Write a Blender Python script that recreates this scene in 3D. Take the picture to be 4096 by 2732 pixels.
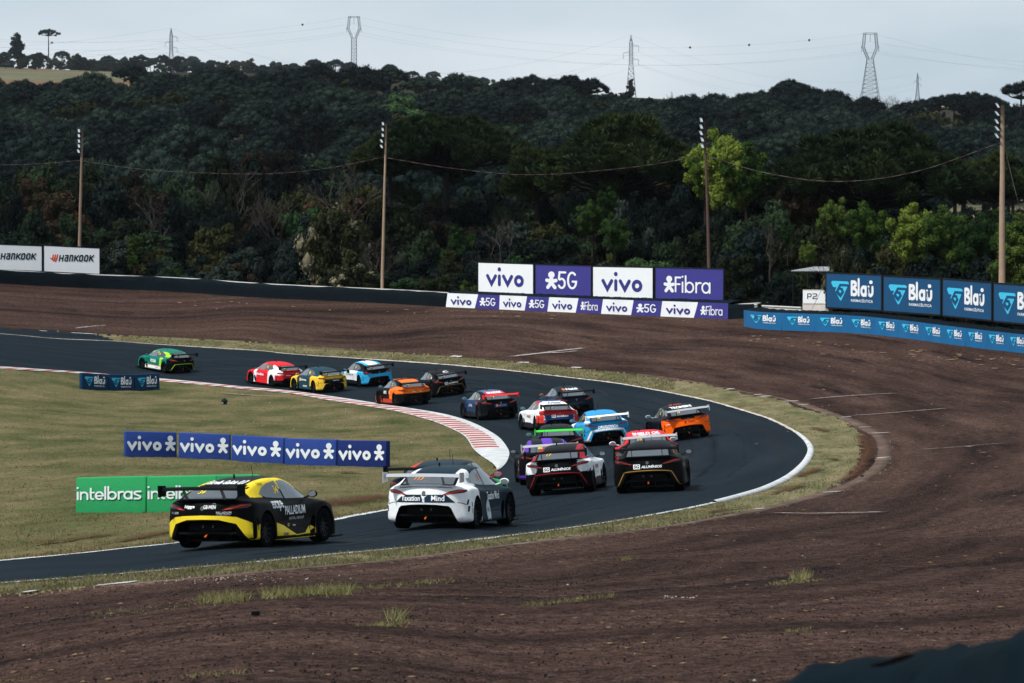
import bpy, bmesh, math, random
import numpy as np
from mathutils import Vector, Matrix
from mathutils.bvhtree import BVHTree

for _o in list(bpy.data.objects):
    bpy.data.objects.remove(_o)
SC = bpy.context.scene
COL = SC.collection
rng = np.random.default_rng(7)
random.seed(7)

# ------------------------------------------------------------------ camera
FPX, HZ, CX, CY = 14000.0, 1050.0, 2048.0, 1366.0      # focal length, level line, centre (photo pixels)
PIT = math.atan((CY - HZ) / FPX)
CAMZ = 8.5
cam_d = bpy.data.cameras.new('camera')
cam = bpy.data.objects.new('camera', cam_d)
COL.objects.link(cam)
cam.location = (0, 0, CAMZ)
cam.rotation_euler = (math.pi / 2 - PIT, 0, 0)
cam_d.sensor_width = 36.0
cam_d.lens = FPX / 4096.0 * 36.0
cam_d.clip_start = 0.5
cam_d.clip_end = 12000
cam_d.dof.use_dof = True
cam_d.dof.focus_distance = 110.0
cam_d.dof.aperture_fstop = 6.3
SC.camera = cam
SC.render.resolution_x = 1024
SC.render.resolution_y = 683

# ------------------------------------------------------------------ sky and sun
SUN_DIR = Vector((-0.56, -0.44, 1.0)).normalized()
sun_el = math.asin(SUN_DIR.z)
sun_az = math.atan2(SUN_DIR.x, SUN_DIR.y)
W = bpy.data.worlds.new('World')
SC.world = W
W.use_nodes = True
wn, wl = W.node_tree.nodes, W.node_tree.links
wn.clear()
w_out = wn.new('ShaderNodeOutputWorld')
w_bg = wn.new('ShaderNodeBackground')
w_sky = wn.new('ShaderNodeTexSky')
w_sky.sky_type = 'NISHITA'
w_sky.sun_disc = False
w_sky.sun_elevation = sun_el
w_sky.sun_rotation = sun_az
w_sky.altitude = 700
w_sky.air_density = 1.0
w_sky.dust_density = 3.0
w_sky.ozone_density = 1.0
w_mix = wn.new('ShaderNodeMix')
w_mix.data_type = 'RGBA'
w_mix.inputs[0].default_value = 0.80
w_tc = wn.new('ShaderNodeTexCoord')
w_map = wn.new('ShaderNodeMapping')
w_map.inputs['Scale'].default_value = (1.0, 1.0, 3.0)
w_noise = wn.new('ShaderNodeTexNoise')
w_noise.inputs['Scale'].default_value = 6.5
w_noise.inputs['Detail'].default_value = 6.0
w_ramp = wn.new('ShaderNodeValToRGB')
w_ramp.color_ramp.elements[0].position = 0.30
w_ramp.color_ramp.elements[0].color = (4.5, 5.6, 6.5, 1)
w_ramp.color_ramp.elements[1].position = 0.70
w_ramp.color_ramp.elements[1].color = (7.4, 7.9, 8.5, 1)
wl.new(w_tc.outputs['Generated'], w_map.inputs['Vector'])
wl.new(w_map.outputs['Vector'], w_noise.inputs['Vector'])
wl.new(w_noise.outputs['Fac'], w_ramp.inputs['Fac'])
wl.new(w_sky.outputs['Color'], w_mix.inputs[6])
wl.new(w_ramp.outputs['Color'], w_mix.inputs[7])
wl.new(w_mix.outputs[2], w_bg.inputs['Color'])
w_bg.inputs['Strength'].default_value = 0.10
wl.new(w_bg.outputs['Background'], w_out.inputs['Surface'])

sun_d = bpy.data.lights.new('sun', 'SUN')
sun_d.energy = 4.0
sun_d.angle = math.radians(5)
sun_d.color = (1.0, 0.96, 0.9)
sun = bpy.data.objects.new('sun', sun_d)
COL.objects.link(sun)
sun.rotation_euler = (-SUN_DIR).to_track_quat('-Z', 'Y').to_euler()

SC.view_settings.view_transform = 'Standard'
SC.view_settings.look = 'None'
SC.view_settings.exposure = 0.18
SC.view_settings.gamma = 1.0
SC.render.engine = 'CYCLES'

# ------------------------------------------------------------------ helpers
def hexc(h):
    v = [int(h[i:i + 2], 16) / 255.0 for i in (0, 2, 4)]
    return tuple(c / 12.92 if c <= 0.04045 else ((c + 0.055) / 1.055) ** 2.4 for c in v)

def new_mat(name):
    m = bpy.data.materials.new(name)
    m.use_nodes = True
    b = m.node_tree.nodes['Principled BSDF']
    return m, m.node_tree.nodes, m.node_tree.links, b

def plain(name, col, rough=0.6, metal=0.0, coat=0.0, spec=0.08, var=0.0, vscale=3.0, bump=0.0, bscale=20.0):
    m, n, l, b = new_mat(name)
    b.inputs['Base Color'].default_value = (*col, 1)
    b.inputs['Roughness'].default_value = rough
    b.inputs['Metallic'].default_value = metal
    b.inputs['Coat Weight'].default_value = coat
    b.inputs['Coat Roughness'].default_value = 0.06
    b.inputs['Specular IOR Level'].default_value = spec
    if var > 0 or bump > 0:
        tc = n.new('ShaderNodeTexCoord')
        no = n.new('ShaderNodeTexNoise')
        no.inputs['Scale'].default_value = vscale
        no.inputs['Detail'].default_value = 5
        l.new(tc.outputs['Object'], no.inputs['Vector'])
        if var > 0:
            mx = n.new('ShaderNodeMix'); mx.data_type = 'RGBA'
            mx.inputs[6].default_value = (*[c * (1 - var) for c in col], 1)
            mx.inputs[7].default_value = (*[min(1, c * (1 + var)) for c in col], 1)
            l.new(no.outputs['Fac'], mx.inputs[0])
            l.new(mx.outputs[2], b.inputs['Base Color'])
        if bump > 0:
            n2 = n.new('ShaderNodeTexNoise')
            n2.inputs['Scale'].default_value = bscale
            n2.inputs['Detail'].default_value = 4
            l.new(tc.outputs['Object'], n2.inputs['Vector'])
            bp = n.new('ShaderNodeBump')
            bp.inputs['Strength'].default_value = bump
            bp.inputs['Distance'].default_value = 0.05
            l.new(n2.outputs['Fac'], bp.inputs['Height'])
            l.new(bp.outputs['Normal'], b.inputs['Normal'])
    return m

def mesh_np(name, V, Fa, smooth=False):
    """V (n,3) array, Fa (m,k) index array of tris or quads, or a list of such arrays"""
    me = bpy.data.meshes.new(name)
    V = np.ascontiguousarray(V, dtype=np.float32)
    Fl = [np.asarray(f, dtype=np.int32) for f in (Fa if isinstance(Fa, list) else [Fa]) if len(f)]
    me.vertices.add(len(V))
    me.vertices.foreach_set('co', V.ravel())
    tot = sum(f.size for f in Fl)
    npol = sum(len(f) for f in Fl)
    me.loops.add(tot)
    me.polygons.add(npol)
    me.loops.foreach_set('vertex_index', np.concatenate([f.ravel() for f in Fl]))
    ls, st = [], 0
    for f in Fl:
        ls.append(st + np.arange(len(f)) * f.shape[1])
        st += f.size
    me.polygons.foreach_set('loop_start', np.concatenate(ls).astype(np.int32))
    if smooth:
        me.polygons.foreach_set('use_smooth', np.ones(npol, dtype=bool))
    me.update(calc_edges=True)
    me.validate()
    return me

def mesh_py(name, verts, faces, smooth=False):
    me = bpy.data.meshes.new(name)
    me.from_pydata([tuple(v) for v in verts], [], [tuple(f) for f in faces])
    if smooth:
        for p in me.polygons:
            p.use_smooth = True
    me.update()
    return me

def obj(name, me, mat=None, parent=None, loc=None):
    o = bpy.data.objects.new(name, me)
    COL.objects.link(o)
    if mat is not None and me is not None and len(me.materials) == 0:
        me.materials.append(mat)
    if parent is not None:
        o.parent = parent
    if loc is not None:
        o.location = loc
    return o

def tag(o, label, cat, group=None):
    o['label'] = label
    o['category'] = cat
    if group:
        o['group'] = group
    return o

def kind(o, k):
    o['kind'] = k
    return o

def empty(name, loc=(0, 0, 0), rz=0.0):
    o = bpy.data.objects.new(name, None)
    COL.objects.link(o)
    o.empty_display_size = 0.2
    o.location = loc
    o.rotation_euler = (0, 0, rz)
    return o

class MB:
    """collects boxes, tubes, prisms into one mesh"""
    def __init__(self):
        self.v, self.f = [], []
    def add(self, vs, fs):
        b = len(self.v)
        self.v += [tuple(p) for p in vs]
        self.f += [tuple(i + b for i in q) for q in fs]
        return self
    def box(self, lo, hi):
        (a, b, c), (d, e, f) = lo, hi
        return self.add([(a, b, c), (d, b, c), (d, e, c), (a, e, c), (a, b, f), (d, b, f), (d, e, f), (a, e, f)],
                        [(0, 3, 2, 1), (4, 5, 6, 7), (0, 1, 5, 4), (1, 2, 6, 5), (2, 3, 7, 6), (3, 0, 4, 7)])
    def hexa(self, p):
        return self.add(p, [(0, 3, 2, 1), (4, 5, 6, 7), (0, 1, 5, 4), (1, 2, 6, 5), (2, 3, 7, 6), (3, 0, 4, 7)])
    def tube(self, pts, rad, n=6, cap=True):
        pts = [Vector(p) for p in pts]
        if not hasattr(rad, '__len__'):
            rad = [rad] * len(pts)
        rings = []
        up = Vector((0, 0, 1))
        for i, p in enumerate(pts):
            t = (pts[min(i + 1, len(pts) - 1)] - pts[max(i - 1, 0)])
            if t.length < 1e-9:
                t = Vector((0, 0, 1))
            t.normalize()
            a = t.cross(up if abs(t.z) < 0.95 else Vector((1, 0, 0))).normalized()
            b = t.cross(a)
            rings.append([p + (a * math.cos(2 * math.pi * k / n) + b * math.sin(2 * math.pi * k / n)) * rad[i] for k in range(n)])
        vs = [v for r in rings for v in r]
        fs = []
        for i in range(len(pts) - 1):
            for k in range(n):
                fs.append((i * n + k, i * n + (k + 1) % n, (i + 1) * n + (k + 1) % n, (i + 1) * n + k))
        if cap:
            fs.append(tuple(range(n)))
            fs.append(tuple(len(vs) - n + k for k in reversed(range(n))))
        return self.add(vs, fs)
    def build(self, name, mat, parent=None, smooth=False, loc=None):
        return obj(name, mesh_py(name, self.v, self.f, smooth), mat, parent, loc)

def crom(pts, n=12):
    """Catmull-Rom through 2-D or 3-D points"""
    P_ = np.asarray(pts, float)
    P_ = np.vstack([2 * P_[0] - P_[1], P_, 2 * P_[-1] - P_[-2]])
    out = []
    for i in range(1, len(P_) - 2):
        a, b, c, d = P_[i - 1:i + 3]
        for t in np.linspace(0, 1, n, endpoint=False):
            out.append(0.5 * ((2 * b) + (c - a) * t + (2 * a - 5 * b + 4 * c - d) * t * t + (3 * b - a - 3 * c + d) * t ** 3))
    out.append(P_[-2])
    return np.array(out)

def resample(pts, n):
    pts = np.asarray(pts, float)
    L_ = np.concatenate([[0], np.cumsum(np.linalg.norm(np.diff(pts, axis=0), axis=1))])
    t = np.linspace(0, L_[-1], n)
    return np.stack([np.interp(t, L_, pts[:, k]) for k in range(pts.shape[1])], -1)

def vnoise(x, y, seed=0):
    """cheap smooth value noise on arrays, 0..1"""
    xi, yi = np.floor(x).astype(np.int64), np.floor(y).astype(np.int64)
    fx, fy = x - xi, y - yi
    fx, fy = fx * fx * (3 - 2 * fx), fy * fy * (3 - 2 * fy)
    def h(a, b):
        k = (a * 374761393 + b * 668265263 + seed * 144665) & 0x7fffffff
        k = ((k ^ (k >> 13)) * 1274126177) & 0x7fffffff
        return ((k ^ (k >> 16)) & 0xffff) / 65535.0
    return (h(xi, yi) * (1 - fx) + h(xi + 1, yi) * fx) * (1 - fy) + (h(xi, yi + 1) * (1 - fx) + h(xi + 1, yi + 1) * fx) * fy

def inpoly(x, y, poly):
    x, y = np.asarray(x, float), np.asarray(y, float)
    c = np.zeros(x.shape, bool)
    p = np.asarray(poly, float)
    q = np.roll(p, 1, axis=0)
    for (x1, y1), (x2, y2) in zip(p, q):
        if y1 == y2:
            continue
        m = ((y1 > y) != (y2 > y)) & (x < (x2 - x1) * (y - y1) / (y2 - y1) + x1)
        c ^= m
    return c

# ------------------------------------------------------------------ the basin: a smooth banked bowl of ground
# scale samples (metres per photo pixel) measured from cars, blocks and boards give the ground its depth
GS = [(904, 2189, 194), (1748, 2110, 175), (2604, 1966, 141), (2252, 1974, 136), (2600, 1896, 121), (2199, 1934, 124), (2235, 1850, 104),
      (2422, 1778, 94), (2742, 1757, 97), (2220, 1726, 87), (2290, 1664, 79), (1985, 1676, 79), (1790, 1582, 70), (1644, 1620, 73), (1497, 1542, 65.5),
      (1312, 1567, 66.5), (1141, 1545, 65), (705, 1490, 61), (500, 1828, 101), (1550, 1870, 106), (600, 2052, 148), (480, 1562, 66), (0, 1134, 52),
      (1024, 1190, 55), (1784, 1228, 59), (2914, 1276, 64), (2977, 1308, 66), (3390, 1331, 69), (4043, 1407, 75), (0, 2732, 335), (2048, 2732, 350),
      (4096, 2732, 365), (4096, 2000, 158), (4096, 1700, 106), (4096, 2350, 245), (2048, 2400, 255)]
GB = [(904, 2189, .085), (1748, 2110, .09), (2252, 1974, .09), (2604, 1966, .09), (1985, 1676, .09), (1644, 1620, .09), (2422, 1778, .09), (2742, 1757, .09),
      (2220, 1726, .09), (705, 1490, .075), (1312, 1567, .08), (1141, 1545, .08), (3000, 1850, .09), (2300, 2080, .085), (300, 2290, .06)]
GX0, GX1, GNX, GY0, GY1, GNY = -1400, 5500, 27, 950, 2950, 23
ghx, ghy = (GX1 - GX0) / (GNX - 1), (GY1 - GY0) / (GNY - 1)

def _fit():
    N = GNX * GNY
    rows, rhs = [], []
    def bil(x, y):
        u, v = (x - GX0) / ghx, (y - GY0) / ghy
        i, j = int(min(max(u, 0), GNX - 2)), int(min(max(v, 0), GNY - 2))
        u -= i; v -= j
        r = np.zeros(N)
        r[j * GNX + i] += (1 - u) * (1 - v); r[j * GNX + i + 1] += u * (1 - v)
        r[(j + 1) * GNX + i] += (1 - u) * v; r[(j + 1) * GNX + i + 1] += u * v
        return r
    for x, y, s in GS:
        w_ = 30 if 1300 < y < 2300 else 14
        rows.append(w_ * bil(x, y)); rhs.append(w_ * math.log(s))
    for x, y, g in GB:
        gx = (bil(x + 60, y) - bil(x - 60, y)) / 120
        gy = (bil(x, y + 40) - bil(x, y - 40)) / 80
        rows.append(2500 * (gx - g * gy)); rhs.append(0)
    for x in (0, 1000, 2000, 3000, 4000):
        yy = 1134 + x * .068
        rows.append(9000 * (bil(x, yy + 60) - bil(x, yy - 60)) / 120); rhs.append(9000 * .0007)
    a, b, c = 2.4, 8.0, 2.4
    for j in range(GNY):
        for i in range(GNX):
            k = j * GNX + i
            sm = 3.2 if GY0 + j * ghy < 1440 else 1.0
            a, b, c = 2.4 * sm, 8.0 * sm, 2.4 * sm
            if 0 < i < GNX - 1:
                r = np.zeros(N); r[k - 1] = a; r[k] = -2 * a; r[k + 1] = a; rows.append(r); rhs.append(0)
            if 0 < j < GNY - 1:
                r = np.zeros(N); r[k - GNX] = b; r[k] = -2 * b; r[k + GNX] = b; rows.append(r); rhs.append(0)
            if i < GNX - 1 and j < GNY - 1:
                r = np.zeros(N); r[k] = c; r[k + 1] = -c; r[k + GNX] = -c; r[k + GNX + 1] = c; rows.append(r); rhs.append(0)
    A, bb = np.array(rows), np.array(rhs)
    Q, q = A.T @ A + 1e-9 * np.eye(N), A.T @ bb
    L_ = np.linalg.solve(Q, q).reshape(GNY, GNX)
    for _ in range(10):                      # keep the ground a single, gently rising sheet
        g = np.diff(L_, axis=0) / ghy
        bad = np.argwhere(g < .00052)
        if not len(bad): break
        for j, i in bad:
            a_, b_, w_ = j * GNX + i, (j + 1) * GNX + i, (5.0 / ghy * 100) ** 2
            Q[a_, a_] += w_; Q[b_, b_] += w_; Q[a_, b_] -= w_; Q[b_, a_] -= w_
            t_ = .00065 * ghy * w_
            q[b_] += t_; q[a_] -= t_
        L_ = np.linalg.solve(Q, q).reshape(GNY, GNX)
    return L_

GL = np.pad(_fit(), 1, mode='reflect', reflect_type='odd')

def _cub(t):
    return np.stack([-.5 * t + t * t - .5 * t ** 3, 1 - 2.5 * t * t + 1.5 * t ** 3, .5 * t + 2 * t * t - 1.5 * t ** 3, -.5 * t * t + .5 * t ** 3], -1)

def S(x, y):
    x, y = np.asarray(x, float), np.asarray(y, float)
    u = np.clip((x - GX0) / ghx, 0, GNX - 1.001); v = np.clip((y - GY0) / ghy, 0, GNY - 1.001)
    i, j = u.astype(int), v.astype(int)
    a, c = _cub(u - i), _cub(v - j)
    o = 0
    for m in range(4):
        for n in range(4):
            o = o + GL[j + m, i + n] * c[..., m] * a[..., n]
    return np.exp(o)

def U(x, y, s):
    """point at photo pixel (x, y) and scale s pixels per metre"""
    x, y, s = np.asarray(x, float), np.asarray(y, float), np.asarray(s, float)
    dx, up, f = (x - CX) / s, (CY - y) / s, FPX / s
    return np.stack([dx + 0 * f, f * math.cos(PIT) + up * math.sin(PIT), -f * math.sin(PIT) + up * math.cos(PIT) + CAMZ], -1)

def G(x, y):
    """ground point seen at photo pixel (x, y)"""
    return U(x, y, S(x, y))

def gnormal(x, y):
    q = G(x, y)
    n = np.cross(G(np.asarray(x) + 4., y) - q, G(x, np.asarray(y) - 4.) - q)
    return n / np.linalg.norm(n, axis=-1, keepdims=True)

# foot of the outer wall: column -> row, scale, depth, height
_wx = np.array([-700, 0, 223, 446, 714, 1024, 1502, 1784, 2100, 2450, 2914, 3072, 3390, 3594, 3775, 3943, 4043, 4250, 4700], float)
_wy = np.array([1098, 1134, 1147, 1156, 1168, 1190, 1212, 1228, 1242, 1257, 1276, 1300, 1326, 1345, 1368, 1390, 1402, 1428, 1480], float)
_ws = S(_wx, _wy); _wp = U(_wx, _wy, _ws)
def SW(x): return float(np.interp(x, _wx, _ws))
def wall_depth(x): return float(np.interp(x, _wx, _wp[:, 1]))
# ------------------------------------------------------------------ outlines on the ground (photo pixels -> ground points)
OUTER = crom([(-700, 1284), (0, 1335), (218, 1354), (462, 1365), (653, 1379), (1024, 1402), (1163, 1416), (1418, 1433), (1716, 1453), (1950, 1473), (2098, 1489),
              (2276, 1510), (2500, 1538), (2800, 1595), (2932, 1630), (3058, 1668), (3127, 1698), (3185, 1730), (3225, 1762), (3243, 1795), (3236, 1828),
              (3208, 1866), (3150, 1912), (3058, 1955), (2943, 1990), (2800, 2025), (2600, 2063), (2372, 2100), (2193, 2125), (1896, 2162), (1568, 2198),
              (1300, 2222), (1100, 2244), (608, 2287), (328, 2310), (0, 2335), (-700, 2392)], 8)
K_ASPH = crom([(-700, 1418), (0, 1466), (218, 1481), (329, 1489), (645, 1515), (827, 1532), (950, 1545), (1163, 1564), (1375, 1593), (1503, 1613), (1630, 1632),
               (1758, 1653), (1843, 1674), (1903, 1697), (1949, 1720), (1993, 1748), (2018, 1775), (2036, 1806), (2035, 1828), (2025, 1851), (2006, 1872), (1987, 1884)], 8)
K_GRAS = crom([(-700, 1425), (0, 1474), (329, 1495), (645, 1525), (871, 1545), (950, 1554), (1163, 1574), (1311, 1600), (1460, 1623), (1588, 1645), (1716, 1679),
               (1780, 1702), (1845, 1733), (1874, 1757), (1898, 1795), (1930, 1825), (1968, 1851), (1987, 1872)], 8)
INNER_NEAR = crom([(1987, 1882), (1930, 1925), (1800, 1978), (1650, 2020), (1557, 2038), (1400, 2066), (1328, 2080), (1050, 2128), (711, 2172), (515, 2192), (328, 2213), (0, 2243), (-700, 2306)], 8)
VERGE = crom([(-700, 1262), (0, 1314), (200, 1322), (401, 1338), (653, 1349), (1024, 1370), (1460, 1402), (1801, 1426), (2068, 1450), (2276, 1471), (2500, 1495), (2800, 1535),
              (2972, 1574), (3121, 1597), (3202, 1633), (3345, 1667), (3403, 1704), (3443, 1740), (3445, 1790), (3437, 1842), (3391, 1905), (3317, 1954), (3144, 2017), (3030, 2043),
              (2886, 2060), (2700, 2098), (2491, 2124), (2193, 2156), (1896, 2195), (1598, 2234), (1300, 2262), (893, 2298), (596, 2325), (387, 2346), (179, 2364), (0, 2379), (-700, 2440)], 8)
STRIP_OUT = crom([(2560, 1500), (2800, 1532), (3012, 1572), (3127, 1592), (3236, 1618), (3374, 1664), (3443, 1687), (3512, 1722), (3556, 1762), (3566, 1802), (3552, 1853), (3506, 1899),
                  (3431, 1940), (3317, 1980), (3202, 2009), (3058, 2043), (2886, 2074), (2700, 2106), (2491, 2133), (2193, 2166), (1896, 2204), (1598, 2242), (1300, 2270), (893, 2305), (596, 2331), (400, 2350)], 8)
STRIP_IN = crom([(2560, 1497), (2800, 1530), (2972, 1567), (3121, 1594), (3236, 1634), (3351, 1670), (3403, 1698), (3449, 1721), (3489, 1744), (3512, 1779), (3509, 1825), (3489, 1865),
                 (3449, 1899), (3374, 1940), (3260, 1975), (3144, 2009), (3030, 2036), (2886, 2064), (2700, 2099), (2491, 2127), (2193, 2159), (1896, 2197), (1598, 2236), (1300, 2264), (893, 2300), (596, 2327), (400, 2347)], 8)
FAR_END = crom([(-800, 1060), (0, 1092), (1024, 1148), (1784, 1186), (2914, 1234), (3390, 1289), (4043, 1365), (5000, 1490)], 8)

asphalt_poly = np.vstack([OUTER, INNER_NEAR[::-1], K_ASPH[::-1]])
infield_poly = np.vstack([K_GRAS, INNER_NEAR, [(-700, 2306), (-700, 1425)]])
verge_poly = np.vstack([VERGE, OUTER[::-1]])
strip_poly = np.vstack([STRIP_OUT, STRIP_IN[::-1]])
kerb_poly = np.vstack([K_ASPH, K_GRAS[::-1]])
spill_poly = np.array([(-700, 1262), (0, 1314), (200, 1322), (330, 1333), (400, 1340), (462, 1362), (462, 1365), (218, 1354), (0, 1335), (-700, 1284)])

# ------------------------------------------------------------------ ground materials
def ground_mat(name, stops, scale, stretch=(1, 1, 1), rough=0.95, fine=60.0, fine_amt=0.35, bump=0.4, uv=None, patch=None, detail=8, frange=(.3, .7), coarse=0):
    """stops: list of (pos, colour) for a broad noise; fine grain multiplies; patch: (colour, lo, hi, scale)"""
    m, n, l, b = new_mat(name)
    b.inputs['Roughness'].default_value = rough
    b.inputs['Specular IOR Level'].default_value = 0.03
    if uv:
        src = n.new('ShaderNodeAttribute'); src.attribute_name = uv; vec = src.outputs['Vector']
    else:
        src = n.new('ShaderNodeTexCoord'); vec = src.outputs['Object']
    tc = n.new('ShaderNodeTexCoord')
    mp = n.new('ShaderNodeMapping'); mp.inputs['Scale'].default_value = stretch
    l.new(vec, mp.inputs['Vector'])
    no = n.new('ShaderNodeTexNoise'); no.inputs['Scale'].default_value = scale; no.inputs['Detail'].default_value = detail; no.inputs['Roughness'].default_value = 0.62
    l.new(mp.outputs['Vector'], no.inputs['Vector'])
    rp = n.new('ShaderNodeValToRGB')
    e = rp.color_ramp.elements
    while len(e) < len(stops):
        e.new(0.5)
    for k, (p_, c_) in enumerate(stops):
        e[k].position = p_; e[k].color = (*c_, 1)
    l.new(no.outputs['Fac'], rp.inputs['Fac'])
    col = rp.outputs['Color']
    if patch:
        for pc, lo, hi, ps in patch:
            pn = n.new('ShaderNodeTexNoise'); pn.inputs['Scale'].default_value = ps; pn.inputs['Detail'].default_value = detail - 1; pn.inputs['Roughness'].default_value = 0.65
            l.new(mp.outputs['Vector'], pn.inputs['Vector'])
            mr = n.new('ShaderNodeMapRange'); mr.inputs[1].default_value = lo; mr.inputs[2].default_value = hi
            l.new(pn.outputs['Fac'], mr.inputs[0])
            mx = n.new('ShaderNodeMix'); mx.data_type = 'RGBA'
            l.new(mr.outputs[0], mx.inputs[0]); l.new(col, mx.inputs[6]); mx.inputs[7].default_value = (*pc, 1)
            col = mx.outputs[2]
    fn = n.new('ShaderNodeTexNoise'); fn.inputs['Scale'].default_value = fine; fn.inputs['Detail'].default_value = 3; fn.inputs['Roughness'].default_value = 0.8
    l.new(tc.outputs['Object'], fn.inputs['Vector'])
    mr = n.new('ShaderNodeMapRange'); mr.inputs[1].default_value = frange[0]; mr.inputs[2].default_value = frange[1]
    mr.inputs[3].default_value = 1 - fine_amt; mr.inputs[4].default_value = 1 + fine_amt
    l.new(fn.outputs['Fac'], mr.inputs[0])
    mu = n.new('ShaderNodeMix'); mu.data_type = 'RGBA'; mu.blend_type = 'MULTIPLY'; mu.inputs[0].default_value = 1.0
    l.new(col, mu.inputs[6]); l.new(mr.outputs[0], mu.inputs[7])
    res = mu.outputs[2]
    if coarse:                                  # clods a hand wide on top of the grain
        cn = n.new('ShaderNodeTexNoise'); cn.inputs['Scale'].default_value = coarse; cn.inputs['Detail'].default_value = 4; cn.inputs['Roughness'].default_value = .7
        l.new(tc.outputs['Object'], cn.inputs['Vector'])
        cr = n.new('ShaderNodeMapRange'); cr.inputs[1].default_value = .36; cr.inputs[2].default_value = .64; cr.inputs[3].default_value = .45; cr.inputs[4].default_value = 1.5
        l.new(cn.outputs['Fac'], cr.inputs[0])
        m2 = n.new('ShaderNodeMix'); m2.data_type = 'RGBA'; m2.blend_type = 'MULTIPLY'; m2.inputs[0].default_value = 1.0
        l.new(res, m2.inputs[6]); l.new(cr.outputs[0], m2.inputs[7]); res = m2.outputs[2]
    l.new(res, b.inputs['Base Color'])
    if bump > 0:
        bp = n.new('ShaderNodeBump'); bp.inputs['Strength'].default_value = bump; bp.inputs['Distance'].default_value = 0.05
        l.new(fn.outputs['Fac'], bp.inputs['Height']); l.new(bp.outputs['Normal'], b.inputs['Normal'])
    return m

M_ASPH = ground_mat('asphalt', [(0.30, (.0056, .0104, .0150)), (0.52, (.0092, .0152, .0210)), (0.75, (.0165, .0230, .0290))], 0.55, (0.10, 1.6, 1), rough=0.9, fine=22, fine_amt=0.16, bump=0.08, uv='track_uv',
                    patch=[((.0150, .0140, .0155), 0.58, 0.74, 0.22)])
M_GRAVEL = ground_mat('gravel', [(0.30, (.0150, .0095, .0086)), (0.45, (.043, .0255, .0205)), (0.60, (.071, .0425, .0340)), (0.78, (.106, .066, .052))], 0.85, (0.07, 0.55, 1), rough=1.0, fine=22, fine_amt=0.85, bump=1.0, uv='track_uv',
                      patch=[((.0135, .0102, .0100), 0.55, 0.70, 1.1), ((.085, .045, .028), 0.60, 0.82, 1.6)], detail=6, frange=(.36, .64), coarse=5.0)
M_GRASS = ground_mat('dry_grass', [(0.30, (.038, .050, .018)), (0.44, (.076, .076, .033)), (0.58, (.122, .104, .052)), (0.74, (.170, .135, .074))], 0.30, (1, 0.55, 1), rough=1.0, fine=5.5, fine_amt=0.42, bump=0.9,
                     patch=[((.055, .080, .018), 0.57, 0.72, 0.9), ((.150, .062, .026), 0.69, 0.77, 0.55)])
M_VERGE = ground_mat('verge_grass', [(0.32, (.066, .074, .033)), (0.48, (.122, .114, .058)), (0.62, (.185, .158, .090)), (0.78, (.150, .088, .050))], 0.75, (0.35, 1.2, 1), rough=1.0, fine=7.5, fine_amt=0.45, bump=0.9, uv='track_uv',
                     patch=[((.115, .048, .022), 0.58, 0.72, 0.9), ((.055, .080, .022), 0.60, 0.74, 1.7)])
M_CONC = ground_mat('old_concrete', [(0.3, (.060, .038, .030)), (0.55, (.115, .080, .064)), (0.75, (.19, .145, .12))], 0.8, (1, 1, 1), rough=0.95, fine=9, fine_amt=0.35, bump=0.5)
M_WHITE = ground_mat('white_paint', [(0.25, (.30, .31, .31)), (0.5, (.48, .50, .51)), (0.7, (.58, .59, .60))], 1.4, (1, 1, 1), rough=0.7, fine=12, fine_amt=0.12, bump=0.1)
M_RED = ground_mat('red_paint', [(0.25, (.22, .035, .02)), (0.5, (.36, .050, .028)), (0.75, (.46, .085, .05))], 1.8, (1, 1, 1), rough=0.7, fine=12, fine_amt=0.2, bump=0.1)
M_OLDLINE = ground_mat('faded_line', [(0.3, (.30, .26, .23)), (0.6, (.52, .47, .42))], 1.2, (1, 1, 1), rough=0.9, fine=10, fine_amt=0.3, bump=0.3)

def ragged(m, scale=3.0, gain=1.5):
    """let a painted or scraped band break up towards its edges (attribute edge: 1 on the centre line, 0 at the rim)"""
    n, l = m.node_tree.nodes, m.node_tree.links
    b = n['Principled BSDF']
    at = n.new('ShaderNodeAttribute'); at.attribute_name = 'edge'
    tc = n.new('ShaderNodeTexCoord'); no = n.new('ShaderNodeTexNoise'); no.inputs['Scale'].default_value = scale; no.inputs['Detail'].default_value = 6; no.inputs['Roughness'].default_value = .75
    l.new(tc.outputs['Object'], no.inputs['Vector'])
    ma = n.new('ShaderNodeMath'); ma.operation = 'MULTIPLY_ADD'; ma.inputs[1].default_value = gain; ma.inputs[2].default_value = -.10
    l.new(at.outputs['Fac'], ma.inputs[0])
    su = n.new('ShaderNodeMath'); su.operation = 'SUBTRACT'; l.new(ma.outputs[0], su.inputs[0]); l.new(no.outputs['Fac'], su.inputs[1])
    mr = n.new('ShaderNodeMapRange'); mr.inputs[1].default_value = -.14; mr.inputs[2].default_value = .34
    l.new(su.outputs[0], mr.inputs[0]); l.new(mr.outputs[0], b.inputs['Alpha'])
    return m
M_STREAK = ragged(ground_mat('faded_streak', [(0.3, (.16, .13, .12)), (0.6, (.33, .29, .27))], 1.2, (1, 1, 1), rough=0.95, fine=10, fine_amt=0.35, bump=0.3), 2.0, 1.15)
M_WORNW = ragged(ground_mat('worn_white_paint', [(0.3, (.28, .27, .26)), (0.6, (.50, .50, .49))], 1.2, (1, 1, 1), rough=0.95, fine=10, fine_amt=0.3, bump=0.3), 3.0, 1.5)

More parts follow.
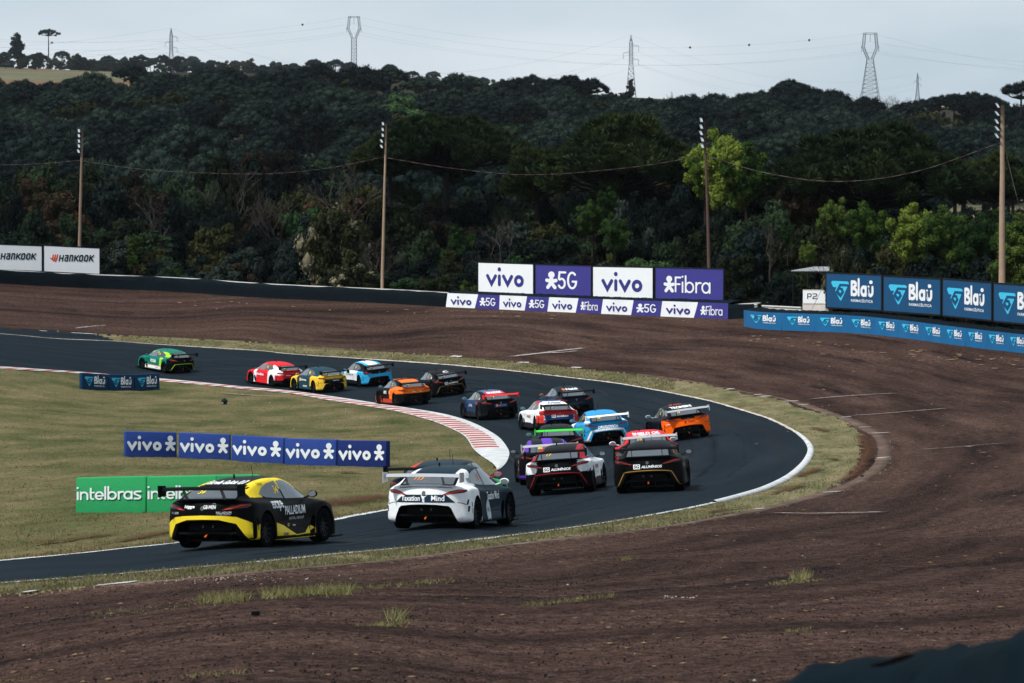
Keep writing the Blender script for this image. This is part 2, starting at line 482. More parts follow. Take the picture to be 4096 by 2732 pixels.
# ------------------------------------------------------------------ ground sheets cut from one grid
def build_ground():
    xs = np.arange(-700, 4801, 8.0)
    nv = 300
    tt = np.linspace(0, 1, nv)
    far = np.interp(xs, FAR_END[:, 0], FAR_END[:, 1])
    X = np.repeat(xs[None, :], nv, 0)
    Y = far[None, :] + (2960 - far[None, :]) * tt[:, None]
    Pt = G(X, Y)
    # along-track coordinates from the outer line
    oc = resample(np.c_[OUTER, np.zeros(len(OUTER))][:, :2], 260)
    o3 = G(oc[:, 0], oc[:, 1])
    al = np.concatenate([[0], np.cumsum(np.linalg.norm(np.diff(o3[:, :2], axis=0), axis=1))])
    q = Pt.reshape(-1, 3)[:, :2]
    best = np.full(len(q), 1e18); bi = np.zeros(len(q), int)
    for k in range(len(o3)):
        d = (q[:, 0] - o3[k, 0]) ** 2 + (q[:, 1] - o3[k, 1]) ** 2
        m = d < best
        best[m] = d[m]; bi[m] = k
    k0 = np.clip(bi, 1, len(o3) - 2)
    tg = o3[k0 + 1, :2] - o3[k0 - 1, :2]
    tg /= np.linalg.norm(tg, axis=1, keepdims=True)
    rel = q - o3[bi, :2]
    ua = al[bi] + (rel * tg).sum(1)
    va = rel[:, 0] * -tg[:, 1] + rel[:, 1] * tg[:, 0]
    uvw = np.stack([ua, va, np.zeros_like(ua)], -1)
    # faces
    nx = len(xs)
    idx = np.arange(nv * nx).reshape(nv, nx)
    Fq = np.stack([idx[1:, :-1], idx[1:, 1:], idx[:-1, 1:], idx[:-1, :-1]], -1).reshape(-1, 4)
    cx = X.ravel()[Fq].mean(1); cy = Y.ravel()[Fq].mean(1)
    sc = S(cx, cy)
    jx = (vnoise(cx / sc * 9, cy / 3.3, 1) - .5) * 0.30 * sc
    jy = (vnoise(cx / 11.0 + 50, cy / 3.0 + 9, 2) - .5) * 0.10 * sc
    reg = np.zeros(len(Fq), int)
    reg[inpoly(cx + jx, cy + jy, verge_poly)] = 2
    reg[inpoly(cx + jx * .4, cy + jy * .4, strip_poly)] = 4
    reg[inpoly(cx + jx, cy + jy, spill_poly)] = 5
    reg[inpoly(cx + jx * .8, cy + jy * .8, infield_poly)] = 3
    reg[inpoly(cx, cy, asphalt_poly) | inpoly(cx, cy, kerb_poly)] = 1
    V = Pt.reshape(-1, 3).copy()
    isg = np.ones(len(V), bool)
    for r_ in (1, 4, 5):
        isg[np.unique(Fq[reg == r_])] = False
    # relief: rough, furrowed gravel and lumpy turf
    gr = np.zeros(len(V), bool); gr[np.unique(Fq[reg == 0])] = True
    tu = isg & ~gr
    fur = (vnoise(ua * .06, va * 1.6, 3) - .5) * .05 + (vnoise(ua * .7, va * 3.1, 4) - .5) * .022
    stone = (vnoise(V[:, 0] * 9, V[:, 1] * 4, 5) - .5) * .028
    near = np.clip((105 - V[:, 1]) / 60, 0.04, 1)
    wfar = np.clip((np.abs(va) - .6) / 2.0, 0, 1)
    V[:, 2] += np.where(isg & gr, (fur + stone) * near * wfar, 0)
    V[:, 2] += np.where(tu, (vnoise(V[:, 0] * 1.6, V[:, 1] * .8, 6) - .5) * .05 + (vnoise(V[:, 0] * 6, V[:, 1] * 3, 8) - .5) * .03, 0)
    names = {0: ('gravel_runoff', M_GRAVEL), 1: ('race_track', M_ASPH), 2: ('grass_verge', M_VERGE), 3: ('infield_grass', M_GRASS), 4: ('concrete_edge_strip', M_CONC), 5: ('tarmac_patch', M_ASPH)}
    for r_, (nm, mt) in names.items():
        f = Fq[reg == r_]
        if not len(f):
            continue
        u, inv = np.unique(f, return_inverse=True)
        me = mesh_np(nm, V[u], inv.reshape(-1, 4), smooth=True)
        at = me.attributes.new('track_uv', 'FLOAT_VECTOR', 'POINT')
        at.data.foreach_set('vector', uvw[u].astype(np.float32).ravel())
        kind(obj(nm, me, mt), 'structure')
build_ground()

def strip3(curve, w, lift, off=0.0, n=None, rag=0.0):
    """a band of width w metres laid on the ground along a pixel curve; returns (L, R) point arrays"""
    c = resample(curve, n or max(8, len(curve)))
    p_ = G(c[:, 0], c[:, 1]); nn = gnormal(c[:, 0], c[:, 1])
    t = np.gradient(p_, axis=0); t /= np.linalg.norm(t, axis=1, keepdims=True)
    sd = np.cross(nn, t); sd /= np.linalg.norm(sd, axis=1, keepdims=True)
    p_ = p_ + nn * lift
    k = np.arange(len(c))
    rg = (rng.random((2, len(c))) - .5) * rag
    a_ = p_ + sd * (off + w / 2 + rg[0])[:, None] if rag else p_ + sd * (off + w / 2)
    b_ = p_ + sd * (off - w / 2 + rg[1])[:, None] if rag else p_ + sd * (off - w / 2)
    return a_, b_

def band(name, curve, w, lift, mat, off=0.0, n=None, rag=0.0):
    a_, b_ = strip3(curve, w, lift, off, n, rag)
    V = np.vstack([a_, (a_ + b_) / 2, b_]); m = len(a_); i = np.arange(m - 1)
    F_ = np.vstack([np.stack([i, i + 1, i + 1 + m, i + m], -1), np.stack([i + m, i + 1 + m, i + 1 + 2 * m, i + 2 * m], -1)])
    me = mesh_np(name, V, F_, smooth=True)
    e = np.zeros(3 * m); e[m:2 * m] = np.clip(np.minimum(np.arange(m), m - 1 - np.arange(m)) / (m * .18), 0, 1)
    me.attributes.new('edge', 'FLOAT', 'POINT').data.foreach_set('value', e.astype(np.float32))
    return kind(obj(name, me, mat), 'structure')

def concrete():
    a_ = resample(STRIP_OUT, 340); b_ = resample(STRIP_IN, 340)
    pa, pb = G(a_[:, 0], a_[:, 1]), G(b_[:, 0], b_[:, 1])
    pa += gnormal(a_[:, 0], a_[:, 1]) * .012; pb += gnormal(b_[:, 0], b_[:, 1]) * .012
    pa2 = pa - np.array([0, 0, .25]); pb2 = pb - np.array([0, 0, .25])
    V = np.vstack([pa2, pa, pb, pb2]); i = np.arange(339); m = 340
    F_ = np.vstack([np.stack([k * m + i, k * m + i + 1, (k + 1) * m + i + 1, (k + 1) * m + i], -1) for k in range(3)])
    kind(obj('concrete_edge', mesh_np('concrete_edge', V, F_), M_CONC), 'structure')
concrete()
io = int(np.argmin(np.abs(OUTER[:, 1] - 1735) + (OUTER[:, 0] < 3100) * 1e4))
ie = int(np.argmin(np.abs(OUTER[:, 0] - 2850) + (OUTER[:, 1] < 1900) * 1e4))
band('white_edge_line', OUTER[:io + 1], 0.14, 0.012, M_OLDLINE, n=420, rag=0.05)
band('white_edge_line', OUTER[ie:], 0.16, 0.02, M_WHITE, n=520, rag=0.05)
band('white_edge_line', INNER_NEAR[10:], 0.28, 0.012, M_WHITE, n=420, rag=0.06)
# raised white kerb on the outside of the bend
def kerb_outer():
    c = resample(OUTER[io:ie + 1], 90)
    w = np.interp(np.linspace(0, 1, 90), [0, .12, .5, .8, 1], [.14, .22, .26, .20, .15])
    p_ = G(c[:, 0], c[:, 1]); nn = gnormal(c[:, 0], c[:, 1])
    t = np.gradient(p_, axis=0); t /= np.linalg.norm(t, axis=1, keepdims=True)
    sd = np.cross(nn, t)
    rows = []
    for f, h in ((-.5, -.10), (-.5, .05), (-.2, .075), (.2, .06), (.5, .015), (.5, -.08)):
        rows.append(p_ + sd * (w * f)[:, None] + nn * h)
    V = np.vstack(rows); m = 90; F_ = []
    for r_ in range(5):
        i = np.arange(m - 1)
        F_.append(np.stack([r_ * m + i, r_ * m + i + 1, (r_ + 1) * m + i + 1, (r_ + 1) * m + i], -1))
    kind(obj('outer_kerb', mesh_np('outer_kerb', V, np.vstack(F_)), M_WHITE), 'structure')
kerb_outer()

# inner kerb with red stripes
def kerb_inner():
    ys = np.concatenate([np.arange(1424, 1600, 3.0), np.arange(1600, 1868, 3.0)])
    kg = K_GRAS[np.argsort(K_GRAS[:, 1], kind='stable')]; ka = K_ASPH[np.argsort(K_ASPH[:, 1], kind='stable')]
    def xg(y): return np.interp(y, kg[:, 1], kg[:, 0])
    def xa(y): return np.interp(y, ka[:, 1], ka[:, 0])
    def patch(y0, y1, f0, f1, lift, nu, nv_):
        yy = np.linspace(y0, y1, nv_); ff = np.linspace(f0, f1, nu)
        YY, FF = np.meshgrid(yy, ff, indexing='ij')
        XX = xg(YY) + (xa(YY) - xg(YY)) * FF
        q = G(XX, YY) + gnormal(XX, YY) * (lift + .035 * np.sin(np.clip(FF, 0, 1) * math.pi))[..., None]
        return q
    def gridmesh(nm, q):
        a, b = q.shape[:2]
        ix = np.arange(a * b).reshape(a, b)
        return mesh_np(nm, q.reshape(-1, 3), np.stack([ix[1:, :-1], ix[1:, 1:], ix[:-1, 1:], ix[:-1, :-1]], -1).reshape(-1, 4), smooth=True)
    base = kind(obj('inner_kerb', gridmesh('inner_kerb', patch(1427, 1883, -0.04, 1.0, 0.02, 12, 180)), M_WHITE), 'structure')
    y = 1470.0
    while y < 1797:
        pit = np.interp(y, [1470, 1600, 1690, 1800], [4.6, 6.0, 7.6, 9.6])
        x0, x1 = xg(y), xa(y)
        f1 = np.interp(y, [1470, 1560, 1640, 1700, 1800], [.50, .55, .66, .70, .74]) + random.uniform(-.02, .02)
        if (x1 - x0) > 5:
            o_ = obj('stripe', gridmesh('stripe', patch(y, y + pit * .46, 0.0, f1, 0.027, 10, 3)), M_RED, base)
        y += pit
kerb_inner()

# faded paint streaks, old kerb ends and skid marks on the gravel and tarmac
def streak(name, pts, w, mat, lift=0.05, rag=0.12):
    return band(name, crom(pts, 6), w, lift, mat, n=40, rag=rag)
for pts, w in [(((3190, 1604), (3350, 1590), (3500, 1580), (3640, 1574)), .22), (((3345, 1670), (3500, 1660), (3650, 1648), (3850, 1632)), .18),
               (((3620, 1806), (3800, 1795), (3950, 1782), (4080, 1773)), .10), (((3040, 2056), (3200, 2060), (3400, 2058), (3600, 2052)), .22),
               (((2000, 1432), (2120, 1420), (2250, 1404), (2380, 1390)), .55), (((2140, 1415), (2240, 1412), (2330, 1404)), .35), (((280, 1318), (360, 1308), (440, 1302)), .2)]:
    streak('faded_white_line', pts, w * 2.4, M_STREAK, .05)
for pts, w in [(((3480, 1736), (3540, 1733), (3562, 1731)), .30), (((3430, 1711), (3490, 1708)), .26), (((3500, 1836), (3562, 1830)), .34), (((3360, 1671), (3410, 1668)), .3),
               (((2905, 1558), (2940, 1557)), .35), (((3012, 1581), (3048, 1579)), .3), (((3040, 1587), (3088, 1586)), .34), (((3130, 1607), (3200, 1605)), .3), (((3190, 1622), (3235, 1621)), .28),
               (((2068, 1450), (2120, 1452)), .45), (((2280, 1470), (2330, 1472)), .45), (((1800, 1425), (1850, 1428)), .4), (((270, 1331), (400, 1338)), .35), (((155, 1324), (190, 1325)), .35),
               (((370, 2350), (470, 2338), (560, 2330)), .42), (((95, 2372), (150, 2368)), .3), (((3020, 2040), (3060, 2036)), .2), (((3280, 1975), (3370, 1968)), .25)]:
    streak('white_kerb_end', pts, w * 1.25, M_WORNW, 0.030, 0.10)
M_SKID = plain('tyre_rubber_mark', (.006, .008, .010), 0.75)
for pts in [((2060, 1494), (2130, 1520), (2190, 1545)), ((2368, 1552), (2400, 1565), (2430, 1580)), ((2330, 1700), (2500, 1720), (2640, 1760)), ((2005, 1800), (2060, 1850), (2090, 1900)),
            ((1150, 1418), (1170, 1428)), ((1450, 1437), (1480, 1450))]:
    streak('tyre_mark', pts, .16, M_SKID, 0.008, 0.02)
M_RUB = ragged(plain('racing_line_rubber', (.0030, .0050, .0070), .85), .35, .62)
M_PALE = ragged(plain('worn_tarmac', (.016, .021, .026), .9), .30, .60)
def lane(f, w, mat, nm, a0=.06, a1=.94):
    n = 70
    o_ = resample(OUTER, 400)[:, :2]; i_ = resample(np.vstack([K_ASPH, INNER_NEAR[1:]]), 400)
    k = np.linspace(a0, a1, n) * 399
    kk = k.astype(int)
    p_ = o_[kk] * (1 - f) + i_[kk] * f
    band(nm, p_, w, .006, mat, n=n)
for f, w, mt in ((.30, 1.1, M_RUB), (.46, 1.3, M_RUB), (.62, 1.0, M_RUB), (.20, .8, M_PALE), (.38, .9, M_PALE), (.72, .7, M_PALE), (.54, .5, M_RUB)):
    lane(f, w, mt, 'tyre_line')
M_BRICKLINE = M_OLDLINE
streak('old_kerb_line', ((850, 1570), (900, 1576), (960, 1580), (1040, 1586), (1130, 1588)), .5, M_STREAK, 0.06, 0.1)
# ------------------------------------------------------------------ flat lettering drawn as strokes
def arc(cx, cy, rx, ry, a0, a1, n=14):
    t = np.radians(np.linspace(a0, a1, n))
    return [(cx + rx * math.cos(a), cy + ry * math.sin(a)) for a in t]

def stroke_poly(pts, th, closed=False, caps=True):
    """polyline -> (verts, faces) in 2-D, single layer"""
    p_ = np.asarray(pts, float); n = len(p_); h = th / 2
    if closed:
        a, b = np.roll(p_, 1, 0), np.roll(p_, -1, 0)
        d1 = p_ - a; d2 = b - p_
    else:
        d = np.diff(p_, axis=0)
        d1 = np.vstack([d[:1], d]); d2 = np.vstack([d, d[-1:]])
    d1 = d1 / np.linalg.norm(d1, axis=1, keepdims=True); d2 = d2 / np.linalg.norm(d2, axis=1, keepdims=True)
    n1 = np.c_[-d1[:, 1], d1[:, 0]]; n2 = np.c_[-d2[:, 1], d2[:, 0]]
    m = n1 + n2; m /= np.linalg.norm(m, axis=1, keepdims=True)
    k = h / np.clip((m * n1).sum(1), 0.35, 1)
    Lf, Rt = p_ + m * k[:, None], p_ - m * k[:, None]
    V = [*Lf, *Rt]; F_ = []
    for i in range(n if closed else n - 1):
        j = (i + 1) % n
        F_.append((i, n + i, n + j, j))
    if caps and not closed:
        for e, dr in ((0, -d1[0]), (n - 1, d2[-1])):
            base = math.atan2(dr[1], dr[0])
            c0 = len(V)
            V += [p_[e] + h * np.array([math.cos(base + a), math.sin(base + a)]) for a in np.linspace(-math.pi / 2, math.pi / 2, 9)[1:-1]]
            ring = ([n + e] if e else [e]) + list(range(c0, c0 + 7)) + ([e] if e else [n + e])
            F_.append(tuple(ring))
    return V, F_

def glyph(ch, th):
    """stroke letters, x-height 1, returns (strokes, advance); stroke = (pts, thickness, closed)"""
    h = th / 2
    if ch == 'v':
        return [([(h, 1 - h), (.57, h * 1.15), (1.14 - h, 1 - h)], th, False)], 1.24
    if ch == 'i':
        return [([(h, h), (h, 1 - h)], th, False), ([(h - .001, 1.42), (h + .001, 1.42)], th * 1.18, False)], th + .14
    if ch == 'o':
        return [(arc(.5, .5, .5 - h, .5 - h, 0, 345, 24), th, True)], 1.12
    if ch == 'n':
        return [([(h, h), (h, 1 - h)], th, False), (arc(.46, .54, .46 - h, .46 - h, 165, 0, 12) + [(.92 - h, h)], th, False)], 1.02
    if ch == 't':
        return [([(h + .06, 1.32)] + [(h + .06, .36)] + arc(.40, .36, .34 - h, .36 - h, 195, 275, 6), th, False), ([(.02 + h, .86), (.52, .86)], th * .85, False)], .60
    if ch == 'e':
        return [(arc(.48, .5, .48 - h, .5 - h, 330, 20, 4)[:0] + [(h, .47), (.90, .47)], th * .85, False), (arc(.48, .5, .48 - h, .5 - h, 5, 310, 22), th, False)], 1.02
    if ch == 'l':
        return [([(h, h), (h, 1.48)], th, False)], th + .12
    if ch == 'b':
        return [([(h, h), (h, 1.48)], th, False), (arc(.50, .5, .50 - h, .5 - h, 0, 345, 22), th, True)], 1.10
    if ch == 'r':
        return [([(h, h), (h, 1 - h)], th, False), (arc(.46, .54, .46 - h, .46 - h, 160, 70, 7), th, False)], .60
    if ch == 'a':
        return [(arc(.48, .5, .48 - h, .5 - h, 0, 345, 22), th, True), ([(.96 - h, h), (.96 - h, 1 - h)], th, False)], 1.08
    if ch == 's':
        return [([(.70, 1 - h)] + arc(.33, .73, .33 - h + .05, .27 - h, 90, 250, 8) + arc(.42, .27, .36 - h, .27 - h, 80, -90, 8) + [(.06, h)], th * .92, False)], .86
    if ch == 'B':
        return [([(h, h), (h, 1.4 - h)], th, False), ([(h, 1.4 - h), (.45, 1.4 - h)] + arc(.50, 1.06, .30, .34 - h, 80, -80, 8) + [(.42, .72)], th, False),
                ([(.40, .72)] + arc(.52, .40, .38, .40 - h, 80, -90, 10) + [(.42, h)], th, False)], 1.06
    if ch == 'u':
        return [([(h, 1 - h), (h, .42)] + arc(.45, .45, .45 - h, .45 - h, 180, 360, 12) + [(.90 - h, 1 - h)], th, False)], 1.0
    if ch == '-':      # macron above u
        return [([(-.74 + h, 1.30), (-.24 - h, 1.30)], th, False)], 0.0
    if ch == 'H':
        return [([(h, h), (h, 1 - h)], th, False), ([(.72 - h, h), (.72 - h, 1 - h)], th, False), ([(h, .5), (.70 - h, .5)], th * .9, False)], .86
    if ch == 'A':      # lowercase form at capital height
        return [([(.10, 1 - h), (.50, 1 - h), (.62 - h, .86), (.62 - h, h)], th, False), ([(.60 - h, .58), (.22, .58), (h, .44), (h, .22), (.18, h), (.60 - h, h)], th * .92, False)], .76
    if ch == 'N':
        return [([(h, h), (h, 1 - h), (.46, 1 - h), (.62 - h, .82), (.62 - h, h)], th, False)], .76
    if ch == 'K':
        return [([(h, h), (h, 1 - h)], th, False), ([(.62, 1 - h), (.26, .5), (.66, h)], th, False)], .78
    if ch == 'O':
        return [([(.2, h), (h, .22), (h, .78), (.2, 1 - h), (.46, 1 - h), (.66 - h, .78), (.66 - h, .22), (.46, h)], th, True)], .80
    if ch == '5':
        return [([(.66, 1.0 - h), (.16, 1.0 - h), (.10, .58)] + arc(.34, .33, .36 - h, .33 - h, 125, -150, 14), th, False)], .80
    if ch == 'G':
        return [(arc(.44, .5, .44 - h, .5 - h, 48, 330, 18) + [(.86 - h, .44), (.48, .44)], th, False)], .98
    if ch == 'F':
        return [([(h, h), (h, 1 - h), (.62, 1 - h)], th, False), ([(h, .52), (.54, .52)], th, False)], .72
    if ch == 'P':
        return [([(h, h), (h, 1 - h), (.54, 1 - h), (.70 - h, .86), (.70 - h, .58), (.54, .42), (h, .42)], th, False)], .86
    if ch == '2':
        return [([(.04, 1 - h), (.60, 1 - h), (.74 - h, .86), (.74 - h, .64), (.60, .52), (.22, .44), (h, .28), (h, h), (.78, h)], th, False)], .9
    return [], .5

MAN = [([(0, 1.40), (0.0005, 1.40)], .66, False), ([(-.46, .86), (0, .74), (.46, .86)], .34, False), ([(0, .95), (0, .60)], .44, False), ([(-.36, .17), (0, .66)], .34, False), ([(.36, .17), (0, .62)], .34, False)]

def man(x, sc=1.0):
    return [([(x + a * sc, b * sc) for a, b in p_], t * sc, c) for p_, t, c in MAN]

def word(s, th, track=0.0):
    out, x = [], 0.0
    for ch in s:
        st, adv = glyph(ch, th)
        out += [([(a + x, b) for a, b in p_], t, c) for p_, t, c in st]
        if adv:
            x += adv + track
    return out, x

def strokes_mesh(strokes, fn, depth0=0.0):
    """fn(u, v, d) -> local 3-D point; every stroke sits 1 mm above the one before"""
    V, F_ = [], []
    for k, (p_, t, c) in enumerate(strokes):
        v, f = stroke_poly(p_, t, c)
        b = len(V)
        V += [fn(a[0], a[1], depth0 + .0012 * k) for a in v]
        F_ += [tuple(i + b for i in q) for q in f]
    return mesh_py('lettering', V, F_)

def polys_mesh(polys, fn, depth0=0.0):
    V, F_ = [], []
    for k, p_ in enumerate(polys):
        b = len(V)
        V += [fn(x, y, depth0 + .0012 * k) for x, y in p_]
        F_.append(tuple(range(b, b + len(p_))))
    return mesh_py('emblem', V, F_)

_txt_cache = {}
def text2d(s, bold=0.0, shear=0.0, space=1.0):
    """built-in font -> (verts 2-D with height 1 and origin at bottom centre, faces)"""
    key = (s, bold, shear, space)
    if key not in _txt_cache:
        cu = bpy.data.curves.new('txt', 'FONT')
        cu.body = s; cu.size = 1.0; cu.offset = bold; cu.shear = shear; cu.space_character = space
        cu.fill_mode = 'FRONT' if hasattr(cu, 'fill_mode') else cu.fill_mode
        cu.resolution_u = 3
        o_ = bpy.data.objects.new('txt', cu)
        me = bpy.data.meshes.new_from_object(o_)
        v = np.array([(q.co.x, q.co.y) for q in me.vertices]); f = [tuple(q.vertices) for q in me.polygons]
        bpy.data.objects.remove(o_); bpy.data.curves.remove(cu); bpy.data.meshes.remove(me)
        lo, hi = v.min(0), v.max(0)
        v = (v - [(lo[0] + hi[0]) / 2, lo[1]]) / (hi[1] - lo[1])
        _txt_cache[key] = (v, f)
    return _txt_cache[key]

# ------------------------------------------------------------------ board and barrier materials
M_BLACKFAB = plain('black_fabric', (.005, .009, .012), 0.9, spec=.03, var=.4, vscale=1.5, bump=0.6, bscale=3.0)
M_FRAME = plain('dark_steel', (.010, .012, .014), 0.6)
M_VINYL_W = plain('white_vinyl', (.74, .77, .79), 0.55, var=.05, vscale=1.0, bump=.12, bscale=1.6)
M_VINYL_P = plain('purple_vinyl', hexc('3d3b82'), 0.5, var=.08, vscale=1.2, bump=.12, bscale=1.6)
M_PURPLE_INK = plain('purple_ink', hexc('37377c'), 0.5)
M_WHITE_INK = plain('white_ink', (.74, .77, .80), 0.5)
M_NAVY = plain('navy_vinyl', hexc('1d4a70'), 0.45, var=.10, vscale=1.0, bump=.12, bscale=1.4)
M_BAND = plain('blue_banner', hexc('20608f'), 0.35, var=.12, vscale=.8, bump=.25, bscale=1.2)
M_CYAN = plain('cyan_ink', hexc('41b8dc'), 0.5)
M_NAVY_INK = plain('navy_ink', hexc('1d4a70'), 0.5)
M_INFNAVY = plain('foam_navy', hexc('143654'), 0.7, var=.15, vscale=3, bump=.15, bscale=9)
M_FOAMBLUE = plain('foam_blue', hexc('283f80'), 0.7, var=.12, vscale=3, bump=.2, bscale=9)
M_FOAMSHADED = plain('foam_blue_shaded', hexc('1b2a60'), 0.7, var=.12, vscale=3, bump=.2, bscale=9)  # end block: shade of a differently turned face put into the blue
M_FOAMGREEN = plain('foam_green', hexc('2a8c55'), 0.7, var=.10, vscale=3, bump=.2, bscale=9)
M_PALE_INK = plain('pale_ink', (.62, .67, .70), 0.6, var=.06, vscale=6)
M_ORANGE_INK = plain('orange_ink', hexc('d2491f'), 0.5)
M_BLACK_INK = plain('black_ink', hexc('1f2b33'), 0.5)
M_GALV = plain('white_rail', (.40, .40, .39), 0.6, var=.25, vscale=1.2)
M_DIRTYWHITE = plain('dirty_white_concrete', (.58, .53, .49), 0.85, var=.2, vscale=1.5, bump=.3, bscale=6)

def frame2(p0, p1):
    """Empty-style placement: origin p0, local x along the horizontal run to p1, returns (loc, rz, length, slope)"""
    d = np.asarray(p1) - np.asarray(p0)
    L_ = math.hypot(d[0], d[1])
    return tuple(p0), math.atan2(d[1], d[0]), L_, d[2] / L_

def blau(root, w, h, slope, x0, z0, dep=0.012, big=True):
    """emblem and lettering inside a w x h field at (x0, z0); local -y faces the track"""
    def fn_in(ox, oz, sx, sz):
        return lambda u, v, d: (x0 + (ox + u * sx) * w, -(dep + d), z0 + (oz + v * sz) * h + slope * (x0 + (ox + u * sx) * w))
    ex, ey, es = 0.10, 0.22, 0.32
    f = fn_in(ex, ey, es, 0.56)
    tri = arc(.10, .90, .10, .10, 200, 90, 5) + arc(.90, .90, .10, .10, 90, -20, 5) + arc(.54, .04, .05, .04, -20, -160, 5)
    obj('emblem', polys_mesh([tri], f), M_CYAN, root)
    dark = [[(.08, .68), (.30, .68), (.22, .50)], [(.24, .46), (.36, .30), (.54, .14), (.70, .38), (.78, .52), (.62, .36), (.54, .26), (.40, .34), (.34, .48)]]
    st = [([(.94, .80), (.52, .80), (.34, .48), (.52, .28), (.66, .44), (.60, .60), (.50, .60)], .13, False)]
    obj('emblem_mark', strokes_mesh(st, f, .004), M_NAVY_INK, root)
    obj('emblem_mark', polys_mesh(dark, f, .008), M_NAVY_INK, root)
    st, W_ = word('Blau-', .30)
    f = fn_in(.455, .36, .42 / W_, .33)
    obj('lettering', strokes_mesh(st, f), M_WHITE_INK, root)
    v, fc = text2d('FARMACÊUTICA', .02, 0, 1.15)
    wid = v[:, 0].max() - v[:, 0].min()
    sx = .39 / wid
    obj('lettering', mesh_py('lettering', [fn_in(.655, .20, sx, .10)(a, b, 0) for a, b in v], fc), M_WHITE_INK, root)

def vivo_word(root, w, h, slope, x0, z0, ox, oz, sx, sz, mat, th=.30, with_man=False, dep=.012, name='lettering'):
    st, W_ = word('vivo', th)
    xm = W_ + .90
    if with_man: W_ += 1.55
    fn = lambda u, v, d: (x0 + (ox + u / W_ * sx) * w, -(dep + d), z0 + (oz + v * sz) * h + slope * (x0 + (ox + u / W_ * sx) * w))
    if with_man: obj('figure', strokes_mesh(man(xm, .98), fn), mat, root)
    obj(name, strokes_mesh(st, fn), mat, root)

def man_word(root, txt, w, h, slope, x0, z0, ox, oz, sx, sz, mat, dep=.012):
    th = .17 if txt == '5G' else .15
    if txt == '5G':
        st, W_ = word('5G', th)
        st = [([(a + 1.0, b * 1.55) for a, b in p_], t, c) for p_, t, c in st]; W_ += 1.0
    else:
        st, x = [], 1.0
        for ch in 'Fibra':
            g_, adv = glyph(ch, th)
            fac = 1.45 if ch == 'F' else 1.0
            st += [([(a * .85 + x, b * fac) for a, b in p_], t, c) for p_, t, c in g_]
            x += adv * .85 + .05
        W_ = x
    fn = lambda u, v, d: (x0 + (ox + u / W_ * sx) * w, -(dep + d), z0 + (oz + v * sz) * h + slope * (x0 + (ox + u / W_ * sx) * w))
    obj('figure', strokes_mesh(man(.46, .85), fn), mat, root)
    obj('lettering', strokes_mesh(st, fn), mat, root)

def hankook(root, w, h, slope):
    st, W_ = word('HANKOOK', .21)
    fn = lambda u, v, d: ((.265 + (u + v * .18) / W_ * .62) * w, -(.012 + d), (.38 + v * .26) * h + slope * .5 * w)
    obj('lettering', strokes_mesh(st, fn), M_BLACK_INK, root)
    g = lambda u, v, d: ((.10 + u * .16) * w, -(.012 + d), (.36 + v * .30) * h + slope * .2 * w)
    wing = [[(0, .62), (.30, .50), (.42, .98), (.52, .98), (.46, .38), (.36, .20)], [(.50, .36), (.64, 1.0), (.74, 1.0), (.70, .30), (.52, .10), (.40, .16)], [(.73, .32), (.86, 1.0), (1.0, 1.0), (.92, .36), (.72, .02), (.56, .06)]]
    obj('emblem', polys_mesh(wing, g), M_ORANGE_INK, root)

def billboard(bl, br, hpx, s0, s1, mat, label, group, cat='billboard'):
    p0, p1 = U(*bl, s0), U(*br, s1)
    loc, rz, L_, sl = frame2(p0, p1)
    h = hpx / ((s0 + s1) / 2)
    root = empty('billboard', loc, rz)
    tag(root, label, cat, group)
    def q(x, y, z): return (x, y, z + sl * x)
    m = MB(); m.hexa([q(.05, .00, .03), q(L_ - .05, .00, .03), q(L_ - .05, .04, .03), q(.05, .04, .03), q(.05, .0, h - .03), q(L_ - .05, .0, h - .03), q(L_ - .05, .04, h - .03), q(.05, .04, h - .03)])
    m.build('panel', mat, root)
    f = MB()
    for a, b, c, d in ((-.05, -.06, L_ + .05, .03), (-.05, h - .03, L_ + .05, h + .06), (-.05, .03, .05, h - .03), (L_ - .05, .03, L_ + .05, h - .03)):
        f.hexa([q(a, -.01, b), q(c, -.01, b), q(c, .09, b), q(a, .09, b), q(a, -.01, d), q(c, -.01, d), q(c, .09, d), q(a, .09, d)])
    f.build('frame', M_FRAME, root)
    for k in range(3):
        x = .1 + (L_ - .2) * k / 2
        p_ = MB().tube([q(x, .14, -1.1), q(x, .14, h)], .045, 6)
        p_.tube([q(x, 1.1, -1.2), q(x, .16, h * .8)], .03, 5)
        p_.build('post', M_FRAME, root)
    return root, L_, h, sl

# far boards
def sb(x): return SW(x) * .993
b, L_, h, sl = billboard((-60, 1077), (169, 1085), 101, sb(-60), sb(169), M_VINYL_W, 'white billboard at the end of the black wall, its first letters cut off', None)
hankook(b, L_, h, 0)
b, L_, h, sl = billboard((174, 1086), (400, 1097), 104, sb(174), sb(400), M_VINYL_W, 'white billboard with orange wing mark and black italic lettering', None)
hankook(b, L_, h, 0)
b, L_, h, sl = billboard((1912, 1167), (2134, 1177), 119, sb(1912), sb(2134), M_VINYL_W, 'large white billboard with purple lettering at the outer end of the billboard row', None)
vivo_word(b, L_, h, sl, 0, 0, .15, .22, .70, .40, M_PURPLE_INK)
b, L_, h, sl = billboard((2141, 1178), (2365, 1187), 121, sb(2141), sb(2365), M_VINYL_P, 'large purple billboard with white figure and 5G', None)
man_word(b, '5G', L_, h, sl, 0, 0, .20, .20, .58, .40, M_WHITE_INK)
b, L_, h, sl = billboard((2371, 1187), (2612, 1195), 123, sb(2371), sb(2612), M_VINYL_W, 'large white billboard with purple lettering between two purple billboards', None)
vivo_word(b, L_, h, sl, 0, 0, .15, .20, .70, .40, M_PURPLE_INK)
b, L_, h, sl = billboard((2621, 1195), (2894, 1206), 127, sb(2621), sb(2894), M_VINYL_P, 'large purple billboard reading Fibra beside a white figure', None)
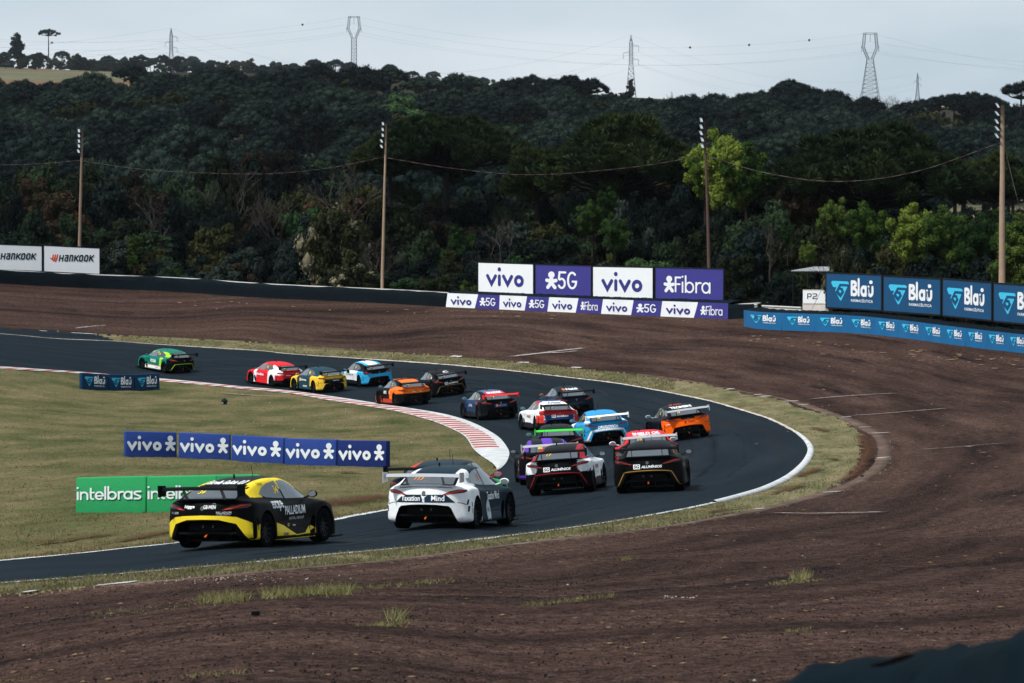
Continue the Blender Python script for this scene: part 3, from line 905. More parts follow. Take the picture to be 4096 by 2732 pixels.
man_word(b, 'Fibra', L_, h, sl, 0, 0, .14, .22, .70, .36, M_WHITE_INK)
BL_LAB = ['tall navy billboard with cyan emblem, next to the white marshal box', 'tall navy billboard with cyan emblem, second from the marshal box', 'tall navy billboard with cyan emblem, third from the marshal box', 'tall navy billboard with cyan emblem, farthest along from the marshal box, behind the thick pole']
for k, (bl, br, hp) in enumerate([((3304, 1229), (3526, 1242), 139), ((3533, 1244), (3762, 1260), 141), ((3770, 1262), (3966, 1282), 148), ((3974, 1284), (4190, 1304), 153)]):
    b, L_, h, sl = billboard(bl, br, hp, sb(bl[0]), sb(br[0]), M_NAVY, BL_LAB[k], 'navy billboards')
    blau(b, L_, h, sl, 0, 0)

# ------------------------------------------------------------------ walls: base curve in pixels, top curve in pixels
def wall_points(xs, ybase):
    return G(xs, ybase)

def barrier(name, base_px, h_fn, thick, mat, label, cat, wrinkle=.05, rail=True, n=120, bury=.25):
    c = resample(crom(base_px, 8), n)
    p_ = G(c[:, 0], c[:, 1])
    org = p_[0].copy()
    t = np.gradient(p_[:, :2], axis=0); t /= np.linalg.norm(t, axis=1, keepdims=True)
    bk = np.c_[-t[:, 1], t[:, 0]]
    hh = np.array([h_fn(x) for x in c[:, 0]])
    al = np.concatenate([[0], np.cumsum(np.linalg.norm(np.diff(p_[:, :2], axis=0), axis=1))])
    rows = []
    for zf, dp in ((-9, 0), (0, 0), (.3, .02), (.6, -.02), (.9, .02), (1.0, .06), (1.02, thick), (-9, thick)):
        r_ = p_.copy()
        wob = (vnoise(al * 1.3, np.full(n, zf * 7.0), 11) - .5) * 2 * wrinkle
        dd = dp + (wob if 0 < zf < 1.01 else 0)
        r_[:, :2] += bk * (np.full(n, 1.0) * dd)[:, None]
        r_[:, 2] += -bury if zf < 0 else hh * zf + ((vnoise(al * .8, np.full(n, 3.0), 12) - .5) * .10 if zf >= .9 else 0)
        rows.append(r_)
    V = np.vstack(rows) - org
    F_ = []
    for k in range(len(rows) - 1):
        i = np.arange(n - 1)
        F_.append(np.stack([k * n + i, k * n + i + 1, (k + 1) * n + i + 1, (k + 1) * n + i], -1))
    root = empty(name, tuple(org))
    tag(root, label, cat)
    obj('fabric_cover', mesh_np('fabric_cover', V, np.vstack(F_), smooth=True), mat, root)
    if rail:
        m = []
        for dz, dp in ((.20, thick + .05), (.35, thick + .05), (.35, thick + .22), (.20, thick + .22)):
            r_ = p_.copy(); r_[:, :2] += bk * dp; r_[:, 2] += hh * 1.0 + dz - .30
            m.append(r_)
        V = np.vstack(m) - org; F_ = []
        for k in range(4):
            i = np.arange(n - 1); k2 = (k + 1) % 4
            F_.append(np.stack([k * n + i, k * n + i + 1, k2 * n + i + 1, k2 * n + i], -1))
        obj('top_rail', mesh_np('top_rail', V, np.vstack(F_)), M_GALV, root)
    return root, c, p_, bk, hh, org

barrier('fabric_wall', [(-700, 1098), (0, 1134), (223, 1147), (446, 1156), (714, 1168), (1024, 1190), (1502, 1212), (1784, 1228)], lambda x: 54.0 / SW(x), .7, M_BLACKFAB,
        'long low tyre wall wrapped in black fabric with a pale rail along its top', 'barrier')
barrier('fabric_wall', [(2913, 1277), (2950, 1275), (3000, 1272), (3060, 1268)], lambda x: 58.0 / SW(x), .7, M_BLACKFAB,
        'short black fabric wall between the purple banner and the navy banner', 'barrier', n=30)

def banner_wall(base_px, top_px, label, thick=.8, n=140, mat_top=None, extra=.0):
    cb = resample(crom(base_px, 8), n)
    p_ = G(cb[:, 0], cb[:, 1])
    org = p_[0].copy()
    t = np.gradient(p_[:, :2], axis=0); t /= np.linalg.norm(t, axis=1, keepdims=True)
    bk = np.c_[-t[:, 1], t[:, 0]]
    tp = crom(top_px, 8)
    ht = (cb[:, 1] - np.interp(cb[:, 0], tp[:, 0], tp[:, 1])) / S(cb[:, 0], cb[:, 1])
    rows = []
    for z, d in ((-.3, .06), (1, .06), (1.0, .07)):
        r_ = p_.copy(); r_[:, :2] += bk * d; r_[:, 2] += (ht * .985 if z > 0 else -.3); rows.append(r_)
    for d, dz in ((.35, .12), (.9, .16), (1.2, .0), (1.2, -1.4)):
        r_ = p_.copy(); r_[:, :2] += bk * d; r_[:, 2] += ht + dz + (rng.random(n) - .5) * .08; rows.append(r_)
    V = np.vstack(rows) - org; F_ = []
    for k in range(len(rows) - 1):
        i = np.arange(n - 1)
        F_.append(np.stack([k * n + i, k * n + i + 1, (k + 1) * n + i + 1, (k + 1) * n + i], -1))
    root = empty('banner_barrier', tuple(org))
    tag(root, label, 'barrier')
    obj('tyre_cover', mesh_np('tyre_cover', V, np.vstack(F_), smooth=True), M_BLACKFAB, root)
    al = np.concatenate([[0], np.cumsum(np.linalg.norm(np.diff(p_[:, :2], axis=0), axis=1))])
    def at(x, v, d=0.0):
        """local point on the banner face: x photo column, v 0..1 height, d out of the face"""
        f = lambda a: np.interp(x, cb[:, 0], a)
        hgt = f(ht)
        return (float(f(p_[:, 0]) - f(bk[:, 0]) * d - org[0]), float(f(p_[:, 1]) - f(bk[:, 1]) * d - org[1]), float(f(p_[:, 2]) + hgt * v - org[2]))
    return root, at

def banner_panel(root, at, xt0, xt1, xb0, xb1, mat, dep, nm='banner_panel'):
    n = 10
    V = []; F_ = []
    for k in range(n + 1):
        f = k / n
        w_ = math.sin(f * 9 + xt0) * .012
        V.append(at(xb0 + (xb1 - xb0) * f, -.10 if False else 0.0, dep + w_)); V.append(at(xt0 + (xt1 - xt0) * f, 1.0, dep - w_))
    for k in range(n):
        F_.append((2 * k, 2 * k + 2, 2 * k + 3, 2 * k + 1))
    return obj(nm, mesh_py(nm, V, F_), mat, root)

# purple and white banner along the tyre wall
vb, vat = banner_wall([(1785, 1228), (2100, 1242), (2450, 1257), (2700, 1268), (2914, 1276.5)], [(1785, 1172), (2100, 1185), (2450, 1198), (2700, 1206), (2914, 1213)],
                      'low tyre wall wrapped in a purple and white lettered banner below the purple billboards')
Z = lambda z: 1700 + z / 1.8085
seq = [('v', 165, 387, 153, 362), ('5', 387, 543, 362, 540), ('v', 543, 742, 540, 722), ('5', 742, 902, 722, 887), ('v', 902, 1112, 887, 1093), ('F', 1112, 1290, 1093, 1277),
       ('v', 1290, 1513, 1277, 1493), ('5', 1513, 1720, 1493, 1705), ('v', 1720, 1978, 1705, 1948), ('F', 1978, 2195, 1948, 2195)]
for k, (ty, a, b_, c, d) in enumerate(seq):
    xa0, xa1, xb0, xb1 = Z(a), Z(b_), Z(c), Z(d)
    pn = banner_panel(vb, vat, xa0, xa1, xb0, xb1, M_VINYL_W if ty == 'v' else M_VINYL_P, .03)
    mid0, mid1 = (xa0 + xb0) / 2, (xa1 + xb1) / 2
    if ty == 'v':
        st, W_ = word('vivo', .30)
        fn = lambda u, v, dd: vat(mid0 + (.14 + u / W_ * .72) * (mid1 - mid0), .20 + v * .38, .05 + dd)
        obj('lettering', strokes_mesh(st, fn), M_PURPLE_INK, pn)
    else:
        tx = '5G' if ty == '5' else 'Fibra'
        th = .17
        if tx == '5G':
            st, W_ = word('5G', th); st = [([(a_ + 1.0, q * 1.5) for a_, q in p_], t, c_) for p_, t, c_ in st]; W_ += 1.0
        else:
            st, x = [], 1.0
            for ch in 'Fibra':
                g_, adv = glyph(ch, .15)
                st += [([(a_ * .85 + x, q * (1.45 if ch == 'F' else 1)) for a_, q in p_], t, c_) for p_, t, c_ in g_]
                x += adv * .85 + .05
            W_ = x
        fn = lambda u, v, dd: vat(mid0 + (.16 + u / W_ * .70) * (mid1 - mid0), .20 + v * .40, .05 + dd)
        obj('figure', strokes_mesh(man(.46, .85), fn), M_WHITE_INK, pn)
        obj('lettering', strokes_mesh(st, fn), M_WHITE_INK, pn)

# navy banner below the navy billboards
nb, nat = banner_wall([(2977, 1306), (3072, 1319), (3390, 1331), (3594, 1350), (3775, 1374), (3943, 1396), (4043, 1407), (4250, 1432)],
                      [(2977, 1240), (3072, 1249), (3390, 1261), (3594, 1279), (3775, 1301), (3943, 1321), (4096, 1338), (4250, 1356)],
                      'long low wall wrapped in a blue lettered banner below the navy billboards')
cuts = [2977, 3127, 3259, 3390, 3500, 3594, 3690, 3775, 3862, 3943, 4030, 4110, 4200]
for k in range(len(cuts) - 1):
    a, b_ = cuts[k], cuts[k + 1]
    pn = banner_panel(nb, nat, a, b_, a, b_, M_BAND, .03)
    w_ = b_ - a
    def fnn(ox, oz, sx, sz):
        return lambda u, v, d: nat(a + (ox + u * sx) * w_, oz + v * sz, .05 + d)
    f = fnn(.18, .34, .30, .46)
    obj('emblem', polys_mesh([arc(.10, .90, .10, .10, 200, 90, 5) + arc(.90, .90, .10, .10, 90, -20, 5) + arc(.54, .04, .05, .04, -20, -160, 5)], f), M_CYAN, pn)
    obj('emblem_mark', strokes_mesh([([(.94, .80), (.52, .80), (.34, .48), (.52, .28), (.66, .44), (.60, .60), (.50, .60)], .14, False)], f, .004), M_NAVY_INK, pn)
    st, W_ = word('Blau-', .30)
    obj('lettering', strokes_mesh(st, fnn(.51, .48, .36 / W_, .24)), M_WHITE_INK, pn)
    v, fc = text2d('FARMACÊUTICA', .02, 0, 1.15)
    obj('lettering', mesh_py('lettering', [fnn(.69, .36, .34 / (v[:, 0].max() - v[:, 0].min()), .075)(p0_, p1_, 0) for p0_, p1_ in v], fc), M_WHITE_INK, pn)

# guard rail pieces and marshal post behind
def rail_piece(x0, x1, y0, y1, label):
    s0, s1 = SW(x0) * .985, SW(x1) * .985
    loc, rz, L2, s2 = frame2(U(x0, y0, s0), U(x1, y1, s1))
    r_ = empty('guard_rail', loc, rz); tag(r_, label, 'guard rail')
    prof = [(0, 0), (-.05, .06), (0, .12), (0, .18), (-.05, .24), (0, .31)]
    V = []; 
    for x in (0, L2):
        V += [(x, a, b_ + s2 * x) for a, b_ in prof] + [(x, .03, b_ + s2 * x) for a, b_ in prof[::-1]]
    k = len(prof) * 2
    F_ = [(i, (i + 1) % k, (i + 1) % k + k, i + k) for i in range(k)]
    obj('rail_beam', mesh_py('rail_beam', V, F_), M_GALV, r_)
    for j in range(4):
        x = L2 * (j + .5) / 4
        MB().box((x - .06, .04, -1.1 + s2 * x), (x + .06, .16, .28 + s2 * x)).build('rail_post', M_GALV, r_)
rail_piece(2905, 3030, 1228, 1236, 'pale guard rail behind the short black wall')
rail_piece(3048, 3205, 1240, 1248, 'pale guard rail ending beside the white marshal box')

def marshal_post():
    s0 = 66.5
    p0, p1 = U(3212, 1240, s0), U(3302, 1244, s0 * 1.004)
    loc, rz, L2, s2 = frame2(p0, p1)
    r_ = empty('marshal_box', loc, rz); tag(r_, 'white concrete marshal box marked P2 beside the navy billboards', 'marshal post')
    MB().box((-.03, .0, -.8), (L2 + 1.0, .5, .36)).build('base', M_DIRTYWHITE, r_)
    MB().box((0, -.02, .362), (L2, .35, 1.22)).build('sign_panel', M_VINYL_W, r_)
    st, W_ = word('P2', .15)
    obj('lettering', strokes_mesh(st, lambda u, v, d: (.30 + u / W_ * .75, -.03 - d, .66 + v * .34)), M_BLACK_INK, r_)
    M_GOLD = plain('gold_check', hexc('8a6a33'), .6)
    chk = MB()
    for k in range(16):
        for j, zz in enumerate((.37, 1.165)):
            zz += .026 * (k % 2)
            x = .02 + k * (L2 - .06) / 16
            chk.add([(x, -.024, zz), (x + L2 / 16 - .01, -.024, zz), (x + L2 / 16 - .01, -.024, zz + .026), (x, -.024, zz + .026)], [(0, 1, 2, 3)])
    chk.build('check_trim', M_GOLD, r_)
    # shelter roof of corrugated sheet
    q = U(3161, 1084, s0 * .985)
    hr = empty('shelter', tuple(q), rz - .15); tag(hr, 'open shelter with a corrugated metal roof over the marshal box', 'shelter')
    V = []; F_ = []; n = 60; Lr = 3.6
    for i in range(n + 1):
        x = Lr * i / n
        z = .035 * math.sin(i / n * 2 * math.pi * 18)
        V += [(x, 0, z), (x, 2.4, z + .25)]
    for i in range(n):
        F_.append((2 * i, 2 * i + 2, 2 * i + 3, 2 * i + 1))
    obj('roof_sheet', mesh_py('roof_sheet', V, F_, True), plain('corrugated_metal', (.40, .42, .43), .5, .6), hr)
    MB().box((-.02, .05, -.12), (Lr, .11, -.045)).build('beam', M_FRAME, hr)
    for x in (.15, Lr - .1):
        MB().tube([(x, .1, -3.4), (x, .1, -.05)], .04, 6).build('post', M_FRAME, hr)
        MB().tube([(x, 2.2, -3.4), (x, 2.2, .15)], .04, 6).build('post', M_FRAME, hr)
    # leaning flag staff
    a, b_ = U(3248, 1235, s0 * 1.006), U(3300, 1132, s0 * 1.006)
    st_ = MB().tube([(0, 0, 0), tuple(b_ - a)], .018, 6).build('flag_staff', plain('grey_staff', (.30, .30, .31), .5), None, loc=tuple(a))
    tag(st_, 'thin grey staff leaning across the white marshal box', 'staff')
marshal_post()

# marshal standing behind the box
def person(loc, rz, label):
    r_ = empty('person', loc, rz); tag(r_, label, 'person')
    me = bpy.data.meshes.new('body')
    J = [(0, 0, .95), (0, 0, 1.15), (0, 0, 1.40), (0, 0, 1.52), (0, -.01, 1.62), (0, -.01, 1.74),
         (-.19, 0, 1.40), (-.27, -.03, 1.12), (-.20, -.20, .95), (-.16, -.27, .93), (.19, 0, 1.40), (.27, -.03, 1.12), (.20, -.20, .95), (.16, -.27, .93),
         (-.10, 0, .88), (-.11, -.02, .48), (-.11, .02, .08), (-.11, -.14, .04), (.10, 0, .88), (.11, -.02, .48), (.11, .02, .08), (.11, -.14, .04)]
    R_ = [.16, .16, .17, .065, .095, .085, .075, .055, .045, .035, .075, .055, .045, .035, .11, .075, .055, .045, .11, .075, .055, .045]
    E_ = [(0, 1), (1, 2), (2, 3), (3, 4), (4, 5), (2, 6), (6, 7), (7, 8), (8, 9), (2, 10), (10, 11), (11, 12), (12, 13), (0, 14), (14, 15), (15, 16), (16, 17), (0, 18), (18, 19), (19, 20), (20, 21)]
    me.from_pydata(J, E_, [])
    o_ = bpy.data.objects.new('body', me); COL.objects.link(o_)
    sk = o_.modifiers.new('skin', 'SKIN'); ss = o_.modifiers.new('sub', 'SUBSURF'); ss.levels = ss.render_levels = 2
    for k, sv in enumerate(me.skin_vertices[0].data):
        sv.radius = (R_[k], R_[k]); sv.use_root = (k == 0)
    bpy.context.view_layer.update()
    ev = bpy.data.meshes.new_from_object(o_.evaluated_get(bpy.context.evaluated_depsgraph_get()))
    bpy.data.objects.remove(o_)
    dark = plain('dark_clothes', (.012, .014, .020), .85); skin = plain('skin', (.30, .17, .12), .6); hair = plain('purple_cap', (.05, .02, .12), .7)
    ev.materials.clear(); ev.materials.append(dark); ev.materials.append(skin)
    for p_ in ev.polygons:
        p_.material_index = 1 if (p_.center.z > 1.50 or abs(p_.center.y) > .235 and p_.center.z > .8) else 0
        p_.use_smooth = True
    b_ = obj('body', ev, None, r_)
    V = []; F_ = []
    for j in range(6):
        for k in range(12):
            a = 2 * math.pi * k / 12; e = math.pi / 2 * j / 5
            V.append((.105 * math.cos(a) * math.cos(e), -.01 + .115 * math.sin(a) * math.cos(e), 1.72 + .10 * math.sin(e)))
    for j in range(5):
        for k in range(12):
            F_.append((j * 12 + k, j * 12 + (k + 1) % 12, (j + 1) * 12 + (k + 1) % 12, (j + 1) * 12 + k))
    V += [(-.08, -.11, 1.72), (.08, -.11, 1.72), (.06, -.21, 1.70), (-.06, -.21, 1.70)]; k = len(V); F_.append((k - 4, k - 3, k - 2, k - 1))
    obj('cap', mesh_py('cap', V, F_, True), hair, r_)
pp = U(3268, 1240, 65.2)
person((pp[0], pp[1], pp[2] - .15), -.3, 'marshal in dark clothes and purple cap standing behind the white box')

# ------------------------------------------------------------------ foam blocks on the infield
def foam_block(bl, br, hpx, thick, mat, label, group, draw, sk=0.0):
    s0, s1 = float(S(*bl)), float(S(*br))
    p0, p1 = G(*bl), G(*br)
    loc, rz, L2, s2 = frame2(p0, p1)
    h = hpx / ((s0 + s1) / 2)
    r_ = empty('foam_block', loc, rz); tag(r_, label, 'advertising block', group)
    bm = bmesh.new()
    n = 8
    V = []
    q = lambda x, y, z: (x, y, z + s2 * x)
    vs = [bm.verts.new(q(*c)) for c in ((0.01, 0, -.04), (L2 - .01, 0, -.04), (L2 - .01, thick, -.04), (0.01, thick, -.04), (0.01, 0.02, h), (L2 - .01, 0.02, h + sk), (L2 - .01, thick, h + sk), (0.01, thick, h))]
    for f in ((0, 3, 2, 1), (4, 5, 6, 7), (0, 1, 5, 4), (1, 2, 6, 5), (2, 3, 7, 6), (3, 0, 4, 7)):
        bm.faces.new([vs[i] for i in f])
    bmesh.ops.bevel(bm, geom=bm.edges[:], offset=.035, segments=3, affect='EDGES', profile=.5)
    me = bpy.data.meshes.new('block'); bm.to_mesh(me); bm.free()
    for p_ in me.polygons: p_.use_smooth = True
    obj('block', me, mat, r_)
    draw(r_, L2, h, s2)
    return r_
names5 = ['first in the row, away from the kerb', 'second in the row from its far end', 'middle one of the row of five', 'next to the dark end block', 'coloured darker as if in shade, at the kerb end']
vx = [499, 711, 922, 1134, 1346, 1546]
vyb = [1826, 1832, 1842, 1857, 1865, 1871]
for k in range(5):
    foam_block((vx[k] + 2, vyb[k] + .5), (vx[k + 1] - 2, vyb[k + 1] - 1.5), 101 + k, .26, M_FOAMSHADED if k == 4 else M_FOAMBLUE,
               'blue foam block with white lettering and figure, ' + names5[k], 'blue foam blocks',
               lambda r_, L2, h, s2: vivo_word(r_, L2, h, s2, 0, 0, .035, .26, .94, .36, M_PALE_INK, th=.33, with_man=True, dep=.012), sk=0)
def intel(r_, L2, h, s2):
    st, W_ = word('intelbras', .20)
    fn = lambda u, v, d: ((.03 + u / W_ * .94) * L2, -(.012 + d), (.36 + v * .245) * h + s2 * (.03 + u / W_ * .94) * L2)
    obj('lettering', strokes_mesh(st, fn), M_PALE_INK, r_)
gx = [299, 582, 866, 1044]; gy = [2052, 2049, 2045, 2042]
gl = ['bright green foam block with white lettering, standing clear of the yellow car', 'bright green foam block partly hidden by the yellow and black car', 'bright green foam end block behind the roof of the yellow car']
for k in range(3):
    r_ = foam_block((gx[k] + 1.5, gy[k]), (gx[k + 1] - 1.5, gy[k + 1]), 143, .35, M_FOAMGREEN, gl[k], 'green foam blocks', intel if k < 2 else (lambda *a: None))
bx_ = [327, 435, 540, 641]; by_ = [1556, 1562, 1563, 1558]
bl_ = ['small navy foam block with pale lettering, outer end of the three by the kerb', 'small navy foam block with pale lettering, middle of the three by the kerb', 'small navy foam block with pale lettering, inner end of the three by the kerb']
for k in range(3):
    foam_block((bx_[k] + 1, by_[k]), (bx_[k + 1] - 1, by_[k + 1]), 65, .22, M_INFNAVY, bl_[k], 'small navy foam blocks', lambda r_, L2, h, s2: blau(r_, L2, h, s2, 0, 0))

# ground speaker with a hood on the infield
def ground_unit():
    q = G(898, 1618)
    r_ = empty('loudspeaker', tuple(q)); tag(r_, 'small black hooded loudspeaker standing alone on the infield grass', 'loudspeaker')
    bl = plain('black_plastic', (.008, .012, .018), .4)
    m = MB(); m.tube([(0, 0, -.03), (0, 0, .16)], [.14, .135], 14); m.build('base', bl, r_, True)
    V = []; F_ = []
    for j in range(8):
        e = math.pi * .5 * j / 7
        for k in range(18):
            a = 2 * math.pi * k / 18
            V.append((.20 * math.cos(a) * math.cos(e) + .0, .20 * math.sin(a) * math.cos(e), .17 + .20 * math.sin(e) - .05 * math.cos(a) * math.cos(e) * (1 if math.cos(a) > 0 else 0)))
    for j in range(7):
        for k in range(18):
            F_.append((j * 18 + k, j * 18 + (k + 1) % 18, (j + 1) * 18 + (k + 1) % 18, (j + 1) * 18 + k))
    obj('hood', mesh_py('hood', V, F_, True), bl, r_)
    MB().box((-.10, -.142, .06), (-.07, -.132, .13)).build('sticker', M_WHITE_INK, r_)
    cb = MB().tube([(-.1, -.05, .1), (-.3, -.15, .05), (-.6, -.5, .03), (-1.2, -.7, .02)], .012, 5).build('cable', plain('orange_cable', hexc('a06a2a'), .6), r_)
ground_unit()

# ------------------------------------------------------------------ light poles and strings
M_WOOD = plain('weathered_wood', hexc('7d6a5c'), .9, var=.35, vscale=2.2, bump=.5, bscale=12)
M_WOOD_D = plain('dark_wood', hexc('54423c'), .9, var=.35, vscale=2.2, bump=.5, bscale=12)
M_WOOD_L = plain('pale_wood', hexc('97826f'), .9, var=.3, vscale=2.2, bump=.5, bscale=12)
M_LAMP = plain('lamp_housing', (.20, .22, .24), .45, .3)
M_LAMPGL = plain('lamp_glass', (.36, .40, .43), .3)
POLES = []
def pole(top, bot, s, wt, wb, mat, lamps, label, lw=8, lh=14):
    pb, pt = U(bot[0], bot[1] + 30, s), U(*top, s)
    r_ = empty('light_pole', tuple(pb)); tag(r_, label, 'light pole')
    d = pt - pb
    n = 8
    m = MB().tube([(d[0] * k / n + (random.random() - .5) * .02, d[1] * k / n, d[2] * k / n - (1.5 if k == 0 else 0)) for k in range(n + 1)], [(wb + (wt - wb) * k / n) / s / 2 for k in range(n + 1)], 10)
    m.build('pole', mat, r_, True)
    bar = []
    for k, (x, y, tl) in enumerate(lamps):
        c = U(x, y, s * 1.001) - pb
        lm = MB()
        w2, h2 = lw / s / 2, lh / s / 2
        pts = []
        for yy in (-.05, .08):
            for a, b_ in ((-1, -1), (1, -1), (1, 1), (-1, 1)):
                px, pz = a * w2, b_ * h2
                pts.append((c[0] + px - tl * pz * .8, c[1] + yy + pz * .5, c[2] + pz))
        lm.hexa([pts[0], pts[1], pts[5], pts[4], pts[3], pts[2], pts[6], pts[7]])
        L_o = lm.build('lamp', M_LAMP, r_)
        g = [(p_[0] * .86 + c[0] * .14, p_[1] - .008, p_[2] * .80 + c[2] * .20) for p_ in pts[:4]]
        obj('lens', mesh_py('lens', g, [(0, 1, 2, 3)]), M_LAMPGL, L_o)
        f = (y - top[1]) / (bot[1] - top[1])
        ax = d * (1 - f)
        MB().tube([tuple(c + np.array([0, .05, 0])), (ax[0], ax[1], c[2] - .02)], .03, 5).build('bracket', M_FRAME, r_)
    POLES.append((pt, s))
    return r_
pole((329, 522), (317, 989), SW(320) * .985, 8, 14, M_WOOD, [(316, 523, .3), (316, 543, .3), (316, 564, .3), (316, 584, .3), (314, 605, .6)], 'slim wooden light pole behind the white billboards')
pole((1544, 495), (1528, 1149), SW(1530) * .985, 7, 15, M_WOOD_L, [(1532, 495, .3), (1531, 518, .3), (1531, 541, .3), (1526, 564, .6), (1526, 586, .6)], 'leaning pale wooden light pole behind the black fabric wall')
pole((2818, 478), (2838, 1072), SW(2830) * .98, 8, 15, M_WOOD_D, [(2805, 480, .3), (2805, 507, .4), (2804, 532, .5), (2809, 558, .4), (2809, 584, .4)], 'dark brown wooden light pole rising behind the purple billboards', 10, 18)
pole((4010, 420), (4008, 1129), SW(4008) * .975, 15, 28, M_WOOD_L, [(3990, 422, .6), (3988, 454, .8), (3987, 486, .6), (3988, 514, .8), (3987, 543, .7)], 'thick pale wooden light pole behind the navy billboards', 9, 20)

M_ROPE = None
def rope_mat():
    m, n, l, b = new_mat('red_white_rope')
    tc = n.new('ShaderNodeTexCoord'); wv = n.new('ShaderNodeTexWave'); wv.inputs['Scale'].default_value = .35; wv.inputs['Distortion'].default_value = 1.0
    l.new(tc.outputs['Object'], wv.inputs['Vector'])
    rp = n.new('ShaderNodeValToRGB'); rp.color_ramp.interpolation = 'CONSTANT'
    rp.color_ramp.elements[0].color = (.055, .014, .012, 1); rp.color_ramp.elements[1].position = .5; rp.color_ramp.elements[1].color = (.10, .09, .085, 1)
    l.new(wv.outputs['Fac'], rp.inputs['Fac']); l.new(rp.outputs['Color'], b.inputs['Base Color'])
    b.inputs['Roughness'].default_value = .8
    return m
M_ROPE = rope_mat()
def rope(pts, label, r=.013):
    p_ = crom([U(x, y, s) for x, y, s in pts], 10)
    o_ = MB().tube([tuple(q - p_[0]) for q in p_], r, 5).build('rope', M_ROPE, None, loc=tuple(p_[0]))
    tag(o_, label, 'rope', 'ropes strung between the light poles')
rope([(-300, 668, 50), (0, 660, 50.3), (160, 655, 50.7), (320, 641, 51)], 'red and white rope running from the slim pole out past the white billboards')
rope([(324, 643, 51), (600, 680, 52), (1024, 696, 53.2), (1300, 674, 54.2), (1536, 628, 55)], 'red and white rope sagging between the slim pole and the leaning pale pole', .013)
rope([(1540, 630, 55), (1800, 672, 56.5), (2120, 699, 58.3), (2500, 672, 60), (2822, 622, 61)], 'red and white rope sagging between the leaning pale pole and the dark pole', .013)
rope([(2824, 622, 61), (3057, 690, 64), (3340, 726, 67), (3650, 690, 70), (4003, 571, 72)], 'red and white rope sagging between the dark pole and the thick pole', .016)
rope([(4016, 575, 72), (4050, 720, 72), (4096, 890, 72), (4140, 1020, 72)], 'red and white rope hanging steeply down from the thick pole', .016)

# ------------------------------------------------------------------ black padded barrier close to the camera
def near_barrier():
    pts = [(2900, 2770, 1), (3120, 2705, 1), (3300, 2655, 1), (3600, 2618, 1), (3780, 2600, 1), (3950, 2568, 1), (4096, 2545, 1), (4400, 2490, 1)]
    d0 = 13.0
    c = crom([(x, y) for x, y, _ in pts], 14)
    sd = FPX / np.linspace(d0 + 1.6, d0 - 1.0, len(c))
    top = U(c[:, 0], c[:, 1], sd)
    n = len(top)
    top[:, 2] += (vnoise(np.arange(n) * .12, np.zeros(n), 21) - .5) * .04
    bk = np.array([.35, .9, 0])
    rows = [top + np.array([-.25, -.75, -1.6]), top + np.array([-.16, -.50, -.35]), top + np.array([-.08, -.28, -.04]), top + np.array([.0, .0, .0]), top + np.array([.1, .3, -.06]), top + np.array([.2, .55, -.4]), top + np.array([.25, .7, -1.8])]
    for k, r_ in enumerate(rows):
        r_[:, 2] += (vnoise(np.arange(n) * .2, np.full(n, k * 3.1), 22) - .5) * .03
    org = top[0].copy()
    V = np.vstack(rows) - org
    F_ = []
    for k in range(len(rows) - 1):
        i = np.arange(n - 1)
        F_.append(np.stack([k * n + i, k * n + i + 1, (k + 1) * n + i + 1, (k + 1) * n + i], -1))
    r_ = empty('padded_barrier', tuple(org)); tag(r_, 'dark padded barrier with a torn hole in its cover at the gravel edge', 'barrier')
    obj('cover', mesh_np('cover', V, np.vstack(F_), smooth=True), plain('dark_cover', (.0035, .0080, .0115), .9, spec=.02, var=.4, vscale=4, bump=.5, bscale=5), r_)
    hole = crom([(3560, 2640), (3600, 2622), (3660, 2618), (3622, 2640), (3570, 2656), (3520, 2668), (3480, 2662), (3560, 2640)], 5)
    hp = U(hole[:, 0], hole[:, 1], FPX / (d0 - .05)) - org
    obj('torn_hole', mesh_py('torn_hole', [tuple(q) for q in hp[:-1]], [tuple(range(len(hp) - 1))]), plain('hole_dark', (.002, .002, .002), 1), r_)
near_barrier()
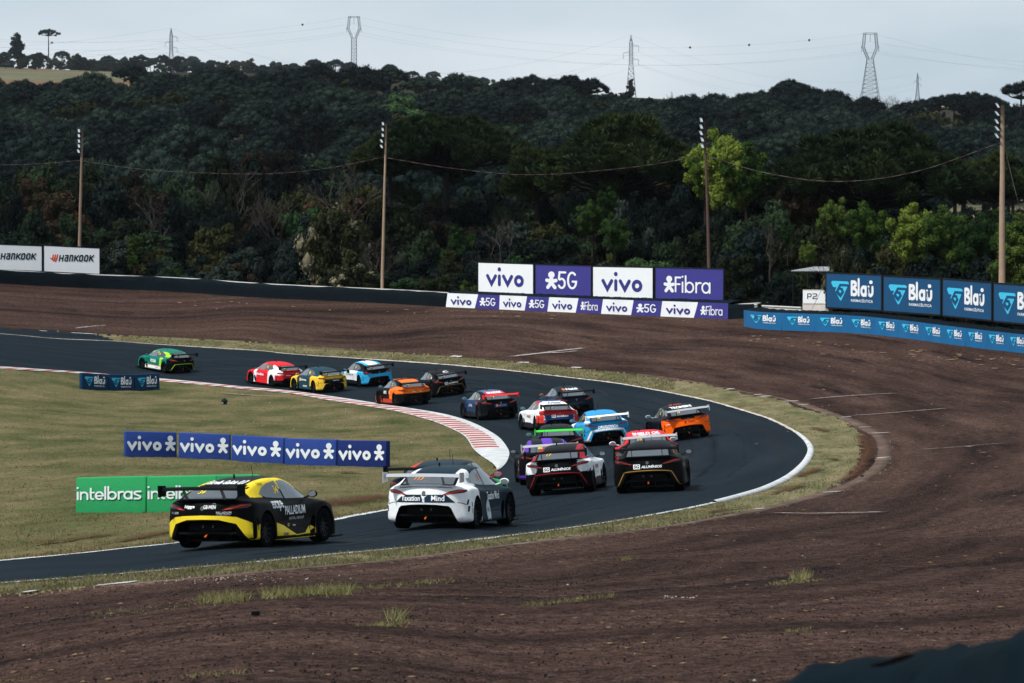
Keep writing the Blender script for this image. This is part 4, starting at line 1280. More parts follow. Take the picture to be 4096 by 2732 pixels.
# ------------------------------------------------------------------ terrain behind the walls
TOPX = [-600, 0, 200, 430, 700, 950, 1100, 1500, 1700, 2000, 2200, 2400, 2700, 3000, 3150, 3300, 3600, 3900, 4096, 4700]
TOPY = [325, 318, 298, 288, 262, 270, 256, 268, 298, 322, 305, 352, 367, 372, 330, 374, 415, 385, 405, 430]
FARX = [-600, 0, 450, 700, 1000, 1400, 2000, 2500, 3000, 3480, 4096, 4700]
FARY = [262, 272, 288, 290, 300, 315, 385, 400, 425, 430, 450, 450]
def topl(x): return np.interp(x, TOPX, TOPY)
def terr_z(X, Y):
    X, Y = np.asarray(X, float), np.asarray(Y, float)
    x = np.clip(CX + X / np.maximum(Y, 40) * FPX, -600, 4700)
    t = topl(x)
    fy = np.interp(x, FARX, FARY)
    zw = np.interp(x, _wx, _wp[:, 2] - CAMZ)
    z400 = (HZ - 720) / FPX * 400 - 13
    z850 = (HZ - t) / FPX * 850 - 13
    left = np.clip((900 - x) / 500, 0, 1)
    z1150 = ((HZ - (t + 40)) / FPX * 1150) * (1 - left) + ((HZ - 340) / FPX * 1150) * left
    z2200 = (HZ - fy) / FPX * 2200
    z3000 = (HZ - fy - 25) / FPX * 3000
    wall = np.interp(x, _wx, _wp[:, 1])
    knots = [wall - 26, wall + 2, np.full_like(wall, 330.), np.full_like(wall, 400.), np.full_like(wall, 850.), np.full_like(wall, 1150.), np.full_like(wall, 2200.), np.full_like(wall, 3000.), np.full_like(wall, 6000.)]
    vals = [np.full_like(wall, -12.5), zw - .35, (zw - .5 + z400) / 2, z400, z850, z1150, z2200, z3000, z3000 - 60]
    out = np.full(X.shape, -12.5)
    for k in range(len(knots) - 1):
        m = (Y >= knots[k]) & (Y < knots[k + 1])
        f = (Y - knots[k]) / (knots[k + 1] - knots[k])
        out = np.where(m, vals[k] + (vals[k + 1] - vals[k]) * f, out)
    out = np.where(Y >= 6000, z3000 - 60, out)
    near = -.12 * Y - .75
    out = np.where(Y < 38, np.where(Y < 6, -1.6, near), np.where(Y < 60, np.interp(Y, [38, 60], [1, 0]) * (-.12 * 38 - .75 + 12.5) - 12.5, out))
    return out + CAMZ

M_SOIL = ground_mat('forest_floor', [(0.3, (.010, .012, .008)), (0.55, (.022, .022, .012)), (0.8, (.040, .030, .018))], 0.05, (1, 1, 1), fine=.8, fine_amt=.5, bump=.3)
M_FIELD = ground_mat('pale_field', [(0.3, (.06, .075, .042)), (0.5, (.10, .105, .062)), (0.7, (.14, .118, .078))], 0.010, (1, 1, 1), fine=.25, fine_amt=.3, bump=0,
                     patch=[((.15, .075, .045), 0.54, 0.66, .006)])
def build_terrain():
    ys = np.concatenate([np.arange(-60, 60, 4.0), np.arange(60, 460, 5.0), np.arange(460, 1200, 15.0), np.arange(1200, 3000, 60.0), np.arange(3000, 4601, 200.0)])
    us = np.linspace(-1, 1, 150)
    half = np.clip(ys, 0, None) * .42 + 90
    X = us[None, :] * half[:, None]; Y = np.repeat(ys[:, None], len(us), 1)
    Zt = terr_z(X, Y) + np.where(Y > 300, (vnoise(X * .03, Y * .03, 31) - .5) * 2, 0)
    a, b_ = X.shape
    ix = np.arange(a * b_).reshape(a, b_)
    F_ = np.stack([ix[:-1, :-1], ix[:-1, 1:], ix[1:, 1:], ix[1:, :-1]], -1).reshape(-1, 4)
    V = np.stack([X, Y, Zt], -1).reshape(-1, 3)
    c = V[F_].mean(1)
    px = CX + c[:, 0] / np.maximum(c[:, 1], 40) * FPX
    field = ((c[:, 1] > 1050) & (px < 560)) | ((c[:, 1] > 1150) & (px > 2400)) | ((c[:, 1] > 560) & (c[:, 1] < 900) & (px > 3560) & (px < 4300))
    near = c[:, 1] < 62
    for nm, msk, mt in (('hillside', ~field & ~near, M_SOIL), ('hill_field', field, M_FIELD), ('near_bank', near, M_GRAVEL)):
        f = F_[msk]
        u, inv = np.unique(f, return_inverse=True)
        kind(obj(nm, mesh_np(nm, V[u], inv.reshape(-1, 4), smooth=True), mt), 'structure')
build_terrain()

# ------------------------------------------------------------------ foliage
def leaf_mat(name, cols, rough=.7, trans=.12, vary=.56):
    """cols: list of colours picked by object random and leaf noise"""
    m, n, l, b = new_mat(name)
    oi = n.new('ShaderNodeObjectInfo'); tc = n.new('ShaderNodeTexCoord')
    no = n.new('ShaderNodeTexNoise'); no.inputs['Scale'].default_value = .38; no.inputs['Detail'].default_value = 6; no.inputs['Roughness'].default_value = .75
    l.new(tc.outputs['Object'], no.inputs['Vector'])
    ad = n.new('ShaderNodeMath'); ad.operation = 'MULTIPLY_ADD'; ad.inputs[1].default_value = vary; ad.inputs[2].default_value = -vary / 2
    l.new(oi.outputs['Random'], ad.inputs[0])
    a2 = n.new('ShaderNodeMath'); a2.operation = 'ADD'; l.new(no.outputs['Fac'], a2.inputs[0]); l.new(ad.outputs[0], a2.inputs[1])
    rp = n.new('ShaderNodeValToRGB'); e = rp.color_ramp.elements
    while len(e) < len(cols):
        e.new(.5)
    for k, c in enumerate(cols):
        e[k].position = .25 + .5 * k / (len(cols) - 1); e[k].color = (*c, 1)
    l.new(a2.outputs[0], rp.inputs['Fac'])
    l.new(rp.outputs['Color'], b.inputs['Base Color'])
    b.inputs['Roughness'].default_value = rough
    b.inputs['Specular IOR Level'].default_value = .04
    if trans > 0:
        tr = n.new('ShaderNodeBsdfTranslucent'); mx = n.new('ShaderNodeMixShader'); mx.inputs[0].default_value = trans
        l.new(rp.outputs['Color'], tr.inputs['Color'])
        l.new(b.outputs[0], mx.inputs[1]); l.new(tr.outputs[0], mx.inputs[2])
        l.new(mx.outputs[0], n['Material Output'].inputs['Surface'])
    return m
ML = {
    'arau': leaf_mat('araucaria_needles', [(.0018, .0050, .0054), (.0050, .0112, .0104), (.0150, .0270, .0190)], trans=0),
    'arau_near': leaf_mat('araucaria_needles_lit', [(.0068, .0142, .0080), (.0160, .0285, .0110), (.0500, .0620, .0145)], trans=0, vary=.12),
    'dark': leaf_mat('dark_leaves', [(.0018, .0046, .0046), (.0054, .0118, .0086), (.0180, .0330, .0150)]),
    'olive': leaf_mat('olive_leaves', [(.0044, .0076, .0036), (.0124, .0172, .0064), (.0320, .0336, .0112)]),
    'grey': leaf_mat('grey_green_leaves', [(.0040, .0085, .0088), (.0108, .0195, .0178), (.0290, .0410, .0320)]),
    'bright': leaf_mat('bright_leaves', [(.018, .042, .008), (.055, .095, .013), (.125, .165, .026)]),
    'fresh': leaf_mat('fresh_leaves', [(.009, .024, .006), (.028, .056, .011), (.072, .102, .020)]),
    'mid': leaf_mat('mid_green_leaves', [(.014, .036, .014), (.026, .062, .022), (.050, .095, .035)]),
    'brown': leaf_mat('brown_leaves', [(.0072, .0060, .0046), (.0192, .0140, .0084), (.0448, .0304, .0156)]),
    'cream': leaf_mat('cream_blossom', [(.06, .060, .04), (.13, .12, .075), (.22, .20, .13)]),
    'rust': leaf_mat('rust_needles', [(.06, .022, .012), (.12, .045, .022), (.18, .07, .03)]),
}
M_BARK = plain('dark_bark', (.020, .017, .014), .95, var=.5, vscale=3, bump=.8, bscale=9)
M_TWIG = plain('grey_twigs', (.042, .037, .033), .9, var=.4, vscale=2)
M_TWIG2 = plain('brown_twigs', (.030, .022, .018), .9, var=.4, vscale=2)

ICO = None
def ico(level=1):
    bm = bmesh.new(); bmesh.ops.create_icosphere(bm, subdivisions=level, radius=1.0)
    v = np.array([q.co[:] for q in bm.verts]); f = np.array([[w.index for w in q.verts] for q in bm.faces]); bm.free()
    return v, f
ICO1, ICO1F = ico(1)
ICO2, ICO2F = ico(2)

def tufts(centres, radii, spikes, r, slen=.42, swid=.075, flat=.85, core=.80, lvl2=False):
    """needle balls: a dark core plus radial spiky triangles, all in one array"""
    Vs, Fs, o_ = [], [], 0
    cv, cf = (ICO2, ICO2F) if lvl2 else (ICO1, ICO1F)
    for c, rad in zip(centres, radii):
        k = cv * (1 + (r.random((len(cv), 1)) - .5) * .35) * rad * core * .92
        k[:, 2] *= flat
        Vs.append(k + c); Fs.append(cf + o_); o_ += len(k)
        d = r.normal(size=(spikes, 3)); d[:, 2] += .35; d /= np.linalg.norm(d, axis=1, keepdims=True)
        b = d * rad * core * (.8 + .25 * r.random((spikes, 1)))
        sd = np.cross(d, r.normal(size=(spikes, 3))); sd /= np.linalg.norm(sd, axis=1, keepdims=True)
        ln = rad * slen * (.5 + .6 * r.random((spikes, 1))); wd = rad * swid * (.6 + .8 * r.random((spikes, 1)))
        up = np.array([0, 0, 1.0])
        tip = b + (d + up * .35) * ln
        T = np.stack([b - sd * wd, b + sd * wd, tip], 1).reshape(-1, 3)
        T[:, 2] *= flat
        Vs.append(T + c); Fs.append(np.arange(len(T)).reshape(-1, 3) + o_); o_ += len(T)
    return np.vstack(Vs), np.vstack(Fs)

def araucaria(seed, H=13.0, Rc=5.0, crown_h=3.6, nt=60, spikes=90, tr=.75, lower=4, mat='arau', lvl2=False, flat=.8):
    r = np.random.default_rng(seed)
    cen, rad, br = [], [], MB()
    base = H - crown_h
    for k in range(nt):
        a = 2.399963 * k + r.random() * .5
        q = math.sqrt((k + .5) / nt)
        R_ = Rc * q * (.86 + .2 * r.random())
        dome = crown_h * (1 - .75 * q ** 2.2)
        z = base + dome * (.62 + .38 * r.random()) - .15
        if r.random() < .3:
            z -= crown_h * .28 * r.random()
        cen.append((math.cos(a) * R_, math.sin(a) * R_, z)); rad.append(tr * (.75 + .5 * r.random()))
        if k % 2 == 0 and R_ > 1.0:
            zb = base - .6 + (1 - q) * crown_h * .4
            mid = (math.cos(a) * R_ * .55, math.sin(a) * R_ * .55, zb - .25 + .1 * R_)
            br.tube([(0, 0, zb - .2), mid, (math.cos(a) * R_, math.sin(a) * R_, z - .3)], [.10, .075, .045], 4, cap=False)
    for k in range(lower):
        a = r.random() * 6.28; zz = H * (.35 + .35 * r.random()); R_ = Rc * (.25 + .3 * r.random())
        br.tube([(0, 0, zz), (math.cos(a) * R_ * .6, math.sin(a) * R_ * .6, zz + .1), (math.cos(a) * R_, math.sin(a) * R_, zz + .5)], [.07, .05, .03], 4, cap=False)
        cen.append((math.cos(a) * R_, math.sin(a) * R_, zz + .7)); rad.append(tr * (.6 + .4 * r.random()))
    V, F_ = tufts(np.array(cen), rad, spikes, r, flat=flat, lvl2=lvl2)
    br.tube([(0, 0, -1.0), (.05, 0, H * .3), (0, .05, H * .65), (0, 0, H - crown_h * .4)], [.34, .28, .22, .12], 8)
    return mesh_np('crown', V, F_), mesh_py('trunk', br.v, br.f, True), ML[mat]

def leafy(seed, rx=3.0, rz=2.6, H=6.0, clumps=46, per=170, leaf=.17, mat='dark', drop=.35, extra=None, sink=.25):
    """broadleaf crown: clumps of small leaf quads through an uneven volume"""
    r = np.random.default_rng(seed)
    cz = H - rz
    cs = []
    while len(cs) < clumps:
        d = r.normal(size=3); d /= np.linalg.norm(d)
        q = r.random() ** (1 / 2.2)
        p_ = d * q * np.array([rx, rx, rz])
        lump = .78 + .44 * float(vnoise(np.array([d[0] * 2.1 + seed]), np.array([d[2] * 2.1 + d[1] * 1.7]), seed)[0])
        p_ *= lump
        cs.append((p_[0], p_[1], cz + p_[2] - (sink * rz if r.random() < drop else 0)))
    cs = np.array(cs)
    cr = (.20 + .16 * r.random(clumps)) * (rx + rz) / 2
    N = clumps * per
    d = r.normal(size=(N, 3)); d /= np.linalg.norm(d, axis=1, keepdims=True)
    rr = np.repeat(cr, per) * (.55 + .5 * r.random(N))
    c = np.repeat(cs, per, 0) + d * rr[:, None] * np.array([1, 1, .75])
    nrm = d + r.normal(size=(N, 3)) * .7 + np.array([0, 0, .4]); nrm /= np.linalg.norm(nrm, axis=1, keepdims=True)
    t1 = np.cross(nrm, r.normal(size=(N, 3))); t1 /= np.linalg.norm(t1, axis=1, keepdims=True)
    t2 = np.cross(nrm, t1)
    sz = leaf * (.6 + .8 * r.random((N, 1)))
    V = np.stack([c - t1 * sz, c + t2 * sz * .5, c + t1 * sz, c - t2 * sz * .5], 1).reshape(-1, 3)
    F_ = np.arange(len(V)).reshape(-1, 4)
    cv = []
    cfs = []
    for k in range(clumps):      # dark inner body so that the crown is not a sieve
        q = ICO1 * (1 + (r.random((len(ICO1), 1)) - .5) * .6) * cr[k] * .58
        cfs.append(ICO1F + len(V) + sum(len(a) for a in cv)); cv.append(q + cs[k])
    V2 = np.vstack([V] + cv)
    tr = MB().tube([(0, 0, -5.0), (0, 0, -.8), (.1, .05, H * .3), (-.05, 0, cz + rz * .3)], [.17, .16, .13, .05], 7)
    for k in range(0, clumps, 4):
        tr.tube([(0, 0, max(.6, cz - rz * .5)), tuple((cs[k] + np.array([0, 0, cz])) * .5 * np.array([1, 1, 1])), tuple(cs[k])], [.07, .045, .02], 4, cap=False)
    return mesh_np('crown', V2, [F_, np.vstack(cfs)]), mesh_py('trunk', tr.v, tr.f, True), ML[mat]

def bare(seed, H=6.0, spread=.55, depth=5, thick=.10):
    r = random.Random(seed)
    mb, tw = MB(), MB()
    def grow(p_, d, ln, rad, k):
        q = p_ + d * ln
        mid = p_ + d * ln * .5 + Vector((r.uniform(-1, 1), r.uniform(-1, 1), r.uniform(-.5, .5))) * ln * .10
        (mb if k >= depth - 1 else tw).tube([p_, mid, q], [rad, rad * .85, rad * .68], 5 if k > 2 else 3, cap=False)
        if k <= 0:
            return
        for j in range(r.choice((2, 3, 3)) if k < depth else 3):
            nd = (d + Vector((r.uniform(-1, 1), r.uniform(-1, 1), r.uniform(-.3, .7))) * spread * 1.5).normalized()
            grow(q if r.random() < .7 else mid, nd, ln * r.uniform(.58, .85), rad * .62, k - 1)
    grow(Vector((0, 0, -.6)), Vector((r.uniform(-.1, .1), 0, 1)).normalized(), H * .34, thick, depth)
    return mesh_py('twigs', tw.v, tw.f), mesh_py('trunk', mb.v, mb.f)

def plant_tree(name, crown, trunk, cmat, loc, scale, rz, label, cat, group, tmat=None, crown_name='crown', zs=1.0):
    r_ = empty(name, loc, rz)
    r_.scale = (scale, scale, scale * zs)
    tag(r_, label, cat, group)
    if len(crown.materials) == 0: crown.materials.append(cmat)
    if len(trunk.materials) == 0: trunk.materials.append(tmat or M_BARK)
    a = bpy.data.objects.new('trunk', trunk); COL.objects.link(a); a.parent = r_
    b_ = bpy.data.objects.new(crown_name, crown); COL.objects.link(b_); b_.parent = r_
    return r_

R4 = np.random.default_rng(404)
def site(x, depth):
    X = (x - CX) / FPX * depth
    return X, float(terr_z(np.array([X]), np.array([depth]))[0])

# --- far canopy of araucarias on the hill
PROTO_A = [araucaria(100 + k, H=13, Rc=4.6 + .5 * (k % 3), crown_h=3.4 + .6 * (k % 2), nt=52 + 6 * k, spikes=70, tr=.95, lower=3, mat='arau') for k in range(4)]
AR_LAB = 'dark green araucaria with a flat tufted crown in the forest on the hillside'
AR_GRP = 'araucarias of the hillside forest'
AW = ['sparse', 'rounded', 'broad', 'full']
HL = ['%s dark araucaria crown high on the forested hill near the ridge', '%s dark araucaria crown halfway up the forested hill', '%s dark araucaria crown low on the forested hill above the scrub']
def hill_trees():
    cnt = 0
    rows = np.linspace(0, 1, 15)
    for j, t in enumerate(rows):
        depth = 850 - 430 * t ** .85
        pitch = 8.2 / depth * FPX
        x = -160 + R4.random() * pitch
        while x < 4260:
            px = x + (R4.random() - .5) * pitch * .6
            dd = depth + (R4.random() - .5) * 26
            X = (px - CX) / FPX * dd
            zt = float(terr_z(np.array([X]), np.array([dd]))[0])
            keep = R4.random()
            if px > 3640 and t < .36 and keep < .5:      # open field on the right of the hill
                x += pitch; continue
            if keep < .74 and cnt < 300:
                ip = int(R4.integers(len(PROTO_A))); pr = PROTO_A[ip]
                sc = (1.45 + .35 * R4.random()) if R4.random() < .25 else (.80 + .40 * R4.random())
                plant_tree('araucaria', pr[0], pr[1], pr[2], (X, dd, zt + 12.6 - 13 * sc + (R4.random() - .4) * 2.6), sc, R4.random() * 6.28, HL[0 if t < .34 else (1 if t < .67 else 2)] % AW[ip], 'tree', AR_GRP)
                cnt += 1
            else:
                q = R4.random()
                ib = int(R4.integers(len(PROTO_BH))); pr = PROTO_BH[ib]
                if q < .45:
                    bt = PROTO_BARE[int(R4.integers(len(PROTO_BARE)))]
                    plant_tree('bare_tree', bt[0], bt[1], M_TWIG, (X, dd, zt - .2), 1.6 + .6 * R4.random(), R4.random() * 6.28, 'leafless grey tree standing among the hillside araucarias', 'tree', 'bare trees of the hillside forest', M_TWIG, 'twigs')
                else:
                    plant_tree('broadleaf_tree', pr[0], pr[1], pr[2], (X, dd, zt - .4), 1.25 + .5 * R4.random(), R4.random() * 6.28, ['dark', 'olive green', 'grey green'][ib] + ' broadleaf tree among the araucarias ' + ('high on the hill' if t < .34 else ('halfway up the hill' if t < .67 else 'low on the hill')), 'tree', 'broadleaf trees of the hillside forest')
            x += pitch * (.75 + .5 * R4.random())
    return cnt
PROTO_BARE = [bare(300 + k, H=6.5, depth=5) for k in range(3)]
PROTO_BH = [leafy(200, 3.4, 2.7, 8, 40, 90, .30, 'dark'), leafy(201, 3.0, 3.0, 8.5, 40, 90, .30, 'olive'), leafy(202, 3.2, 2.6, 7.5, 36, 90, .30, 'grey')]
N_AR = hill_trees()
# single brighter tree on the hill
X, zt = site(1610, 640)
pr = leafy(210, 4.2, 3.6, 11, 60, 110, .30, 'mid'); plant_tree('broadleaf_tree', pr[0], pr[1], pr[2], (X, 640, zt + 3.2), 1.0, 0, 'single fresh green round tree among the dark hillside araucarias', 'tree', None)

# --- trees on the far skyline
PROTO_F = [leafy(220, 4.6, 4.0, 10, 34, 70, .55, 'grey'), leafy(221, 5.2, 3.4, 9, 34, 70, .55, 'dark'), leafy(222, 4.2, 4.4, 11, 34, 70, .55, 'olive')]
def far_trees():
    for j, dep in enumerate((2120, 2170, 2220, 2270)):
        x = -140.0 + 11 * j
        while x < 2100:
            dens = 1.0 if x < 1000 else .75
            if R4.random() < dens:
                X, zt = site(x, dep)
                q = R4.random()
                if q < .25:
                    p_ = PROTO_A[int(R4.integers(4))]
                    plant_tree('araucaria', p_[0], p_[1], p_[2], (X, dep, zt - 2.5), .80 + .30 * R4.random(), R4.random() * 6, 'small distant araucaria on the far skyline', 'tree', 'araucarias on the skyline')
                elif q < .36:
                    bt = PROTO_BARE[int(R4.integers(3))]
                    plant_tree('bare_tree', bt[0], bt[1], M_TWIG, (X, dep, zt - .5), 1.2 + .5 * R4.random(), R4.random() * 6, 'small distant leafless tree on the far skyline', 'tree', 'bare trees on the skyline', M_TWIG, 'twigs')
                else:
                    p_ = PROTO_F[int(R4.integers(3))]
                    plant_tree('broadleaf_tree', p_[0], p_[1], p_[2], (X, dep, zt - 2.0), .70 + .45 * R4.random(), R4.random() * 6, 'small distant broadleaf tree on the far skyline', 'tree', 'broadleaf trees on the skyline')
            x += 40 + 26 * R4.random()
    # ridge on the right: bare brown trees, then a clump of araucarias with light between the trunks
    for k in range(34):
        x = 2960 + 21.5 * k + R4.random() * 14; dep = 862 + 14 * R4.random(); X, zt = site(x, dep)
        bt = PROTO_BARE[k % 3]
        ty = float(np.interp(x, [2960, 3200, 3400, 3600, 3700], [372, 372, 362, 368, 392])) + R4.random() * 16
        z = (HZ - ty) / FPX * dep + CAMZ
        plant_tree('bare_tree', bt[0], bt[1], M_TWIG2, (X, dep, z - 7.4), 1.15, R4.random() * 6, 'leafless brown tree on the ridge below the broad pylon', 'tree', 'bare trees on the ridge', M_TWIG2, 'twigs')
    for k, (x, ty) in enumerate(((3755, 384), (3815, 376), (3880, 372), (3935, 374), (3975, 395), (3690, 398), (3160, 322), (3120, 350), (3205, 346), (2280, 302), (2360, 318), (2200, 312))):
        dep = 800.0 + 10 * (k % 3); X, zt = site(x, dep)
        z = (HZ - ty) / FPX * dep + CAMZ
        p_ = PROTO_A[k % 4]
        plant_tree('araucaria', p_[0], p_[1], p_[2], (X, dep, z - 13.0 * .82), .82, R4.random() * 6, 'araucaria in a clump standing up from the ridge against the sky', 'tree', 'araucarias on the ridge')
far_trees()
# lone umbrella araucarias against the sky
pr = araucaria(150, 15, 5.6, 2.6, 40, 60, .9, 1, 'arau')
X, zt = site(197, 2150); plant_tree('araucaria', pr[0], pr[1], pr[2], (X, 2150, zt + 6), 1.25, 0, 'tall lone umbrella araucaria standing out above the skyline over the pale field', 'tree', None)
pr = leafy(151, 3.2, 7.0, 16, 50, 70, .5, 'dark'); X, zt = site(72, 2150); plant_tree('conifer', pr[0], pr[1], pr[2], (X, 2150, zt + 3), 1.25, 0, 'dark cone shaped tree on the skyline beside the lone araucaria', 'tree', None)
pr = araucaria(152, 15, 4.4, 3.0, 40, 80, .9, 1, 'arau')
X, zt = site(4082, 700); plant_tree('araucaria', pr[0], pr[1], pr[2], (X, 700, zt + 5.0), 1.0, 0, 'araucaria rising against the sky above the thick pale pole', 'tree', None)
# rust coloured dying araucaria on the ridge
def rusty():
    X, zt = site(2785, 800)
    r_ = empty('dying_araucaria', (X, 800, zt + 8.5)); tag(r_, 'dying araucaria with bare upswept branches and rust brown tufts on the ridge', 'tree')
    rr = np.random.default_rng(9)
    mb = MB(); cen = []
    for off in (-4.5, 1.5):
        mb.tube([(off, 0, -8), (off, 0, 2.2)], [.3, .2], 6)
        for k in range(22):
            a = k * 2.4; R_ = 1.0 + 2.6 * rr.random(); z0 = 1.0 + rr.random()
            mb.tube([(off, 0, z0), (off + math.cos(a) * R_ * .7, math.sin(a) * R_ * .7, z0 + .5), (off + math.cos(a) * R_, math.sin(a) * R_, z0 + 2.0 + 1.6 * rr.random())], [.10, .08, .04], 4, cap=False)
    for k in range(14):
        cen.append((-5.6 + 2.8 * rr.random() if k < 8 else 1.0 + 5 * rr.random() * .6, (rr.random() - .5) * 3, 1.2 + 2.2 * rr.random()))
    obj('trunk', mesh_py('trunk', mb.v, mb.f), M_TWIG2, r_)
    V, F_ = tufts(np.array(cen), [.75] * len(cen), 60, rr)
    obj('crown', mesh_np('crown', V, F_), ML['rust'], r_)
rusty()

# --- near belt of trees and scrub right behind the walls
NEARP = {
    'dark': [leafy(230 + k, 2.6, 2.3, 5.0, 52, 210, .15, 'dark') for k in range(3)],
    'olive': [leafy(240 + k, 2.5, 2.3, 5.0, 50, 200, .15, 'olive') for k in range(2)],
    'grey': [leafy(250 + k, 2.6, 2.2, 5.0, 52, 200, .15, 'grey') for k in range(2)],
    'brown': [leafy(260, 2.4, 2.4, 5.0, 40, 130, .14, 'brown')],
    'bright': [leafy(270 + k, 2.4, 2.2, 5.0, 64, 210, .115, 'bright') for k in range(2)],
    'fresh': [leafy(275 + k, 2.4, 2.2, 5.0, 60, 190, .115, 'fresh') for k in range(2)],
    'mid': [leafy(280, 2.4, 2.3, 5.0, 50, 190, .15, 'mid')],
}
NLAB = {'dark': 'dark leafy shrub tree in the dense scrub behind the track wall', 'olive': 'olive green shrub tree in the dense scrub behind the track wall',
        'grey': 'grey green shrub tree in the dense scrub behind the track wall', 'brown': 'brownish half dead shrub in the dense scrub behind the track wall',
        'fresh': 'small patch of fresh yellow green foliage in the scrub behind the wall', 'mid': 'mid green shrub tree in the dense scrub behind the track wall'}
def near_plant(kind_, x, top, depth, wpx=None, label=None, group=True, k=None):
    """a shrub whose crown top shows at (x, top)"""
    p_ = NEARP[kind_][k if k is not None else int(R4.integers(len(NEARP[kind_])))]
    s_ = FPX / depth
    X, zt = site(x, depth)
    ztop = (HZ - top) / s_ + CAMZ
    H = max(1.2, ztop - zt + .3)
    sc = (wpx / s_) / 5.4 if wpx else H / 5.4 * (.85 + .3 * R4.random())
    zs = max(.6, min(1.25 if kind_ in ('bright', 'fresh', 'brown') else 2.0, H / (5.2 * sc)))
    z0 = ztop - 5.15 * sc * zs
    return plant_tree('shrub_tree' if kind_ != 'brown' else 'brown_shrub', p_[0], p_[1], p_[2], (X, depth, min(z0, zt + .0) if z0 < zt + .8 else z0), sc, R4.random() * 6.28, label or NLAB[kind_], 'shrub',
                      ('scrub: yellow green shrubs behind the wall' if kind_ in ('bright', 'fresh') else 'scrub: ' + kind_ + ' shrubs behind the wall') if group else None, zs=zs)
NADJ = {'dark': 'dark leafy shrub', 'olive': 'olive green shrub', 'grey': 'grey green shrub', 'brown': 'brown dry shrub', 'mid': 'mid green shrub'}
def near_belt():
    kinds = ['dark'] * 8 + ['olive'] * 4 + ['grey'] * 3 + ['brown'] * 2 + ['mid']
    TX = [-300, 0, 300, 600, 900, 1100, 1300, 1500, 1800, 2100, 2400, 2700, 3000, 3200, 3400, 3700, 4096, 4500]
    TY = [660, 690, 640, 720, 620, 610, 700, 760, 770, 720, 720, 690, 640, 700, 830, 850, 800, 800]
    for j, (off, f) in enumerate(((5, 0.0), (8, .22), (12, .45), (17, .68), (24, .86), (34, 1.0), (48, 1.04))):
        pit = 122 if j < 2 else 165
        x = -260 + R4.random() * pit
        while x < 4360:
            px = x + (R4.random() - .5) * 40
            dep = wall_depth(px) + off + R4.random() * 4
            if 3120 < px < 3420 and j < 3: dep += 6
            lowy = float(np.interp(px, [0, 1784, 2914, 4096], [1030, 1085, 1120, 1180]))
            top = lowy + (np.interp(px, TX, TY) - lowy) * f + (R4.random() - .5) * 70
            kd = kinds[int(R4.integers(len(kinds)))]
            wh = ['behind the white billboards', 'behind the black fabric wall', 'behind the purple billboards', 'beside the marshal box', 'behind the navy billboards'][int(np.searchsorted([430, 1850, 2900, 3290], px))]
            lay = 'low at the front of the scrub ' if j < 2 else ('midway up the scrub ' if j < 4 else 'at the top of the scrub ')
            near_plant(kd, px, top, dep, wpx=(150 + 130 * R4.random()) if j < 2 else (190 + 190 * R4.random()), label=NADJ[kd] + ' ' + lay + wh)
            x += pit * (.8 + .4 * R4.random())
near_belt()
# named bright, blossoming and brown ones
for (x, top, off, w, k) in [(2860, 522, 20, 250, 0), (2985, 560, 21, 230, 1), (2920, 560, 19, 260, 0), (2820, 590, 18, 170, 1)]:
    near_plant('bright', x, top, wall_depth(x) + off, w, 'vivid yellow green tree crown beside the dark brown pole', True, k)
for (x, top, off, w) in [(3650, 815, 15, 210), (3780, 815, 17, 230), (3930, 835, 16, 240), (4070, 845, 15, 230), (3460, 800, 17, 190), (4060, 930, 11, 220), (3340, 790, 18, 150)]:
    near_plant('fresh' if x > 3700 or x < 3400 else 'bright', x, top, wall_depth(x) + off, w, 'yellow green shrub in the band behind the navy billboards', True)
for (x, top, off, w) in [(2430, 745, 10, 110), (2370, 790, 10, 130), (2460, 850, 9, 140), (1850, 900, 12, 160), (1920, 960, 13, 130), (1800, 990, 13, 110), (540, 935, 7, 70), (700, 1050, 4, 110), (530, 1010, 5, 60), (2440, 1010, 9, 40), (1250, 1000, 10, 60), (3150, 900, 10, 70), (3230, 960, 8, 80), (1875, 1120, 6, 110)]:
    near_plant('fresh', x, top, wall_depth(x) + off, w)
for (x, top, off, w) in [(1010, 590, 44, 200), (1130, 585, 46, 200), (900, 640, 40, 180), (3250, 700, 26, 190), (3140, 720, 24, 170)]:
    near_plant('brown', x, top, wall_depth(x) + off, w, 'brown withered tree crown above the scrub', True)
CREAM = leafy(290, 2.5, 2.2, 5.0, 46, 60, .13, 'cream')
DARKB = NEARP['olive'][0]
for (x, top, off, w, lab) in [(1350, 775, 9, 270, 'bush covered in cream blossom beside the leaning pale pole'), (1440, 1040, 4, 190, 'low bush with cream blossom at the foot of the leaning pale pole'), (3380, 960, 4, 150, 'bush with dry tan seed heads behind the marshal shelter')]:
    dep = wall_depth(x) + off; s_ = FPX / dep; X, zt = site(x, dep)
    ztop = (HZ - top) / s_ + CAMZ; sc = w / s_ / 5.2; zs = max(.6, (ztop - zt) / (5.2 * sc))
    r_ = plant_tree('blossom_bush', DARKB[0], DARKB[1], DARKB[2], (X, dep, zt), sc * .97, 0, lab, 'bush', None, zs=zs)
    if len(CREAM[0].materials) == 0: CREAM[0].materials.append(CREAM[2])
    c_ = bpy.data.objects.new('blossom', CREAM[0]); COL.objects.link(c_); c_.parent = r_
